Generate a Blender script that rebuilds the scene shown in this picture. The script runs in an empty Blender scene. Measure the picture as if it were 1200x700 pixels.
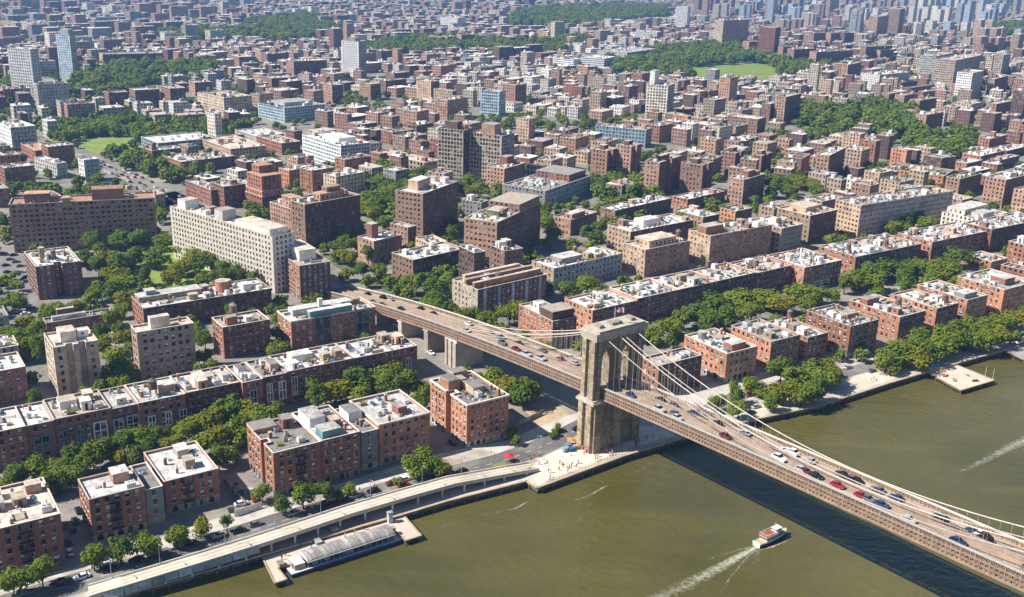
import bpy, math, random
import numpy as np
from mathutils import Vector, Matrix

R = math.radians
# ------------------------------------------------------------------ camera, sky, sun, exposure
CAM_H, PITCH, ROLL, FPX = 170.0, R(18.5), R(1.5), 1220.0
SUN_EL, SUN_SHADOW = R(46.0), R(12.0)        # elevation; heading in which shadows fall
scene = bpy.context.scene
COL = scene.collection

cam_d = bpy.data.cameras.new('camera')
cam = bpy.data.objects.new('camera', cam_d)
COL.objects.link(cam)
cp, sp, cr, sr = math.cos(PITCH), math.sin(PITCH), math.cos(ROLL), math.sin(ROLL)
RV, FV, UV_ = Vector((1, 0, 0)), Vector((0, cp, -sp)), Vector((0, sp, cp))
right = RV * cr + UV_ * sr
up = -RV * sr + UV_ * cr
m = Matrix((right, up, -FV)).transposed().to_4x4()
m.translation = Vector((0, 0, CAM_H))
cam.matrix_world = m
cam_d.sensor_width = 36.0
cam_d.lens = 36.0 * FPX / 1200.0
cam_d.clip_start = 1.0
cam_d.clip_end = 40000.0
scene.camera = cam

world = bpy.data.worlds.new('World')
scene.world = world
world.use_nodes = True
wn = world.node_tree.nodes
sky = wn.new('ShaderNodeTexSky')
sky.sky_type = 'NISHITA'
sky.sun_disc = False
sky.sun_elevation = SUN_EL
sky.sun_rotation = math.atan2(-math.cos(SUN_SHADOW), -math.sin(SUN_SHADOW))
sky.air_density = 1.0
sky.dust_density = 0.05
sky.ozone_density = 2.5
bg = wn['Background']
bg.inputs['Strength'].default_value = 0.065
world.node_tree.links.new(sky.outputs[0], bg.inputs['Color'])

sun_d = bpy.data.lights.new('sun', 'SUN')
sun_d.energy = 5.0
sun_d.angle = R(0.5)
sun_d.color = (1.0, 0.955, 0.885)
sun = bpy.data.objects.new('sun', sun_d)
COL.objects.link(sun)
sun_vec = Vector((math.cos(SUN_SHADOW) * math.cos(SUN_EL), math.sin(SUN_SHADOW) * math.cos(SUN_EL), -math.sin(SUN_EL)))
sun.rotation_euler = sun_vec.to_track_quat('-Z', 'Y').to_euler()
sun.location = (-300, 200, 400)

vs = scene.view_settings
vs.view_transform = 'Standard'
vs.look = 'None'
vs.exposure = 0.7
vs.gamma = 1.0
scene.cycles.use_denoising = True
scene.cycles.max_bounces = 5
scene.cycles.diffuse_bounces = 2
scene.cycles.glossy_bounces = 2
scene.cycles.transparent_max_bounces = 8
scene.cycles.volume_bounces = 0
scene.cycles.sample_clamp_indirect = 4.0

rng = random.Random(7)
nrg = np.random.RandomState(11)


def W(px, py, z=0.0):
    """the place at height z that a point of the 1200 x 700 photograph shows"""
    x, y = px - 600.0, -(py - 350.0)
    u, v = cr * x - sr * y, sr * x + cr * y
    dx, dy, dz = u, FPX * cp + v * sp, -FPX * sp + v * cp
    k = (CAM_H - z) / -dz
    return dx * k, dy * k


def proj(x, y, z=0.0):
    Z = z - CAM_H
    d = y * cp - Z * sp
    if d < 1:
        return -9999.0, -9999.0
    u, v = FPX * x / d, FPX * (y * sp + Z * cp) / d
    return 600 + cr * u + sr * v, 350 - (-sr * u + cr * v)


def solve_height(bx, by, base_y):
    lo, hi = 0.0, 150.0
    for _ in range(40):
        mid = (lo + hi) / 2
        x, y = W(bx, by, mid)
        if proj(x, y, 0)[1] < base_y:
            lo = mid
        else:
            hi = mid
    return lo


# ------------------------------------------------------------------ materials
MATS = {}


def nd(nt, kind, **kw):
    n = nt.nodes.new(kind)
    for k, v in kw.items():
        setattr(n, k, v)
    return n


def make_mat(name, col, rough=0.85, var=0.25, scale=0.35, rnd=0.12, fine=0.25, fine_scale=2.5, bump=0.0,
             metal=0.0, stain=None, stain_scale=0.15, spec=0.3):
    m = bpy.data.materials.new(name)
    m.use_nodes = True
    nt = m.node_tree
    b = nt.nodes['Principled BSDF']
    L = nt.links.new
    tc = nd(nt, 'ShaderNodeTexCoord')
    oi = nd(nt, 'ShaderNodeObjectInfo')
    # shift pattern per object
    add = nd(nt, 'ShaderNodeVectorMath', operation='ADD')
    mul = nd(nt, 'ShaderNodeMath', operation='MULTIPLY')
    mul.inputs[1].default_value = 57.0
    L(oi.outputs['Random'], mul.inputs[0])
    L(tc.outputs['Object'], add.inputs[0])
    L(mul.outputs[0], add.inputs[1])
    n1 = nd(nt, 'ShaderNodeTexNoise')
    n1.inputs['Scale'].default_value = scale
    n1.inputs['Detail'].default_value = 5
    L(add.outputs[0], n1.inputs['Vector'])
    n2 = nd(nt, 'ShaderNodeTexNoise')
    n2.inputs['Scale'].default_value = fine_scale
    n2.inputs['Detail'].default_value = 3
    L(add.outputs[0], n2.inputs['Vector'])
    # value factor = 1 + var*(n1-.5)*2 + fine*(n2-.5)*2 + rnd*(random-.5)*2
    acc = None
    for src, amt in ((n1.outputs[0], var), (n2.outputs[0], fine), (oi.outputs['Random'], rnd)):
        mr = nd(nt, 'ShaderNodeMapRange')
        mr.clamp = False
        lo, hi = (0.25, 0.75) if src is not oi.outputs['Random'] else (0.0, 1.0)
        mr.inputs[1].default_value, mr.inputs[2].default_value = lo, hi
        mr.inputs[3].default_value, mr.inputs[4].default_value = 1 - amt, 1 + amt
        L(src, mr.inputs[0])
        if acc is None:
            acc = mr.outputs[0]
        else:
            mm = nd(nt, 'ShaderNodeMath', operation='MULTIPLY')
            L(acc, mm.inputs[0])
            L(mr.outputs[0], mm.inputs[1])
            acc = mm.outputs[0]
    sc = nd(nt, 'ShaderNodeVectorMath', operation='SCALE')
    sc.inputs[0].default_value = col[:3]
    L(acc, sc.inputs['Scale'])
    out = sc.outputs[0]
    if stain is not None:
        n3 = nd(nt, 'ShaderNodeTexNoise')
        n3.inputs['Scale'].default_value = stain_scale
        n3.inputs['Detail'].default_value = 6
        n3.inputs['Roughness'].default_value = 0.65
        L(add.outputs[0], n3.inputs['Vector'])
        rp = nd(nt, 'ShaderNodeMapRange')
        rp.inputs[1].default_value, rp.inputs[2].default_value = 0.48, 0.64
        L(n3.outputs[0], rp.inputs[0])
        mx = nd(nt, 'ShaderNodeMix', data_type='RGBA')
        L(rp.outputs[0], mx.inputs[0])
        L(out, mx.inputs[6])
        mx.inputs[7].default_value = (*stain, 1)
        out = mx.outputs[2]
    L(out, b.inputs['Base Color'])
    b.inputs['Roughness'].default_value = rough
    b.inputs['Metallic'].default_value = metal
    b.inputs['Specular IOR Level'].default_value = spec
    if bump > 0:
        bp = nd(nt, 'ShaderNodeBump')
        bp.inputs['Strength'].default_value = bump
        bp.inputs['Distance'].default_value = 0.3
        L(n2.outputs[0], bp.inputs['Height'])
        L(bp.outputs[0], b.inputs['Normal'])
    MATS[name] = m
    return m


def flat_mat(name, col, rough=0.5, metal=0.0, rnd=0.0):
    return make_mat(name, col, rough, var=0.06, fine=0.06, rnd=rnd, metal=metal)


BR = dict(var=0.22, fine=0.3, fine_scale=1.1, rnd=0.2, stain_scale=0.12, bump=0.15)
make_mat('brick_orange', (0.42, 0.19, 0.105), stain=(0.24, 0.12, 0.075), **BR)
make_mat('brick_red', (0.34, 0.145, 0.092), stain=(0.23, 0.11, 0.08), **BR)
make_mat('brick_darkred', (0.25, 0.112, 0.08), stain=(0.16, 0.08, 0.062), **BR)
make_mat('brick_brown', (0.37, 0.215, 0.145), stain=(0.27, 0.165, 0.12), **BR)
make_mat('brick_dark', (0.17, 0.1, 0.078), stain=(0.115, 0.072, 0.06), **BR)  # dark brick; on fronts of lighter blocks it paints their shaded side
make_mat('brick_tan', (0.46, 0.31, 0.205), stain=(0.28, 0.2, 0.14), **BR)
make_mat('brick_pale', (0.47, 0.37, 0.27), stain=(0.34, 0.28, 0.21), **BR)
make_mat('wall_cream', (0.68, 0.6, 0.49), stain=(0.52, 0.46, 0.38), **BR)
make_mat('wall_grey', (0.33, 0.31, 0.29), stain=(0.24, 0.23, 0.22), **BR)
make_mat('wall_greygreen', (0.26, 0.27, 0.23), stain=(0.2, 0.2, 0.17), **BR)
make_mat('wall_bluegrey', (0.36, 0.42, 0.46), stain=(0.27, 0.32, 0.36), **BR)
make_mat('wall_white', (0.74, 0.72, 0.68), stain=(0.6, 0.58, 0.54), **BR)
RF = dict(var=0.28, fine=0.38, fine_scale=0.9, rnd=0.16, stain_scale=0.2, rough=0.9)
make_mat('roof_white', (0.63, 0.6, 0.555), stain=(0.33, 0.31, 0.28), **RF)
make_mat('roof_tan', (0.52, 0.43, 0.34), stain=(0.36, 0.3, 0.25), **RF)
make_mat('roof_grey', (0.36, 0.33, 0.3), stain=(0.24, 0.22, 0.2), **RF)
make_mat('roof_dark', (0.17, 0.155, 0.14), stain=(0.26, 0.24, 0.21), **RF)
make_mat('roof_green', (0.12, 0.15, 0.05), stain=(0.3, 0.25, 0.18), **RF)
make_mat('roof_clay', (0.42, 0.24, 0.15), stain=(0.34, 0.22, 0.16), **RF)
make_mat('coping', (0.55, 0.5, 0.43), var=0.12, rnd=0.15)
make_mat('stone', (0.38, 0.33, 0.265), var=0.2, fine=0.2)
make_mat('stone_dark', (0.26, 0.22, 0.18), var=0.25, fine=0.25)
make_mat('iron', (0.035, 0.035, 0.037), rough=0.6, var=0.2)
make_mat('steel', (0.42, 0.41, 0.4), rough=0.5, var=0.15, metal=0.3)
make_mat('white_paint', (0.74, 0.72, 0.68), rough=0.6, var=0.1, rnd=0.15)
make_mat('teal_paint', (0.13, 0.25, 0.26), rough=0.6, var=0.15)
make_mat('frame_white', (0.62, 0.6, 0.56), rough=0.6, var=0.05)
make_mat('frame_dark', (0.07, 0.06, 0.05), rough=0.6, var=0.05)
make_mat('wood', (0.24, 0.14, 0.08), rough=0.8, var=0.3)
make_mat('wood_grey', (0.36, 0.31, 0.25), rough=0.9, var=0.3, fine=0.3)
make_mat('asphalt', (0.17, 0.158, 0.143), rough=0.95, var=0.25, fine=0.15, scale=0.08, stain=(0.24, 0.22, 0.19), stain_scale=0.05)
make_mat('paving', (0.42, 0.385, 0.335), rough=0.95, var=0.2, fine=0.2, scale=0.12, stain=(0.33, 0.28, 0.225), stain_scale=0.07)
make_mat('plaza_stone', (0.62, 0.53, 0.42), rough=0.95, var=0.12, fine=0.15, scale=0.15, stain=(0.5, 0.42, 0.33), stain_scale=0.1)
make_mat('block_ground', (0.2, 0.18, 0.145), rough=0.95, var=0.3, fine=0.3, scale=0.05, fine_scale=0.6, stain=(0.085, 0.105, 0.035), stain_scale=0.035)
make_mat('city_ground', (0.2, 0.182, 0.155), rough=0.95, var=0.25, scale=0.03, fine=0.25, fine_scale=0.5, stain=(0.34, 0.29, 0.23), stain_scale=0.02)
make_mat('grass', (0.17, 0.24, 0.04), rough=0.95, var=0.25, scale=0.1, fine=0.3, stain=(0.2, 0.2, 0.06), stain_scale=0.06)
make_mat('dirt', (0.4, 0.3, 0.19), rough=0.95, var=0.2, fine=0.3)
make_mat('road_line', (0.7, 0.68, 0.6), rough=0.8, var=0.15)
make_mat('rubber', (0.02, 0.02, 0.02), rough=0.8)
make_mat('bark', (0.09, 0.065, 0.045), rough=0.95, var=0.3)
make_mat('red_cloth', (0.55, 0.03, 0.03), rough=0.7)
make_mat('orange_paint', (0.55, 0.24, 0.05), rough=0.6, rnd=0.25)
make_mat('blue_paint', (0.03, 0.1, 0.3), rough=0.45)
make_mat('skin', (0.45, 0.28, 0.2), rough=0.6)
make_mat('bridge_deck', (0.345, 0.285, 0.228), rough=0.95, var=0.16, fine=0.22, scale=0.25, fine_scale=1.4, stain=(0.33, 0.26, 0.2), stain_scale=0.09)
make_mat('bridge_steel', (0.4, 0.27, 0.19), rough=0.8, var=0.25, fine=0.25)
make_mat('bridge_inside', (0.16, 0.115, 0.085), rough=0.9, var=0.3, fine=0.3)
make_mat('cable', (0.55, 0.48, 0.41), rough=0.7, var=0.1)
make_mat('tower_stone', (0.4, 0.315, 0.215), rough=0.95, var=0.2, fine=0.3, fine_scale=1.4, stain=(0.24, 0.195, 0.145), stain_scale=0.16, bump=0.2)
make_mat('seawall', (0.2, 0.17, 0.13), rough=0.95, var=0.3, fine=0.3, stain=(0.06, 0.055, 0.045), stain_scale=0.2)
make_mat('timber', (0.42, 0.31, 0.2), rough=0.9, var=0.2, fine=0.3)


def courses(name, w, h, dark, strength):
    m = MATS[name]
    nt = m.node_tree
    b = nt.nodes['Principled BSDF']
    L = nt.links.new
    old = b.inputs['Base Color'].links[0].from_socket
    tc = nd(nt, 'ShaderNodeTexCoord')
    sx = nd(nt, 'ShaderNodeSeparateXYZ')
    L(tc.outputs['Object'], sx.inputs[0])
    ad = nd(nt, 'ShaderNodeMath', operation='ADD')
    L(sx.outputs['X'], ad.inputs[0])
    L(sx.outputs['Y'], ad.inputs[1])
    cb = nd(nt, 'ShaderNodeCombineXYZ')
    L(ad.outputs[0], cb.inputs[0])
    L(sx.outputs['Z'], cb.inputs[1])
    bt = nd(nt, 'ShaderNodeTexBrick')
    bt.inputs['Scale'].default_value = 1.0
    bt.inputs['Brick Width'].default_value = w
    bt.inputs['Row Height'].default_value = h
    bt.inputs['Mortar Size'].default_value = 0.07
    bt.inputs['Color1'].default_value = (1.18, 1.15, 1.1, 1)
    bt.inputs['Color2'].default_value = (0.72, 0.7, 0.68, 1)
    bt.inputs['Mortar'].default_value = (dark, dark, dark, 1)
    L(cb.outputs[0], bt.inputs['Vector'])
    mx = nd(nt, 'ShaderNodeMix', data_type='RGBA', blend_type='MULTIPLY')
    mx.inputs[0].default_value = strength
    L(old, mx.inputs[6])
    L(bt.outputs['Color'], mx.inputs[7])
    L(mx.outputs[2], b.inputs['Base Color'])


courses('tower_stone', 2.0, 0.95, 0.35, 0.85)
courses('seawall', 1.8, 0.7, 0.3, 0.8)
make_mat('algae', (0.035, 0.04, 0.018), rough=0.6, var=0.4, fine=0.4, stain=(0.07, 0.06, 0.04), stain_scale=0.3)


def streaks(name, sx_, sy_, amt):
    m = MATS[name]
    nt = m.node_tree
    b = nt.nodes['Principled BSDF']
    L = nt.links.new
    old = b.inputs['Base Color'].links[0].from_socket
    tc = nd(nt, 'ShaderNodeTexCoord')
    mp = nd(nt, 'ShaderNodeMapping')
    mp.inputs['Scale'].default_value = (sx_, sy_, 1)
    L(tc.outputs['Object'], mp.inputs['Vector'])
    nz = nd(nt, 'ShaderNodeTexNoise')
    nz.inputs['Scale'].default_value = 1.0
    nz.inputs['Detail'].default_value = 6
    nz.inputs['Roughness'].default_value = 0.7
    L(mp.outputs[0], nz.inputs['Vector'])
    mr = nd(nt, 'ShaderNodeMapRange')
    mr.inputs[1].default_value, mr.inputs[2].default_value = 0.3, 0.7
    mr.inputs[3].default_value, mr.inputs[4].default_value = 1 - amt, 1 + amt
    L(nz.outputs[0], mr.inputs[0])
    sc = nd(nt, 'ShaderNodeVectorMath', operation='SCALE')
    L(old, sc.inputs[0])
    L(mr.outputs[0], sc.inputs['Scale'])
    L(sc.outputs[0], b.inputs['Base Color'])


streaks('bridge_deck', 0.06, 1.6, 0.38)


def glass_mat(name, dark, light, rough=0.12, thr=0.72):
    m = bpy.data.materials.new(name)
    m.use_nodes = True
    nt = m.node_tree
    b = nt.nodes['Principled BSDF']
    L = nt.links.new
    tc = nd(nt, 'ShaderNodeTexCoord')
    oi = nd(nt, 'ShaderNodeObjectInfo')
    sn = nd(nt, 'ShaderNodeVectorMath', operation='SNAP')
    sn.inputs[1].default_value = (1.9, 1.9, 2.6)
    L(tc.outputs['Object'], sn.inputs[0])
    ad = nd(nt, 'ShaderNodeVectorMath', operation='ADD')
    L(sn.outputs[0], ad.inputs[0])
    L(oi.outputs['Random'], ad.inputs[1])
    wnz = nd(nt, 'ShaderNodeTexWhiteNoise')
    L(ad.outputs[0], wnz.inputs['Vector'])
    mr = nd(nt, 'ShaderNodeMapRange')
    mr.inputs[1].default_value, mr.inputs[2].default_value = thr, 1.0
    L(wnz.outputs['Value'], mr.inputs[0])
    mx = nd(nt, 'ShaderNodeMix', data_type='RGBA')
    L(mr.outputs[0], mx.inputs[0])
    mx.inputs[6].default_value = (*dark, 1)
    mx.inputs[7].default_value = (*light, 1)
    L(mx.outputs[2], b.inputs['Base Color'])
    b.inputs['Roughness'].default_value = rough
    b.inputs['Specular IOR Level'].default_value = 0.5
    MATS[name] = m


glass_mat('pane', (0.018, 0.02, 0.026), (0.4, 0.4, 0.38), thr=0.62)
glass_mat('pane_blue', (0.03, 0.075, 0.1), (0.16, 0.27, 0.32), thr=0.3)
glass_mat('car_glass', (0.015, 0.018, 0.022), (0.03, 0.035, 0.04), rough=0.05)
PAINTS = {'black': (0.012, 0.012, 0.014), 'white': (0.72, 0.72, 0.7), 'silver': (0.4, 0.41, 0.42), 'grey': (0.13, 0.135, 0.14),
          'red': (0.33, 0.02, 0.02), 'blue': (0.025, 0.055, 0.13), 'maroon': (0.16, 0.02, 0.025), 'green': (0.03, 0.14, 0.1)}
for k, c in PAINTS.items():
    mm_ = flat_mat('paint_' + k, c, rough=0.3)


def leaf_mat(name, col, tint):
    m = bpy.data.materials.new(name)
    m.use_nodes = True
    nt = m.node_tree
    L = nt.links.new
    for n in list(nt.nodes):
        nt.nodes.remove(n)
    out = nd(nt, 'ShaderNodeOutputMaterial')
    dif = nd(nt, 'ShaderNodeBsdfDiffuse')
    tra = nd(nt, 'ShaderNodeBsdfTranslucent')
    mix = nd(nt, 'ShaderNodeMixShader')
    mix.inputs[0].default_value = 0.36
    oi = nd(nt, 'ShaderNodeObjectInfo')
    tc = nd(nt, 'ShaderNodeTexCoord')
    nz = nd(nt, 'ShaderNodeTexNoise')
    nz.inputs['Scale'].default_value = 0.45
    L(tc.outputs['Object'], nz.inputs['Vector'])
    mr = nd(nt, 'ShaderNodeMapRange')
    mr.inputs[1].default_value, mr.inputs[2].default_value = 0.3, 0.7
    L(nz.outputs[0], mr.inputs[0])
    ad = nd(nt, 'ShaderNodeMath', operation='ADD')
    L(mr.outputs[0], ad.inputs[0])
    L(oi.outputs['Random'], ad.inputs[1])
    hf = nd(nt, 'ShaderNodeMath', operation='MULTIPLY')
    hf.inputs[1].default_value = 0.5
    L(ad.outputs[0], hf.inputs[0])
    mx = nd(nt, 'ShaderNodeMix', data_type='RGBA')
    L(hf.outputs[0], mx.inputs[0])
    mx.inputs[6].default_value = (*col, 1)
    mx.inputs[7].default_value = (*tint, 1)
    L(mx.outputs[2], dif.inputs[0])
    L(mx.outputs[2], tra.inputs[0])
    L(dif.outputs[0], mix.inputs[1])
    L(tra.outputs[0], mix.inputs[2])
    L(mix.outputs[0], out.inputs[0])
    MATS[name] = m


leaf_mat('leaf', (0.13, 0.185, 0.02), (0.24, 0.285, 0.034))
leaf_mat('leaf_yellow', (0.17, 0.19, 0.02), (0.28, 0.26, 0.025))
leaf_mat('leaf_dark', (0.09, 0.145, 0.024), (0.18, 0.235, 0.036))


def water_mat():
    m = bpy.data.materials.new('water')
    m.use_nodes = True
    nt = m.node_tree
    b = nt.nodes['Principled BSDF']
    L = nt.links.new
    tc = nd(nt, 'ShaderNodeTexCoord')
    n0 = nd(nt, 'ShaderNodeTexNoise')
    n0.inputs['Scale'].default_value = 0.012
    n0.inputs['Detail'].default_value = 4
    L(tc.outputs['Object'], n0.inputs['Vector'])
    mr = nd(nt, 'ShaderNodeMapRange')
    mr.inputs[1].default_value, mr.inputs[2].default_value = 0.35, 0.65
    L(n0.outputs[0], mr.inputs[0])
    mx = nd(nt, 'ShaderNodeMix', data_type='RGBA')
    L(mr.outputs[0], mx.inputs[0])
    mx.inputs[6].default_value = (0.074, 0.066, 0.013, 1)
    mx.inputs[7].default_value = (0.118, 0.1, 0.026, 1)
    L(mx.outputs[2], b.inputs['Base Color'])
    b.inputs['Roughness'].default_value = 0.12
    b.inputs['IOR'].default_value = 1.33
    b.inputs['Specular IOR Level'].default_value = 1.0
    b.inputs['Specular Tint'].default_value = (0.28, 0.62, 1.0, 1)
    ms = nd(nt, 'ShaderNodeMapping')
    ms.inputs['Rotation'].default_value = (0, 0, R(-36))
    ms.inputs['Scale'].default_value = (0.18, 1.0, 1.0)
    L(tc.outputs['Object'], ms.inputs['Vector'])
    ns = nd(nt, 'ShaderNodeTexNoise')
    ns.inputs['Scale'].default_value = 0.05
    ns.inputs['Detail'].default_value = 5
    ns.inputs['Distortion'].default_value = 1.2
    L(ms.outputs[0], ns.inputs['Vector'])
    rr = nd(nt, 'ShaderNodeMapRange')
    rr.inputs[1].default_value, rr.inputs[2].default_value = 0.35, 0.68
    rr.inputs[3].default_value, rr.inputs[4].default_value = 0.05, 0.3
    L(ns.outputs[0], rr.inputs[0])
    L(rr.outputs[0], b.inputs['Roughness'])
    bs = nd(nt, 'ShaderNodeMapRange')
    bs.inputs[1].default_value, bs.inputs[2].default_value = 0.35, 0.68
    bs.inputs[3].default_value, bs.inputs[4].default_value = 0.55, 1.0
    L(ns.outputs[0], bs.inputs[0])
    cm_ = nd(nt, 'ShaderNodeMath', operation='MULTIPLY_ADD')
    L(ns.outputs[0], cm_.inputs[0])
    cm_.inputs[1].default_value = 1.5
    cm_.inputs[2].default_value = -0.75
    ca_ = nd(nt, 'ShaderNodeMath', operation='ADD')
    ca_.use_clamp = True
    L(mr.outputs[0], ca_.inputs[0])
    L(cm_.outputs[0], ca_.inputs[1])
    L(ca_.outputs[0], mx.inputs[0])
    mp = nd(nt, 'ShaderNodeMapping')
    mp.inputs['Rotation'].default_value = (0, 0, R(25))
    mp.inputs['Scale'].default_value = (0.55, 1.0, 1.0)
    L(tc.outputs['Object'], mp.inputs['Vector'])
    hs = None
    for s, dist, det in ((0.42, 0.7, 6), (0.1, 1.1, 3), (1.6, 0.2, 3)):
        nz = nd(nt, 'ShaderNodeTexNoise')
        nz.inputs['Scale'].default_value = s
        nz.inputs['Detail'].default_value = det
        L(mp.outputs[0], nz.inputs['Vector'])
        ml = nd(nt, 'ShaderNodeMath', operation='MULTIPLY')
        ml.inputs[1].default_value = dist
        L(nz.outputs[0], ml.inputs[0])
        if hs is None:
            hs = ml.outputs[0]
        else:
            a = nd(nt, 'ShaderNodeMath', operation='ADD')
            L(hs, a.inputs[0])
            L(ml.outputs[0], a.inputs[1])
            hs = a.outputs[0]
    bp = nd(nt, 'ShaderNodeBump')
    L(bs.outputs[0], bp.inputs['Strength'])
    bp.inputs['Distance'].default_value = 1.0
    L(hs, bp.inputs['Height'])
    L(bp.outputs[0], b.inputs['Normal'])
    MATS['water'] = m


water_mat()


def foam_mat():
    m = bpy.data.materials.new('foam')
    m.use_nodes = True
    nt = m.node_tree
    b = nt.nodes['Principled BSDF']
    L = nt.links.new
    uv = nd(nt, 'ShaderNodeUVMap')
    tc = nd(nt, 'ShaderNodeTexCoord')
    nz = nd(nt, 'ShaderNodeTexNoise')
    nz.inputs['Scale'].default_value = 1.1
    nz.inputs['Detail'].default_value = 7
    nz.inputs['Roughness'].default_value = 0.7
    L(tc.outputs['Object'], nz.inputs['Vector'])
    sx = nd(nt, 'ShaderNodeSeparateXYZ')
    L(uv.outputs[0], sx.inputs[0])
    # v: 0..1 density wanted at that place
    a = nd(nt, 'ShaderNodeMath', operation='ADD')
    L(nz.outputs[0], a.inputs[0])
    L(sx.outputs['Y'], a.inputs[1])
    mr = nd(nt, 'ShaderNodeMapRange')
    mr.inputs[1].default_value, mr.inputs[2].default_value = 0.9, 1.4
    mr.inputs[4].default_value = 0.9
    L(a.outputs[0], mr.inputs[0])
    L(mr.outputs[0], b.inputs['Alpha'])
    b.inputs['Base Color'].default_value = (0.62, 0.6, 0.48, 1)
    b.inputs['Roughness'].default_value = 0.8
    MATS['foam'] = m


foam_mat()


def city_mat():
    """far buildings: colour attribute, windows by the metres along and up the wall"""
    m = bpy.data.materials.new('far_city')
    m.use_nodes = True
    nt = m.node_tree
    b = nt.nodes['Principled BSDF']
    L = nt.links.new
    at = nd(nt, 'ShaderNodeAttribute', attribute_name='Col')
    uv = nd(nt, 'ShaderNodeUVMap')
    sx = nd(nt, 'ShaderNodeSeparateXYZ')
    L(uv.outputs[0], sx.inputs[0])
    fac = None
    for ax, per, lo, hi in (('X', 2.9, 0.27, 0.73), ('Y', 3.1, 0.28, 0.8)):
        d = nd(nt, 'ShaderNodeMath', operation='DIVIDE')
        d.inputs[1].default_value = per
        L(sx.outputs[ax], d.inputs[0])
        f = nd(nt, 'ShaderNodeMath', operation='FRACT')
        L(d.outputs[0], f.inputs[0])
        g = nd(nt, 'ShaderNodeMath', operation='GREATER_THAN')
        g.inputs[1].default_value = lo
        l = nd(nt, 'ShaderNodeMath', operation='LESS_THAN')
        l.inputs[1].default_value = hi
        L(f.outputs[0], g.inputs[0])
        L(f.outputs[0], l.inputs[0])
        mm = nd(nt, 'ShaderNodeMath', operation='MULTIPLY')
        L(g.outputs[0], mm.inputs[0])
        L(l.outputs[0], mm.inputs[1])
        if fac is None:
            fac = mm.outputs[0]
        else:
            q = nd(nt, 'ShaderNodeMath', operation='MULTIPLY')
            L(fac, q.inputs[0])
            L(mm.outputs[0], q.inputs[1])
            fac = q.outputs[0]
    tc = nd(nt, 'ShaderNodeTexCoord')
    nz = nd(nt, 'ShaderNodeTexNoise')
    nz.inputs['Scale'].default_value = 0.25
    nz.inputs['Detail'].default_value = 4
    L(tc.outputs['Object'], nz.inputs['Vector'])
    mr = nd(nt, 'ShaderNodeMapRange')
    mr.inputs[1].default_value, mr.inputs[2].default_value = 0.3, 0.7
    mr.inputs[3].default_value, mr.inputs[4].default_value = 0.72, 1.28
    L(nz.outputs[0], mr.inputs[0])
    sc = nd(nt, 'ShaderNodeVectorMath', operation='SCALE')
    L(at.outputs['Color'], sc.inputs[0])
    L(mr.outputs[0], sc.inputs['Scale'])
    mx = nd(nt, 'ShaderNodeMix', data_type='RGBA')
    L(fac, mx.inputs[0])
    L(sc.outputs[0], mx.inputs[6])
    mx.inputs[7].default_value = (0.045, 0.047, 0.055, 1)
    L(mx.outputs[2], b.inputs['Base Color'])
    b.inputs['Roughness'].default_value = 0.8
    b.inputs['Specular IOR Level'].default_value = 0.25
    MATS['far_city'] = m


city_mat()


def flag_mat():
    m = bpy.data.materials.new('flag_cloth')
    m.use_nodes = True
    nt = m.node_tree
    b = nt.nodes['Principled BSDF']
    L = nt.links.new
    uv = nd(nt, 'ShaderNodeUVMap')
    sx = nd(nt, 'ShaderNodeSeparateXYZ')
    L(uv.outputs[0], sx.inputs[0])

    def mth(op, a, bb):
        n = nd(nt, 'ShaderNodeMath', operation=op)
        for i, q in enumerate((a, bb)):
            if q is None:
                continue
            if isinstance(q, float):
                n.inputs[i].default_value = q
            else:
                L(q, n.inputs[i])
        return n.outputs[0]
    st = mth('GREATER_THAN', mth('FRACT', mth('MULTIPLY', sx.outputs['Y'], 6.5), None), 0.5)
    ca = mth('MULTIPLY', mth('LESS_THAN', sx.outputs['X'], 0.4), mth('GREATER_THAN', sx.outputs['Y'], 0.46))
    m1 = nd(nt, 'ShaderNodeMix', data_type='RGBA')
    L(st, m1.inputs[0])
    m1.inputs[6].default_value = (0.55, 0.03, 0.04, 1)
    m1.inputs[7].default_value = (0.75, 0.74, 0.72, 1)
    m2 = nd(nt, 'ShaderNodeMix', data_type='RGBA')
    L(ca, m2.inputs[0])
    L(m1.outputs[2], m2.inputs[6])
    m2.inputs[7].default_value = (0.02, 0.035, 0.14, 1)
    L(m2.outputs[2], b.inputs['Base Color'])
    MATS['flag_cloth'] = m


flag_mat()


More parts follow.
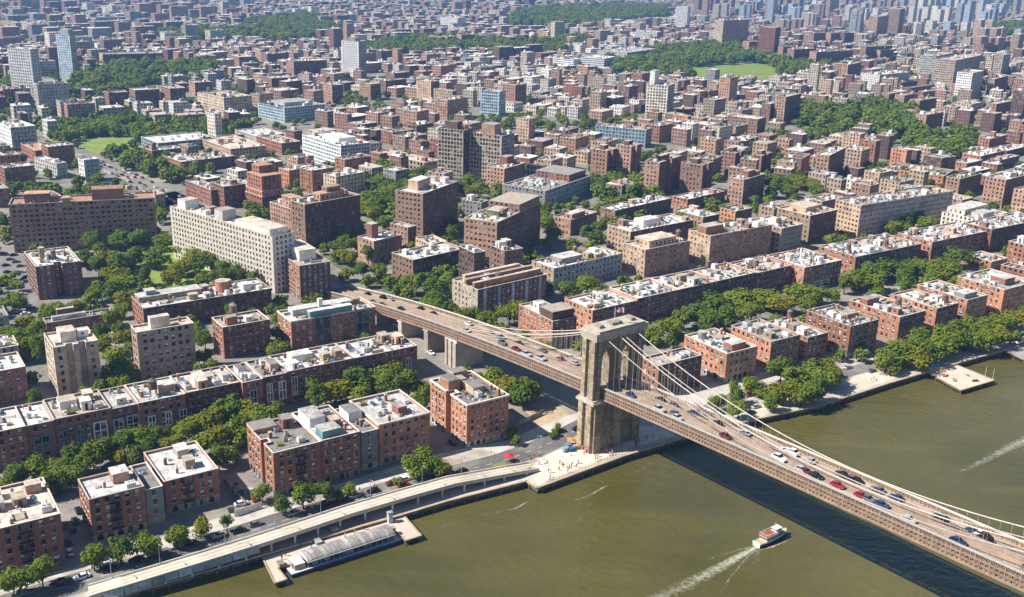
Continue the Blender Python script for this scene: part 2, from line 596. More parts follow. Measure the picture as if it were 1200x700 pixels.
# ------------------------------------------------------------------ mesh helpers
class MB:
    def __init__(s):
        s.v, s.f, s.m = [], [], []

    def face(s, pts, mat):
        n = len(s.v)
        s.v.extend(pts)
        s.f.append(tuple(range(n, n + len(pts))))
        s.m.append(mat)

    def box(s, x0, x1, y0, y1, z0, z1, mat, top=None, bottom=False):
        n = len(s.v)
        s.v.extend([(x0, y0, z0), (x1, y0, z0), (x1, y1, z0), (x0, y1, z0), (x0, y0, z1), (x1, y0, z1), (x1, y1, z1), (x0, y1, z1)])
        fs = [(0, 1, 5, 4), (1, 2, 6, 5), (2, 3, 7, 6), (3, 0, 4, 7), (4, 5, 6, 7)]
        ms = [mat] * 4 + [top or mat]
        if bottom:
            fs.append((3, 2, 1, 0))
            ms.append(mat)
        s.f.extend([tuple(n + i for i in q) for q in fs])
        s.m.extend(ms)

    def bar(s, a, b, r, mat, r2=None):
        """square bar between two points, half width r (horizontal/vertical r2)"""
        a, b = Vector(a), Vector(b)
        d = (b - a).normalized()
        sd = d.cross(Vector((0, 0, 1)))
        if sd.length < 1e-4:
            sd = Vector((1, 0, 0))
        sd.normalize()
        upv = sd.cross(d)
        r2 = r2 or r
        n = len(s.v)
        for p in (a, b):
            for i, j in ((-1, -1), (1, -1), (1, 1), (-1, 1)):
                s.v.append(tuple(p + sd * (r * i) + upv * (r2 * j)))
        for q in ((0, 1, 5, 4), (1, 2, 6, 5), (2, 3, 7, 6), (3, 0, 4, 7), (3, 2, 1, 0), (4, 5, 6, 7)):
            s.f.append(tuple(n + i for i in q))
            s.m.append(mat)

    def cyl(s, cx, cy, z0, z1, r0, r1, n, mat, cap=True, top=None):
        b = len(s.v)
        for z, r in ((z0, r0), (z1, r1)):
            for i in range(n):
                a = 2 * math.pi * i / n
                s.v.append((cx + r * math.cos(a), cy + r * math.sin(a), z))
        for i in range(n):
            j = (i + 1) % n
            s.f.append((b + i, b + j, b + n + j, b + n + i))
            s.m.append(mat)
        if cap:
            s.f.append(tuple(b + n + i for i in range(n)))
            s.m.append(top or mat)

    def tube(s, pts, r, n, mat):
        pts = [Vector(p) for p in pts]
        b = len(s.v)
        for k, p in enumerate(pts):
            d = (pts[min(k + 1, len(pts) - 1)] - pts[max(k - 1, 0)]).normalized()
            sd = d.cross(Vector((0, 0, 1)))
            if sd.length < 1e-4:
                sd = Vector((1, 0, 0))
            sd.normalize()
            upv = sd.cross(d)
            rr = r[k] if isinstance(r, (list, tuple)) else r
            for i in range(n):
                a = 2 * math.pi * i / n
                s.v.append(tuple(p + sd * (rr * math.cos(a)) + upv * (rr * math.sin(a))))
        for k in range(len(pts) - 1):
            for i in range(n):
                j = (i + 1) % n
                s.f.append((b + k * n + i, b + k * n + j, b + (k + 1) * n + j, b + (k + 1) * n + i))
                s.m.append(mat)

    def mesh(s, name, smooth=False):
        me = bpy.data.meshes.new(name)
        me.from_pydata(s.v, [], s.f)
        names = list(dict.fromkeys(s.m))
        for q in names:
            me.materials.append(MATS[q])
        if len(names) > 1:
            idx = {q: i for i, q in enumerate(names)}
            me.polygons.foreach_set('material_index', [idx[q] for q in s.m])
        if smooth:
            me.polygons.foreach_set('use_smooth', [True] * len(s.f))
        me.update()
        return me

    def build(s, name, parent=None, smooth=False):
        return obj(name, s.mesh(name, smooth), parent)


def obj(name, data, parent=None, loc=None, rz=None, scale=None):
    o = bpy.data.objects.new(name, data)
    COL.objects.link(o)
    if parent is not None:
        o.parent = parent
    if loc is not None:
        o.location = loc
    if rz is not None:
        o.rotation_euler = (0, 0, rz)
    if scale is not None:
        o.scale = scale
    return o


def tag(o, label, cat, group=None):
    o['label'] = label
    o['category'] = cat
    if group:
        o['group'] = group
    return o


def thing(name, label, cat, loc, rz=0.0, group=None):
    o = obj(name, None, None, loc, rz)
    o.empty_display_size = 2
    return tag(o, label, cat, group)


def structure(o, label=None):
    o['kind'] = 'structure'
    if label:
        o['label'] = label
    return o


# ------------------------------------------------------------------ occupancy map of the ground
OX, OY, OC = -3000.0, 150.0, 3.0
OCC = np.zeros((int(6000 / OC), int(5200 / OC)), np.int8)


def occ_rect(cx, cy, hu, hv, th, val=1):
    """mark a rectangle centred (cx, cy), half sizes hu, hv, turned th"""
    r = math.hypot(hu, hv) + OC
    i0, i1 = int((cx - r - OX) / OC), int((cx + r - OX) / OC) + 1
    j0, j1 = int((cy - r - OY) / OC), int((cy + r - OY) / OC) + 1
    i0, j0 = max(i0, 0), max(j0, 0)
    i1, j1 = min(i1, OCC.shape[0]), min(j1, OCC.shape[1])
    if i1 <= i0 or j1 <= j0:
        return
    X = OX + (np.arange(i0, i1)[:, None] + 0.5) * OC - cx
    Y = OY + (np.arange(j0, j1)[None, :] + 0.5) * OC - cy
    c, s = math.cos(th), math.sin(th)
    msk = (np.abs(X * c + Y * s) <= hu) & (np.abs(-X * s + Y * c) <= hv)
    OCC[i0:i1, j0:j1][msk] = val


def occ_at(x, y):
    i, j = int((x - OX) / OC), int((y - OY) / OC)
    if 0 <= i < OCC.shape[0] and 0 <= j < OCC.shape[1]:
        return OCC[i, j]
    return 0


def occ_free(cx, cy, hu, hv, th):
    c, s = math.cos(th), math.sin(th)
    for a in (-1, -0.5, 0, 0.5, 1):
        for b in (-1, 0, 1):
            if occ_at(cx + c * hu * a - s * hv * b, cy + s * hu * a + c * hv * b):
                return False
    return True


def occ_line(pts, half):
    for (x0, y0), (x1, y1) in zip(pts[:-1], pts[1:]):
        L = math.hypot(x1 - x0, y1 - y0)
        occ_rect((x0 + x1) / 2, (y0 + y1) / 2, L / 2 + half * 0.5, half, math.atan2(y1 - y0, x1 - x0))


def in_poly(x, y, poly):
    ins = False
    n = len(poly)
    for i in range(n):
        x0, y0 = poly[i]
        x1, y1 = poly[(i + 1) % n]
        if (y0 > y) != (y1 > y) and x < (x1 - x0) * (y - y0) / (y1 - y0) + x0:
            ins = not ins
    return ins


WATER_Z = -2.2
# shoreline in world metres, from the quay corners
SHORE = [(-2600, -1600)] + [W(*p) for p in ((60, 722), (150, 696), (306, 651), (473, 603), (523, 588), (617, 564), (630, 572), (733, 534),
                                        (799, 514), (880, 493), (960, 476), (1000, 463), (1040, 450), (1087, 436), (1140, 421),
                                        (1200, 404))] + [(620, 740), (3200, 2500)]
LAND = SHORE + [(9000, 2500), (9000, 14000), (-9000, 14000), (-9000, -1600)]


def on_land(x, y):
    return in_poly(x, y, LAND)


# sheets of ground -------------------------------------------------
def sheet(name, pts, z, mat, label=None):
    mb = MB()
    mb.face([(x, y, z) for x, y in pts], mat)
    return structure(mb.build(name), label)


def strip(name, pts, half, z, mat, zs=None):
    """a road of even width along world points"""
    mb = MB()
    L = []
    for k, (x, y) in enumerate(pts):
        a = pts[max(k - 1, 0)]
        b = pts[min(k + 1, len(pts) - 1)]
        d = Vector((b[0] - a[0], b[1] - a[1])).normalized()
        L.append(((x - d.y * half, y + d.x * half), (x + d.y * half, y - d.x * half)))
    for a, b in zip(L[:-1], L[1:]):
        mb.face([(*a[1], z), (*b[1], z), (*b[0], z), (*a[0], z)], mat)
    return structure(mb.build(name))


def px(*pts):
    return [W(*p) for p in pts]


land = sheet('ground', LAND, 0.0, 'city_ground')
wmb = MB()
wmb.face([(-9000, -3000, WATER_Z), (9000, -3000, WATER_Z), (9000, 6000, WATER_Z), (-9000, 6000, WATER_Z)], 'water')
structure(wmb.build('water'))

# seawall: stone face below the shore and a timber cap along it
sw = MB()
for a, b in zip(SHORE[:-1], SHORE[1:]):
    sw.face([(*a, -1.25), (*b, -1.25), (*b, -0.02), (*a, -0.02)], 'seawall')
    sw.face([(*a, -5), (*b, -5), (*b, -1.25), (*a, -1.25)], 'algae')
sw_o = structure(sw.build('seawall'))
pl_ = MB()
pl_.cyl(0, 0, -5, -.35, .2, .18, 6, 'wood')
pl_me = pl_.mesh('fender_pile')
for a, b in zip(SHORE[1:-3], SHORE[2:-2]):
    a, b = Vector(a), Vector(b)
    d_ = (b - a).normalized()
    for i in range(int((b - a).length / 4.5)):
        c_ = a + d_ * (i * 4.5 + 2) + Vector((d_.y, -d_.x)) * .3
        obj('fender_pile', pl_me, sw_o, (c_.x, c_.y, 0))
sc_ = MB()
for a, b in zip(SHORE[1:-2], SHORE[2:-1]):
    sc_.bar((*a, 0.12), (*b, 0.12), 0.45, 'timber', 0.22)
structure(sc_.build('quay_edge'))

WF_ROAD = px((-90, 742), (20, 705), (96, 682), (160, 664), (240, 640), (330, 611), (400, 591), (470, 570), (540, 553), (590, 540), (630, 526), (660, 512), (700, 492), (760, 470))
promenade = px((-120, 740), (-60, 690), (75, 668), (262, 605), (330, 588), (508, 533), (600, 515), (650, 490), (760, 468), (870, 440), (1000, 420), (1100, 395), (1215, 365))
prom = promenade + [SHORE[i] for i in range(len(SHORE) - 3, 0, -1)]
sheet('pavement', prom, 0.02, 'paving')
strip('road', WF_ROAD, 5.2, 0.03, 'asphalt')
sheet('plaza', px((612, 551), (623, 560), (632, 568), (733, 531), (796, 512), (768, 500), (715, 500), (672, 520), (640, 534)), 0.04, 'plaza_stone')
sheet('lawn', px((576, 545), (590, 541), (599, 548), (583, 553)), 0.06, 'grass')
sheet('dirt_lot', px((612, 478), (646, 470), (668, 486), (632, 500)), 0.045, 'dirt')
sheet('parking_apron', px((880, 480), (925, 462), (950, 466), (930, 476), (890, 489)), 0.045, 'plaza_stone')
sheet('quay_path', px((990, 445), (1080, 420), (1090, 430), (1005, 458)), 0.045, 'plaza_stone')
strip('road', px((812, 490), (870, 462), (905, 455), (960, 445), (1010, 432), (1060, 420), (1130, 398), (1230, 368)), 4.0, 0.05, 'asphalt')
sheet('lawn', px((135, 300), (170, 285), (240, 285), (300, 325), (260, 345), (175, 335)), 0.05, 'grass')
sheet('lawn', px((418, 252), (430, 222), (470, 215), (500, 240), (470, 262), (440, 290), (420, 285)), 0.05, 'grass')
sheet('lawn', px((814, 80), (880, 76), (910, 82), (900, 92), (826, 93)), 0.05, 'grass')
sheet('field_path', px((808, 79), (880, 74), (917, 82), (913, 84), (880, 76), (812, 81)), 0.06, 'plaza_stone')
sheet('lawn', px((80, 166), (150, 160), (165, 172), (110, 180)), 0.05, 'grass')
sheet('lawn', px((1080, 163), (1125, 162), (1128, 170), (1085, 172)), 0.05, 'grass')
sheet('parking_street', px((-30, 292), (28, 288), (46, 345), (40, 372), (-30, 385)), 0.03, 'asphalt')
HIGHWAY = px((250, 262), (215, 241), (190, 226), (150, 207), (120, 195), (60, 172), (10, 155), (-60, 140))

# ------------------------------------------------------------------ bridge frame (used by roads, cars and the bridge itself)
BT0 = Vector((27.9, 338.8, 0))                 # near corner of the tower
BTH = R(-52.4)
BD = Vector((math.cos(BTH), math.sin(BTH), 0))
BN = Vector((-BD.y, BD.x, 0))
B_NEAR, B_WID = 3.25, 14.4


def deck_z(s):
    return 23.55 + 5.393e-2 * s - 1.6e-4 * s * s + 4.23e-7 * s ** 3


def bridge_xy(s, n):
    p = BT0 + BD * s + BN * n
    return p.x, p.y


HIGHWAY = [bridge_xy(-200, 10.4), bridge_xy(-235, 10.4)] + HIGHWAY
strip('highway', HIGHWAY, 7.6, 0.04, 'bridge_deck')
hm = MB()
for off in (-4.3, 0, 4.3):
    for (x0, y0), (x1, y1) in zip(HIGHWAY[:-1], HIGHWAY[1:]):
        d = Vector((x1 - x0, y1 - y0)).normalized()
        hm.face([(x0 - d.y * (off - .12), y0 + d.x * (off - .12), .05), (x1 - d.y * (off - .12), y1 + d.x * (off - .12), .05),
                 (x1 - d.y * (off + .12), y1 + d.x * (off + .12), .05), (x0 - d.y * (off + .12), y0 + d.x * (off + .12), .05)][::-1], 'road_line')
structure(hm.build('lane_marking'))

occ_line(HIGHWAY, 10)
occ_line([bridge_xy(-240, 10.4), bridge_xy(60, 10.4)], 11)
occ_line(WF_ROAD, 6)

# ------------------------------------------------------------------ windows and roof fittings (shared meshes)
WIN = {}


def window_mesh(w, h, style='white', kind=0):
    key = (round(w, 2), round(h, 2), style, kind)
    if key in WIN:
        return WIN[key]
    mb = MB()
    fm = {'white': 'frame_white', 'dark': 'frame_dark', 'teal': 'teal_paint'}[style]
    r, t = 0.2, 0.09
    x0, x1 = -w / 2, w / 2
    mb.face([(x0, r, 0), (x1, r, 0), (x1, r, h), (x0, r, h)], 'pane')
    y0, y1 = r - 0.07, r - 0.005
    for a, b, c, d in ((x0, x0 + t, 0, h), (x1 - t, x1, 0, h), (x0 + t, x1 - t, 0, t), (x0 + t, x1 - t, h - t, h), (x0 + t, x1 - t, h / 2 - .05, h / 2 + .05)):
        mb.face([(a, y0, c), (b, y0, c), (b, y0, d), (a, y0, d)], fm)
    mb.box(x0 - .12, x1 + .12, -0.12, r, -0.16, -0.005, 'coping')
    if kind == 1:
        mb.face([(x0 + t, r - .02, h * .52), (x1 - t, r - .02, h * .52), (x1 - t, r - .02, h - t), (x0 + t, r - .02, h - t)], 'frame_white')
    if kind == 2:
        mb.box(-.36, .36, -.32, r - .03, .02, .46, 'steel', bottom=True)
    if kind == 3:
        mb.face([(x0 + t, r - .02, h * .2), (x1 - t, r - .02, h * .2), (x1 - t, r - .02, h - t), (x0 + t, r - .02, h - t)], 'coping')
    WIN[key] = mb.mesh('window')
    return WIN[key]


def fit_meshes():
    F = {}
    mb = MB()
    mb.box(-.7, .7, -.6, .6, .15, 1.15, 'steel', top='roof_grey')
    mb.cyl(0, 0, 1.15, 1.3, .42, .42, 8, 'iron')
    for x in (-.6, .6):
        mb.box(x - .05, x + .05, -.55, .55, 0, .15, 'iron')
    F['air_conditioner'] = mb.mesh('air_conditioner')
    mb = MB()
    mb.cyl(0, 0, 0, 1.1, .16, .16, 7, 'steel')
    mb.cyl(0, 0, 1.1, 1.3, .32, .1, 7, 'steel')
    F['vent_pipe'] = mb.mesh('vent_pipe')
    mb = MB()
    mb.box(-.9, .9, -1.3, 1.3, 0, .35, 'white_paint')
    for s in (-1, 1):
        mb.face([(.9 * s, -1.3, .35), (.9 * s, 1.3, .35), (0, 1.0, .95), (0, -1.0, .95)][::s], 'pane_blue')
        mb.face([(-.9 * s, 1.3 * s, .35), (.9 * s, 1.3 * s, .35), (0, 1.0 * s, .95)][::-1], 'pane_blue')
    F['skylight'] = mb.mesh('skylight')
    for nm, wl, rf in (('stair_bulkhead', 'brick_tan', 'roof_tan'), ('stair_bulkhead_red', 'brick_red', 'roof_grey'), ('stair_bulkhead_white', 'white_paint', 'roof_white')):
        mb = MB()
        mb.box(-1.5, 1.5, -2, 2, 0, 2.6, wl)
        mb.box(-1.65, 1.65, -2.15, 2.15, 2.6, 2.78, rf)
        mb.box(-.45, .45, -2.06, -1.95, 0, 2.05, 'iron')
        mb.box(-1.56, -1.45, -.5, .5, 1.1, 1.9, 'pane')
        F[nm] = mb.mesh('stair_bulkhead')
    mb = MB()
    for a in (-1, 1):
        for b in (-1, 1):
            mb.bar((a * .9, b * .9, 0), (a * .8, b * .8, 2.1), .09, 'iron')
    mb.box(-1.1, 1.1, -1.1, 1.1, 2.1, 2.25, 'iron')
    mb.cyl(0, 0, 2.25, 4.6, 1.35, 1.3, 12, 'wood')
    mb.cyl(0, 0, 4.6, 5.5, 1.45, .1, 12, 'roof_dark')
    for z in (2.7, 3.4, 4.1):
        mb.cyl(0, 0, z, z + .06, 1.39, 1.39, 12, 'iron', cap=False)
    F['water_tank'] = mb.mesh('water_tank')
    mb = MB()
    mb.box(-.45, .45, -.35, .35, 0, 1.9, 'brick_red')
    mb.box(-.55, .55, -.45, .45, 1.9, 2.05, 'coping')
    for x in (-.22, .22):
        mb.cyl(x, 0, 2.05, 2.4, .13, .12, 6, 'roof_clay')
    F['chimney'] = mb.mesh('chimney')
    mb = MB()
    mb.box(-.35, .35, -2.6, 2.6, .3, .95, 'steel')
    mb.box(-.35, .35, 2.0, 2.6, .95, 1.7, 'steel')
    for y in (-2.2, 0, 2.2):
        mb.box(-.4, .4, y - .06, y + .06, 0, .3, 'iron')
    F['duct'] = mb.mesh('duct')
    mb = MB()
    mb.box(-.6, .6, -.6, .6, 0, .5, 'white_paint')
    mb.box(-.66, .66, -.66, .66, .5, .6, 'steel')
    F['roof_hatch'] = mb.mesh('roof_hatch')
    mb = MB()
    mb.box(-1.2, 1.2, -.5, .5, 0, .55, 'wood')
    for i in range(26):
        a, b, c = rng.uniform(-1.2, 1.1), rng.uniform(-.55, .5), rng.uniform(.45, 1.2)
        s = rng.uniform(.2, .4)
        mb.face([(a, b, c), (a + s, b + rng.uniform(-.2, .2), c + .1), (a + s, b + .2, c + s), (a, b + .25, c + s * .7)], 'leaf')
    F['planter'] = mb.mesh('planter')
    mb = MB()
    mb.box(-2.2, 2.2, -1.6, 1.6, 0, .28, 'wood_grey')
    for s in (-1, 1):
        mb.box(-2.2, 2.2, s * 1.6 - .03, s * 1.6 + .03, .28, 1.1, 'wood_grey')
    F['roof_deck'] = mb.mesh('roof_deck')
    mb = MB()
    mb.box(-1.3, 1.3, -1.0, 1.0, .2, 1.9, 'white_paint', top='roof_white')
    for i in range(5):
        mb.box(-1.1 + i * .5, -1.0 + i * .5, -1.03, -1.0, .4, 1.6, 'iron')
    mb.cyl(-.5, 0, 1.9, 2.15, .4, .4, 8, 'steel')
    mb.cyl(.6, 0, 1.9, 2.15, .4, .4, 8, 'steel')
    F['cooling_unit'] = mb.mesh('cooling_unit')
    return F


FIT = fit_meshes()
FIT_POOL = (['air_conditioner'] * 6 + ['vent_pipe'] * 7 + ['skylight'] * 4 + ['stair_bulkhead'] * 2 + ['stair_bulkhead_red'] + ['stair_bulkhead_white'] * 2
            + ['chimney'] * 3 + ['duct'] * 3 + ['roof_hatch'] * 5 + ['planter'] * 3 + ['roof_deck'] * 2 + ['cooling_unit'] * 4)
FIT_R = {'air_conditioner': 1.1, 'vent_pipe': .5, 'skylight': 1.7, 'stair_bulkhead': 2.7, 'stair_bulkhead_red': 2.7, 'stair_bulkhead_white': 2.7, 'water_tank': 1.8,
         'chimney': .9, 'duct': 2.8, 'roof_hatch': 1.0, 'planter': 1.4, 'roof_deck': 2.9, 'cooling_unit': 1.8}

ST = dict(sp=2.9, ww=1.3, wh=1.75)


def facade(mb, panes, wins, p0, p1, h, floors, st, wall, base=None, arch=False, recess=0.2, pm='pane'):
    """wall from p0 to p1 (outside on its right) with real openings; panes go to `panes`, or window places to `wins`"""
    dx, dy = p1[0] - p0[0], p1[1] - p0[1]
    L = math.hypot(dx, dy)
    if L < 0.01:
        return
    dx, dy = dx / L, dy / L
    ix, iy = -dy, dx          # inward
    fh = h / floors
    sp_, ww, wh = st['sp'], st['ww'], (fh * 0.72 if st.get('tall') else min(st['wh'], fh * 0.66))
    cols = int((L - 0.7) / sp_)

    def P(t, z, d=0.0):
        return (p0[0] + dx * t + ix * d, p0[1] + dy * t + iy * d, z)

    def q(t0, t1, z0, z1, mt):
        mb.face([P(t0, z0), P(t1, z0), P(t1, z1), P(t0, z1)], mt)
    if cols < 1:
        q(0, L, 0, h, wall)
        return
    mg = (L - cols * sp_) / 2
    prev = 0.0
    ang = math.atan2(dy, dx)
    for k in range(floors):
        g = (k == 0 and base is not None)
        mt = base if g else wall
        sill = k * fh + (0.12 * fh if g else 0.27 * fh)
        hh = fh * 0.74 if g else wh
        w2 = ww * 1.35 if g else ww
        head = sill + hh
        q(0, L, prev, sill, mt)
        t = 0.0
        isarch = (arch and g)
        for c in range(cols):
            a = mg + c * sp_ + (sp_ - w2) / 2
            b = a + w2
            q(t, a, sill, head, mt)
            t = b
            zt = head
            if isarch:
                rr = w2 / 2
                zs = head - rr
                n = 6
                arc = [(a + rr - rr * math.cos(math.pi * i / n), zs + rr * 0.96 * math.sin(math.pi * i / n)) for i in range(n + 1)]
                for (ta, za), (tb, zb) in zip(arc[:-1], arc[1:]):
                    mb.face([P(ta, za), P(tb, zb), P(tb, head), P(ta, head)], mt)
                    mb.face([P(ta, za, recess), P(tb, zb, recess), P(tb, zb), P(ta, za)], mt)
                panes.face([P(a, sill, recess)] + [P(b, sill, recess)] + [P(ta, za, recess) for ta, za in reversed(arc)], pm)
                zt = zs
            else:
                mb.face([P(a, head, recess), P(b, head, recess), P(b, head), P(a, head)], mt)
            mb.face([P(a, sill), P(b, sill), P(b, sill, recess), P(a, sill, recess)], 'coping')
            mb.face([P(a, sill), P(a, sill, recess), P(a, zt, recess), P(a, zt)], mt)
            mb.face([P(b, sill, recess), P(b, sill), P(b, zt), P(b, zt, recess)], mt)
            if not isarch:
                if wins is not None:
                    wins.append((P((a + b) / 2, sill), ang, w2, hh))
                else:
                    panes.face([P(a, sill, recess), P(b, sill, recess), P(b, head, recess), P(a, head, recess)], pm)
        q(t, L, sill, head, mt)
        prev = head
    q(0, L, prev, h, wall)


def inset(poly, d):
    n = len(poly)
    out = []
    for i in range(n):
        (x0, y0), (x1, y1), (x2, y2) = poly[i - 1], poly[i], poly[(i + 1) % n]
        a = Vector((x1 - x0, y1 - y0)).normalized()
        b = Vector((x2 - x1, y2 - y1)).normalized()
        na, nb = Vector((-a.y, a.x)), Vector((-b.y, b.x))
        k = 1 + na.dot(nb)
        o = (na + nb) / max(k, 0.3) * d
        out.append((x1 + o.x, y1 + o.y))
    return out


N_WINDOWS = 0


def fire_escape(parent, t, z0, fh, n, width=3.4):
    mb = MB()
    y = -1.05
    for k in range(n):
        z = z0 + k * fh
        mb.box(t - width / 2, t + width / 2, y, -0.03, z - .06, z, 'iron', bottom=True)
        for zz in (0.5, 0.95):
            mb.bar((t - width / 2, y, z + zz), (t + width / 2, y, z + zz), .03, 'iron')
            mb.bar((t - width / 2, y, z + zz), (t - width / 2, -.05, z + zz), .03, 'iron')
            mb.bar((t + width / 2, y, z + zz), (t + width / 2, -.05, z + zz), .03, 'iron')
        for i in range(9):
            x = t - width / 2 + width * i / 8
            mb.bar((x, y, z), (x, y, z + .95), .022, 'iron')
        if k < n - 1:
            s = 1 if k % 2 else -1
            mb.bar((t - s * 1.2, -.5, z), (t + s * 1.0, -.5, z + fh), .28, 'iron', .04)
    return mb.build('fire_escape', parent)


def bay(parent, t, z0, w, h, style):
    """two-storey bay of painted frames on the street front"""
    mt = 'white_paint' if style == 'white' else 'teal_paint'
    mb = MB()
    d = 0.55
    n = 2
    for i in range(n + 1):
        x = t - w / 2 + (w - .28) * i / n
        mb.box(x, x + .28, -d, -.02, z0, z0 + h, mt)
    for z in (z0, z0 + h / 2 - .15, z0 + h - .3):
        for i in range(n):
            x = t - w / 2 + (w - .28) * i / n + .28
            mb.box(x, x + (w - .28) / n - .28, -d + .03, -.02, z, z + .3, mt, bottom=True)
    o = mb.build('bay_window', parent)
    g = MB()
    g.face([(t - w / 2 + .1, -.2, z0 + .1), (t + w / 2 - .1, -.2, z0 + .1), (t + w / 2 - .1, -.2, z0 + h - .1), (t - w / 2 + .1, -.2, z0 + h - .1)], 'pane')
    g.build('pane', o)


def roof_fit(parent, poly, z, rnd, dens, avoid, names=None):
    xs, ys = [p[0] for p in poly], [p[1] for p in poly]
    area = (max(xs) - min(xs)) * (max(ys) - min(ys))
    placed = list(avoid)
    n = int(area / dens)
    for k in range(n):
        nm = rnd.choice(FIT_POOL)
        if k == 0 and area > 260 and rnd.random() < 0.4:
            nm = 'water_tank'
        r = FIT_R[nm]
        for _ in range(6):
            x, y = rnd.uniform(min(xs) + r + .5, max(xs) - r - .5) if max(xs) - min(xs) > 2 * r + 1 else None, rnd.uniform(min(ys) + r + .5, max(ys) - r - .5) if max(ys) - min(ys) > 2 * r + 1 else None
            if x is None or y is None:
                break
            if not all(in_poly(x + a * r, y + b * r, poly) for a, b in ((-1, -1), (1, -1), (1, 1), (-1, 1))):
                continue
            if any(abs(x - a) < r * .75 + b and abs(y - c) < r * .75 + d for a, b, c, d in placed):
                continue
            placed.append((x, r * .75, y, r * .75))
            s = rnd.uniform(.85, 1.25)
            o = obj(FIT[nm].name.split('.')[0], FIT[nm], parent, (x, y, z), rnd.choice((0, 0, math.pi / 2, math.pi, -math.pi / 2)) + rnd.uniform(-.04, .04),
                    (s, s, s * rnd.uniform(.85, 1.2)))
            break


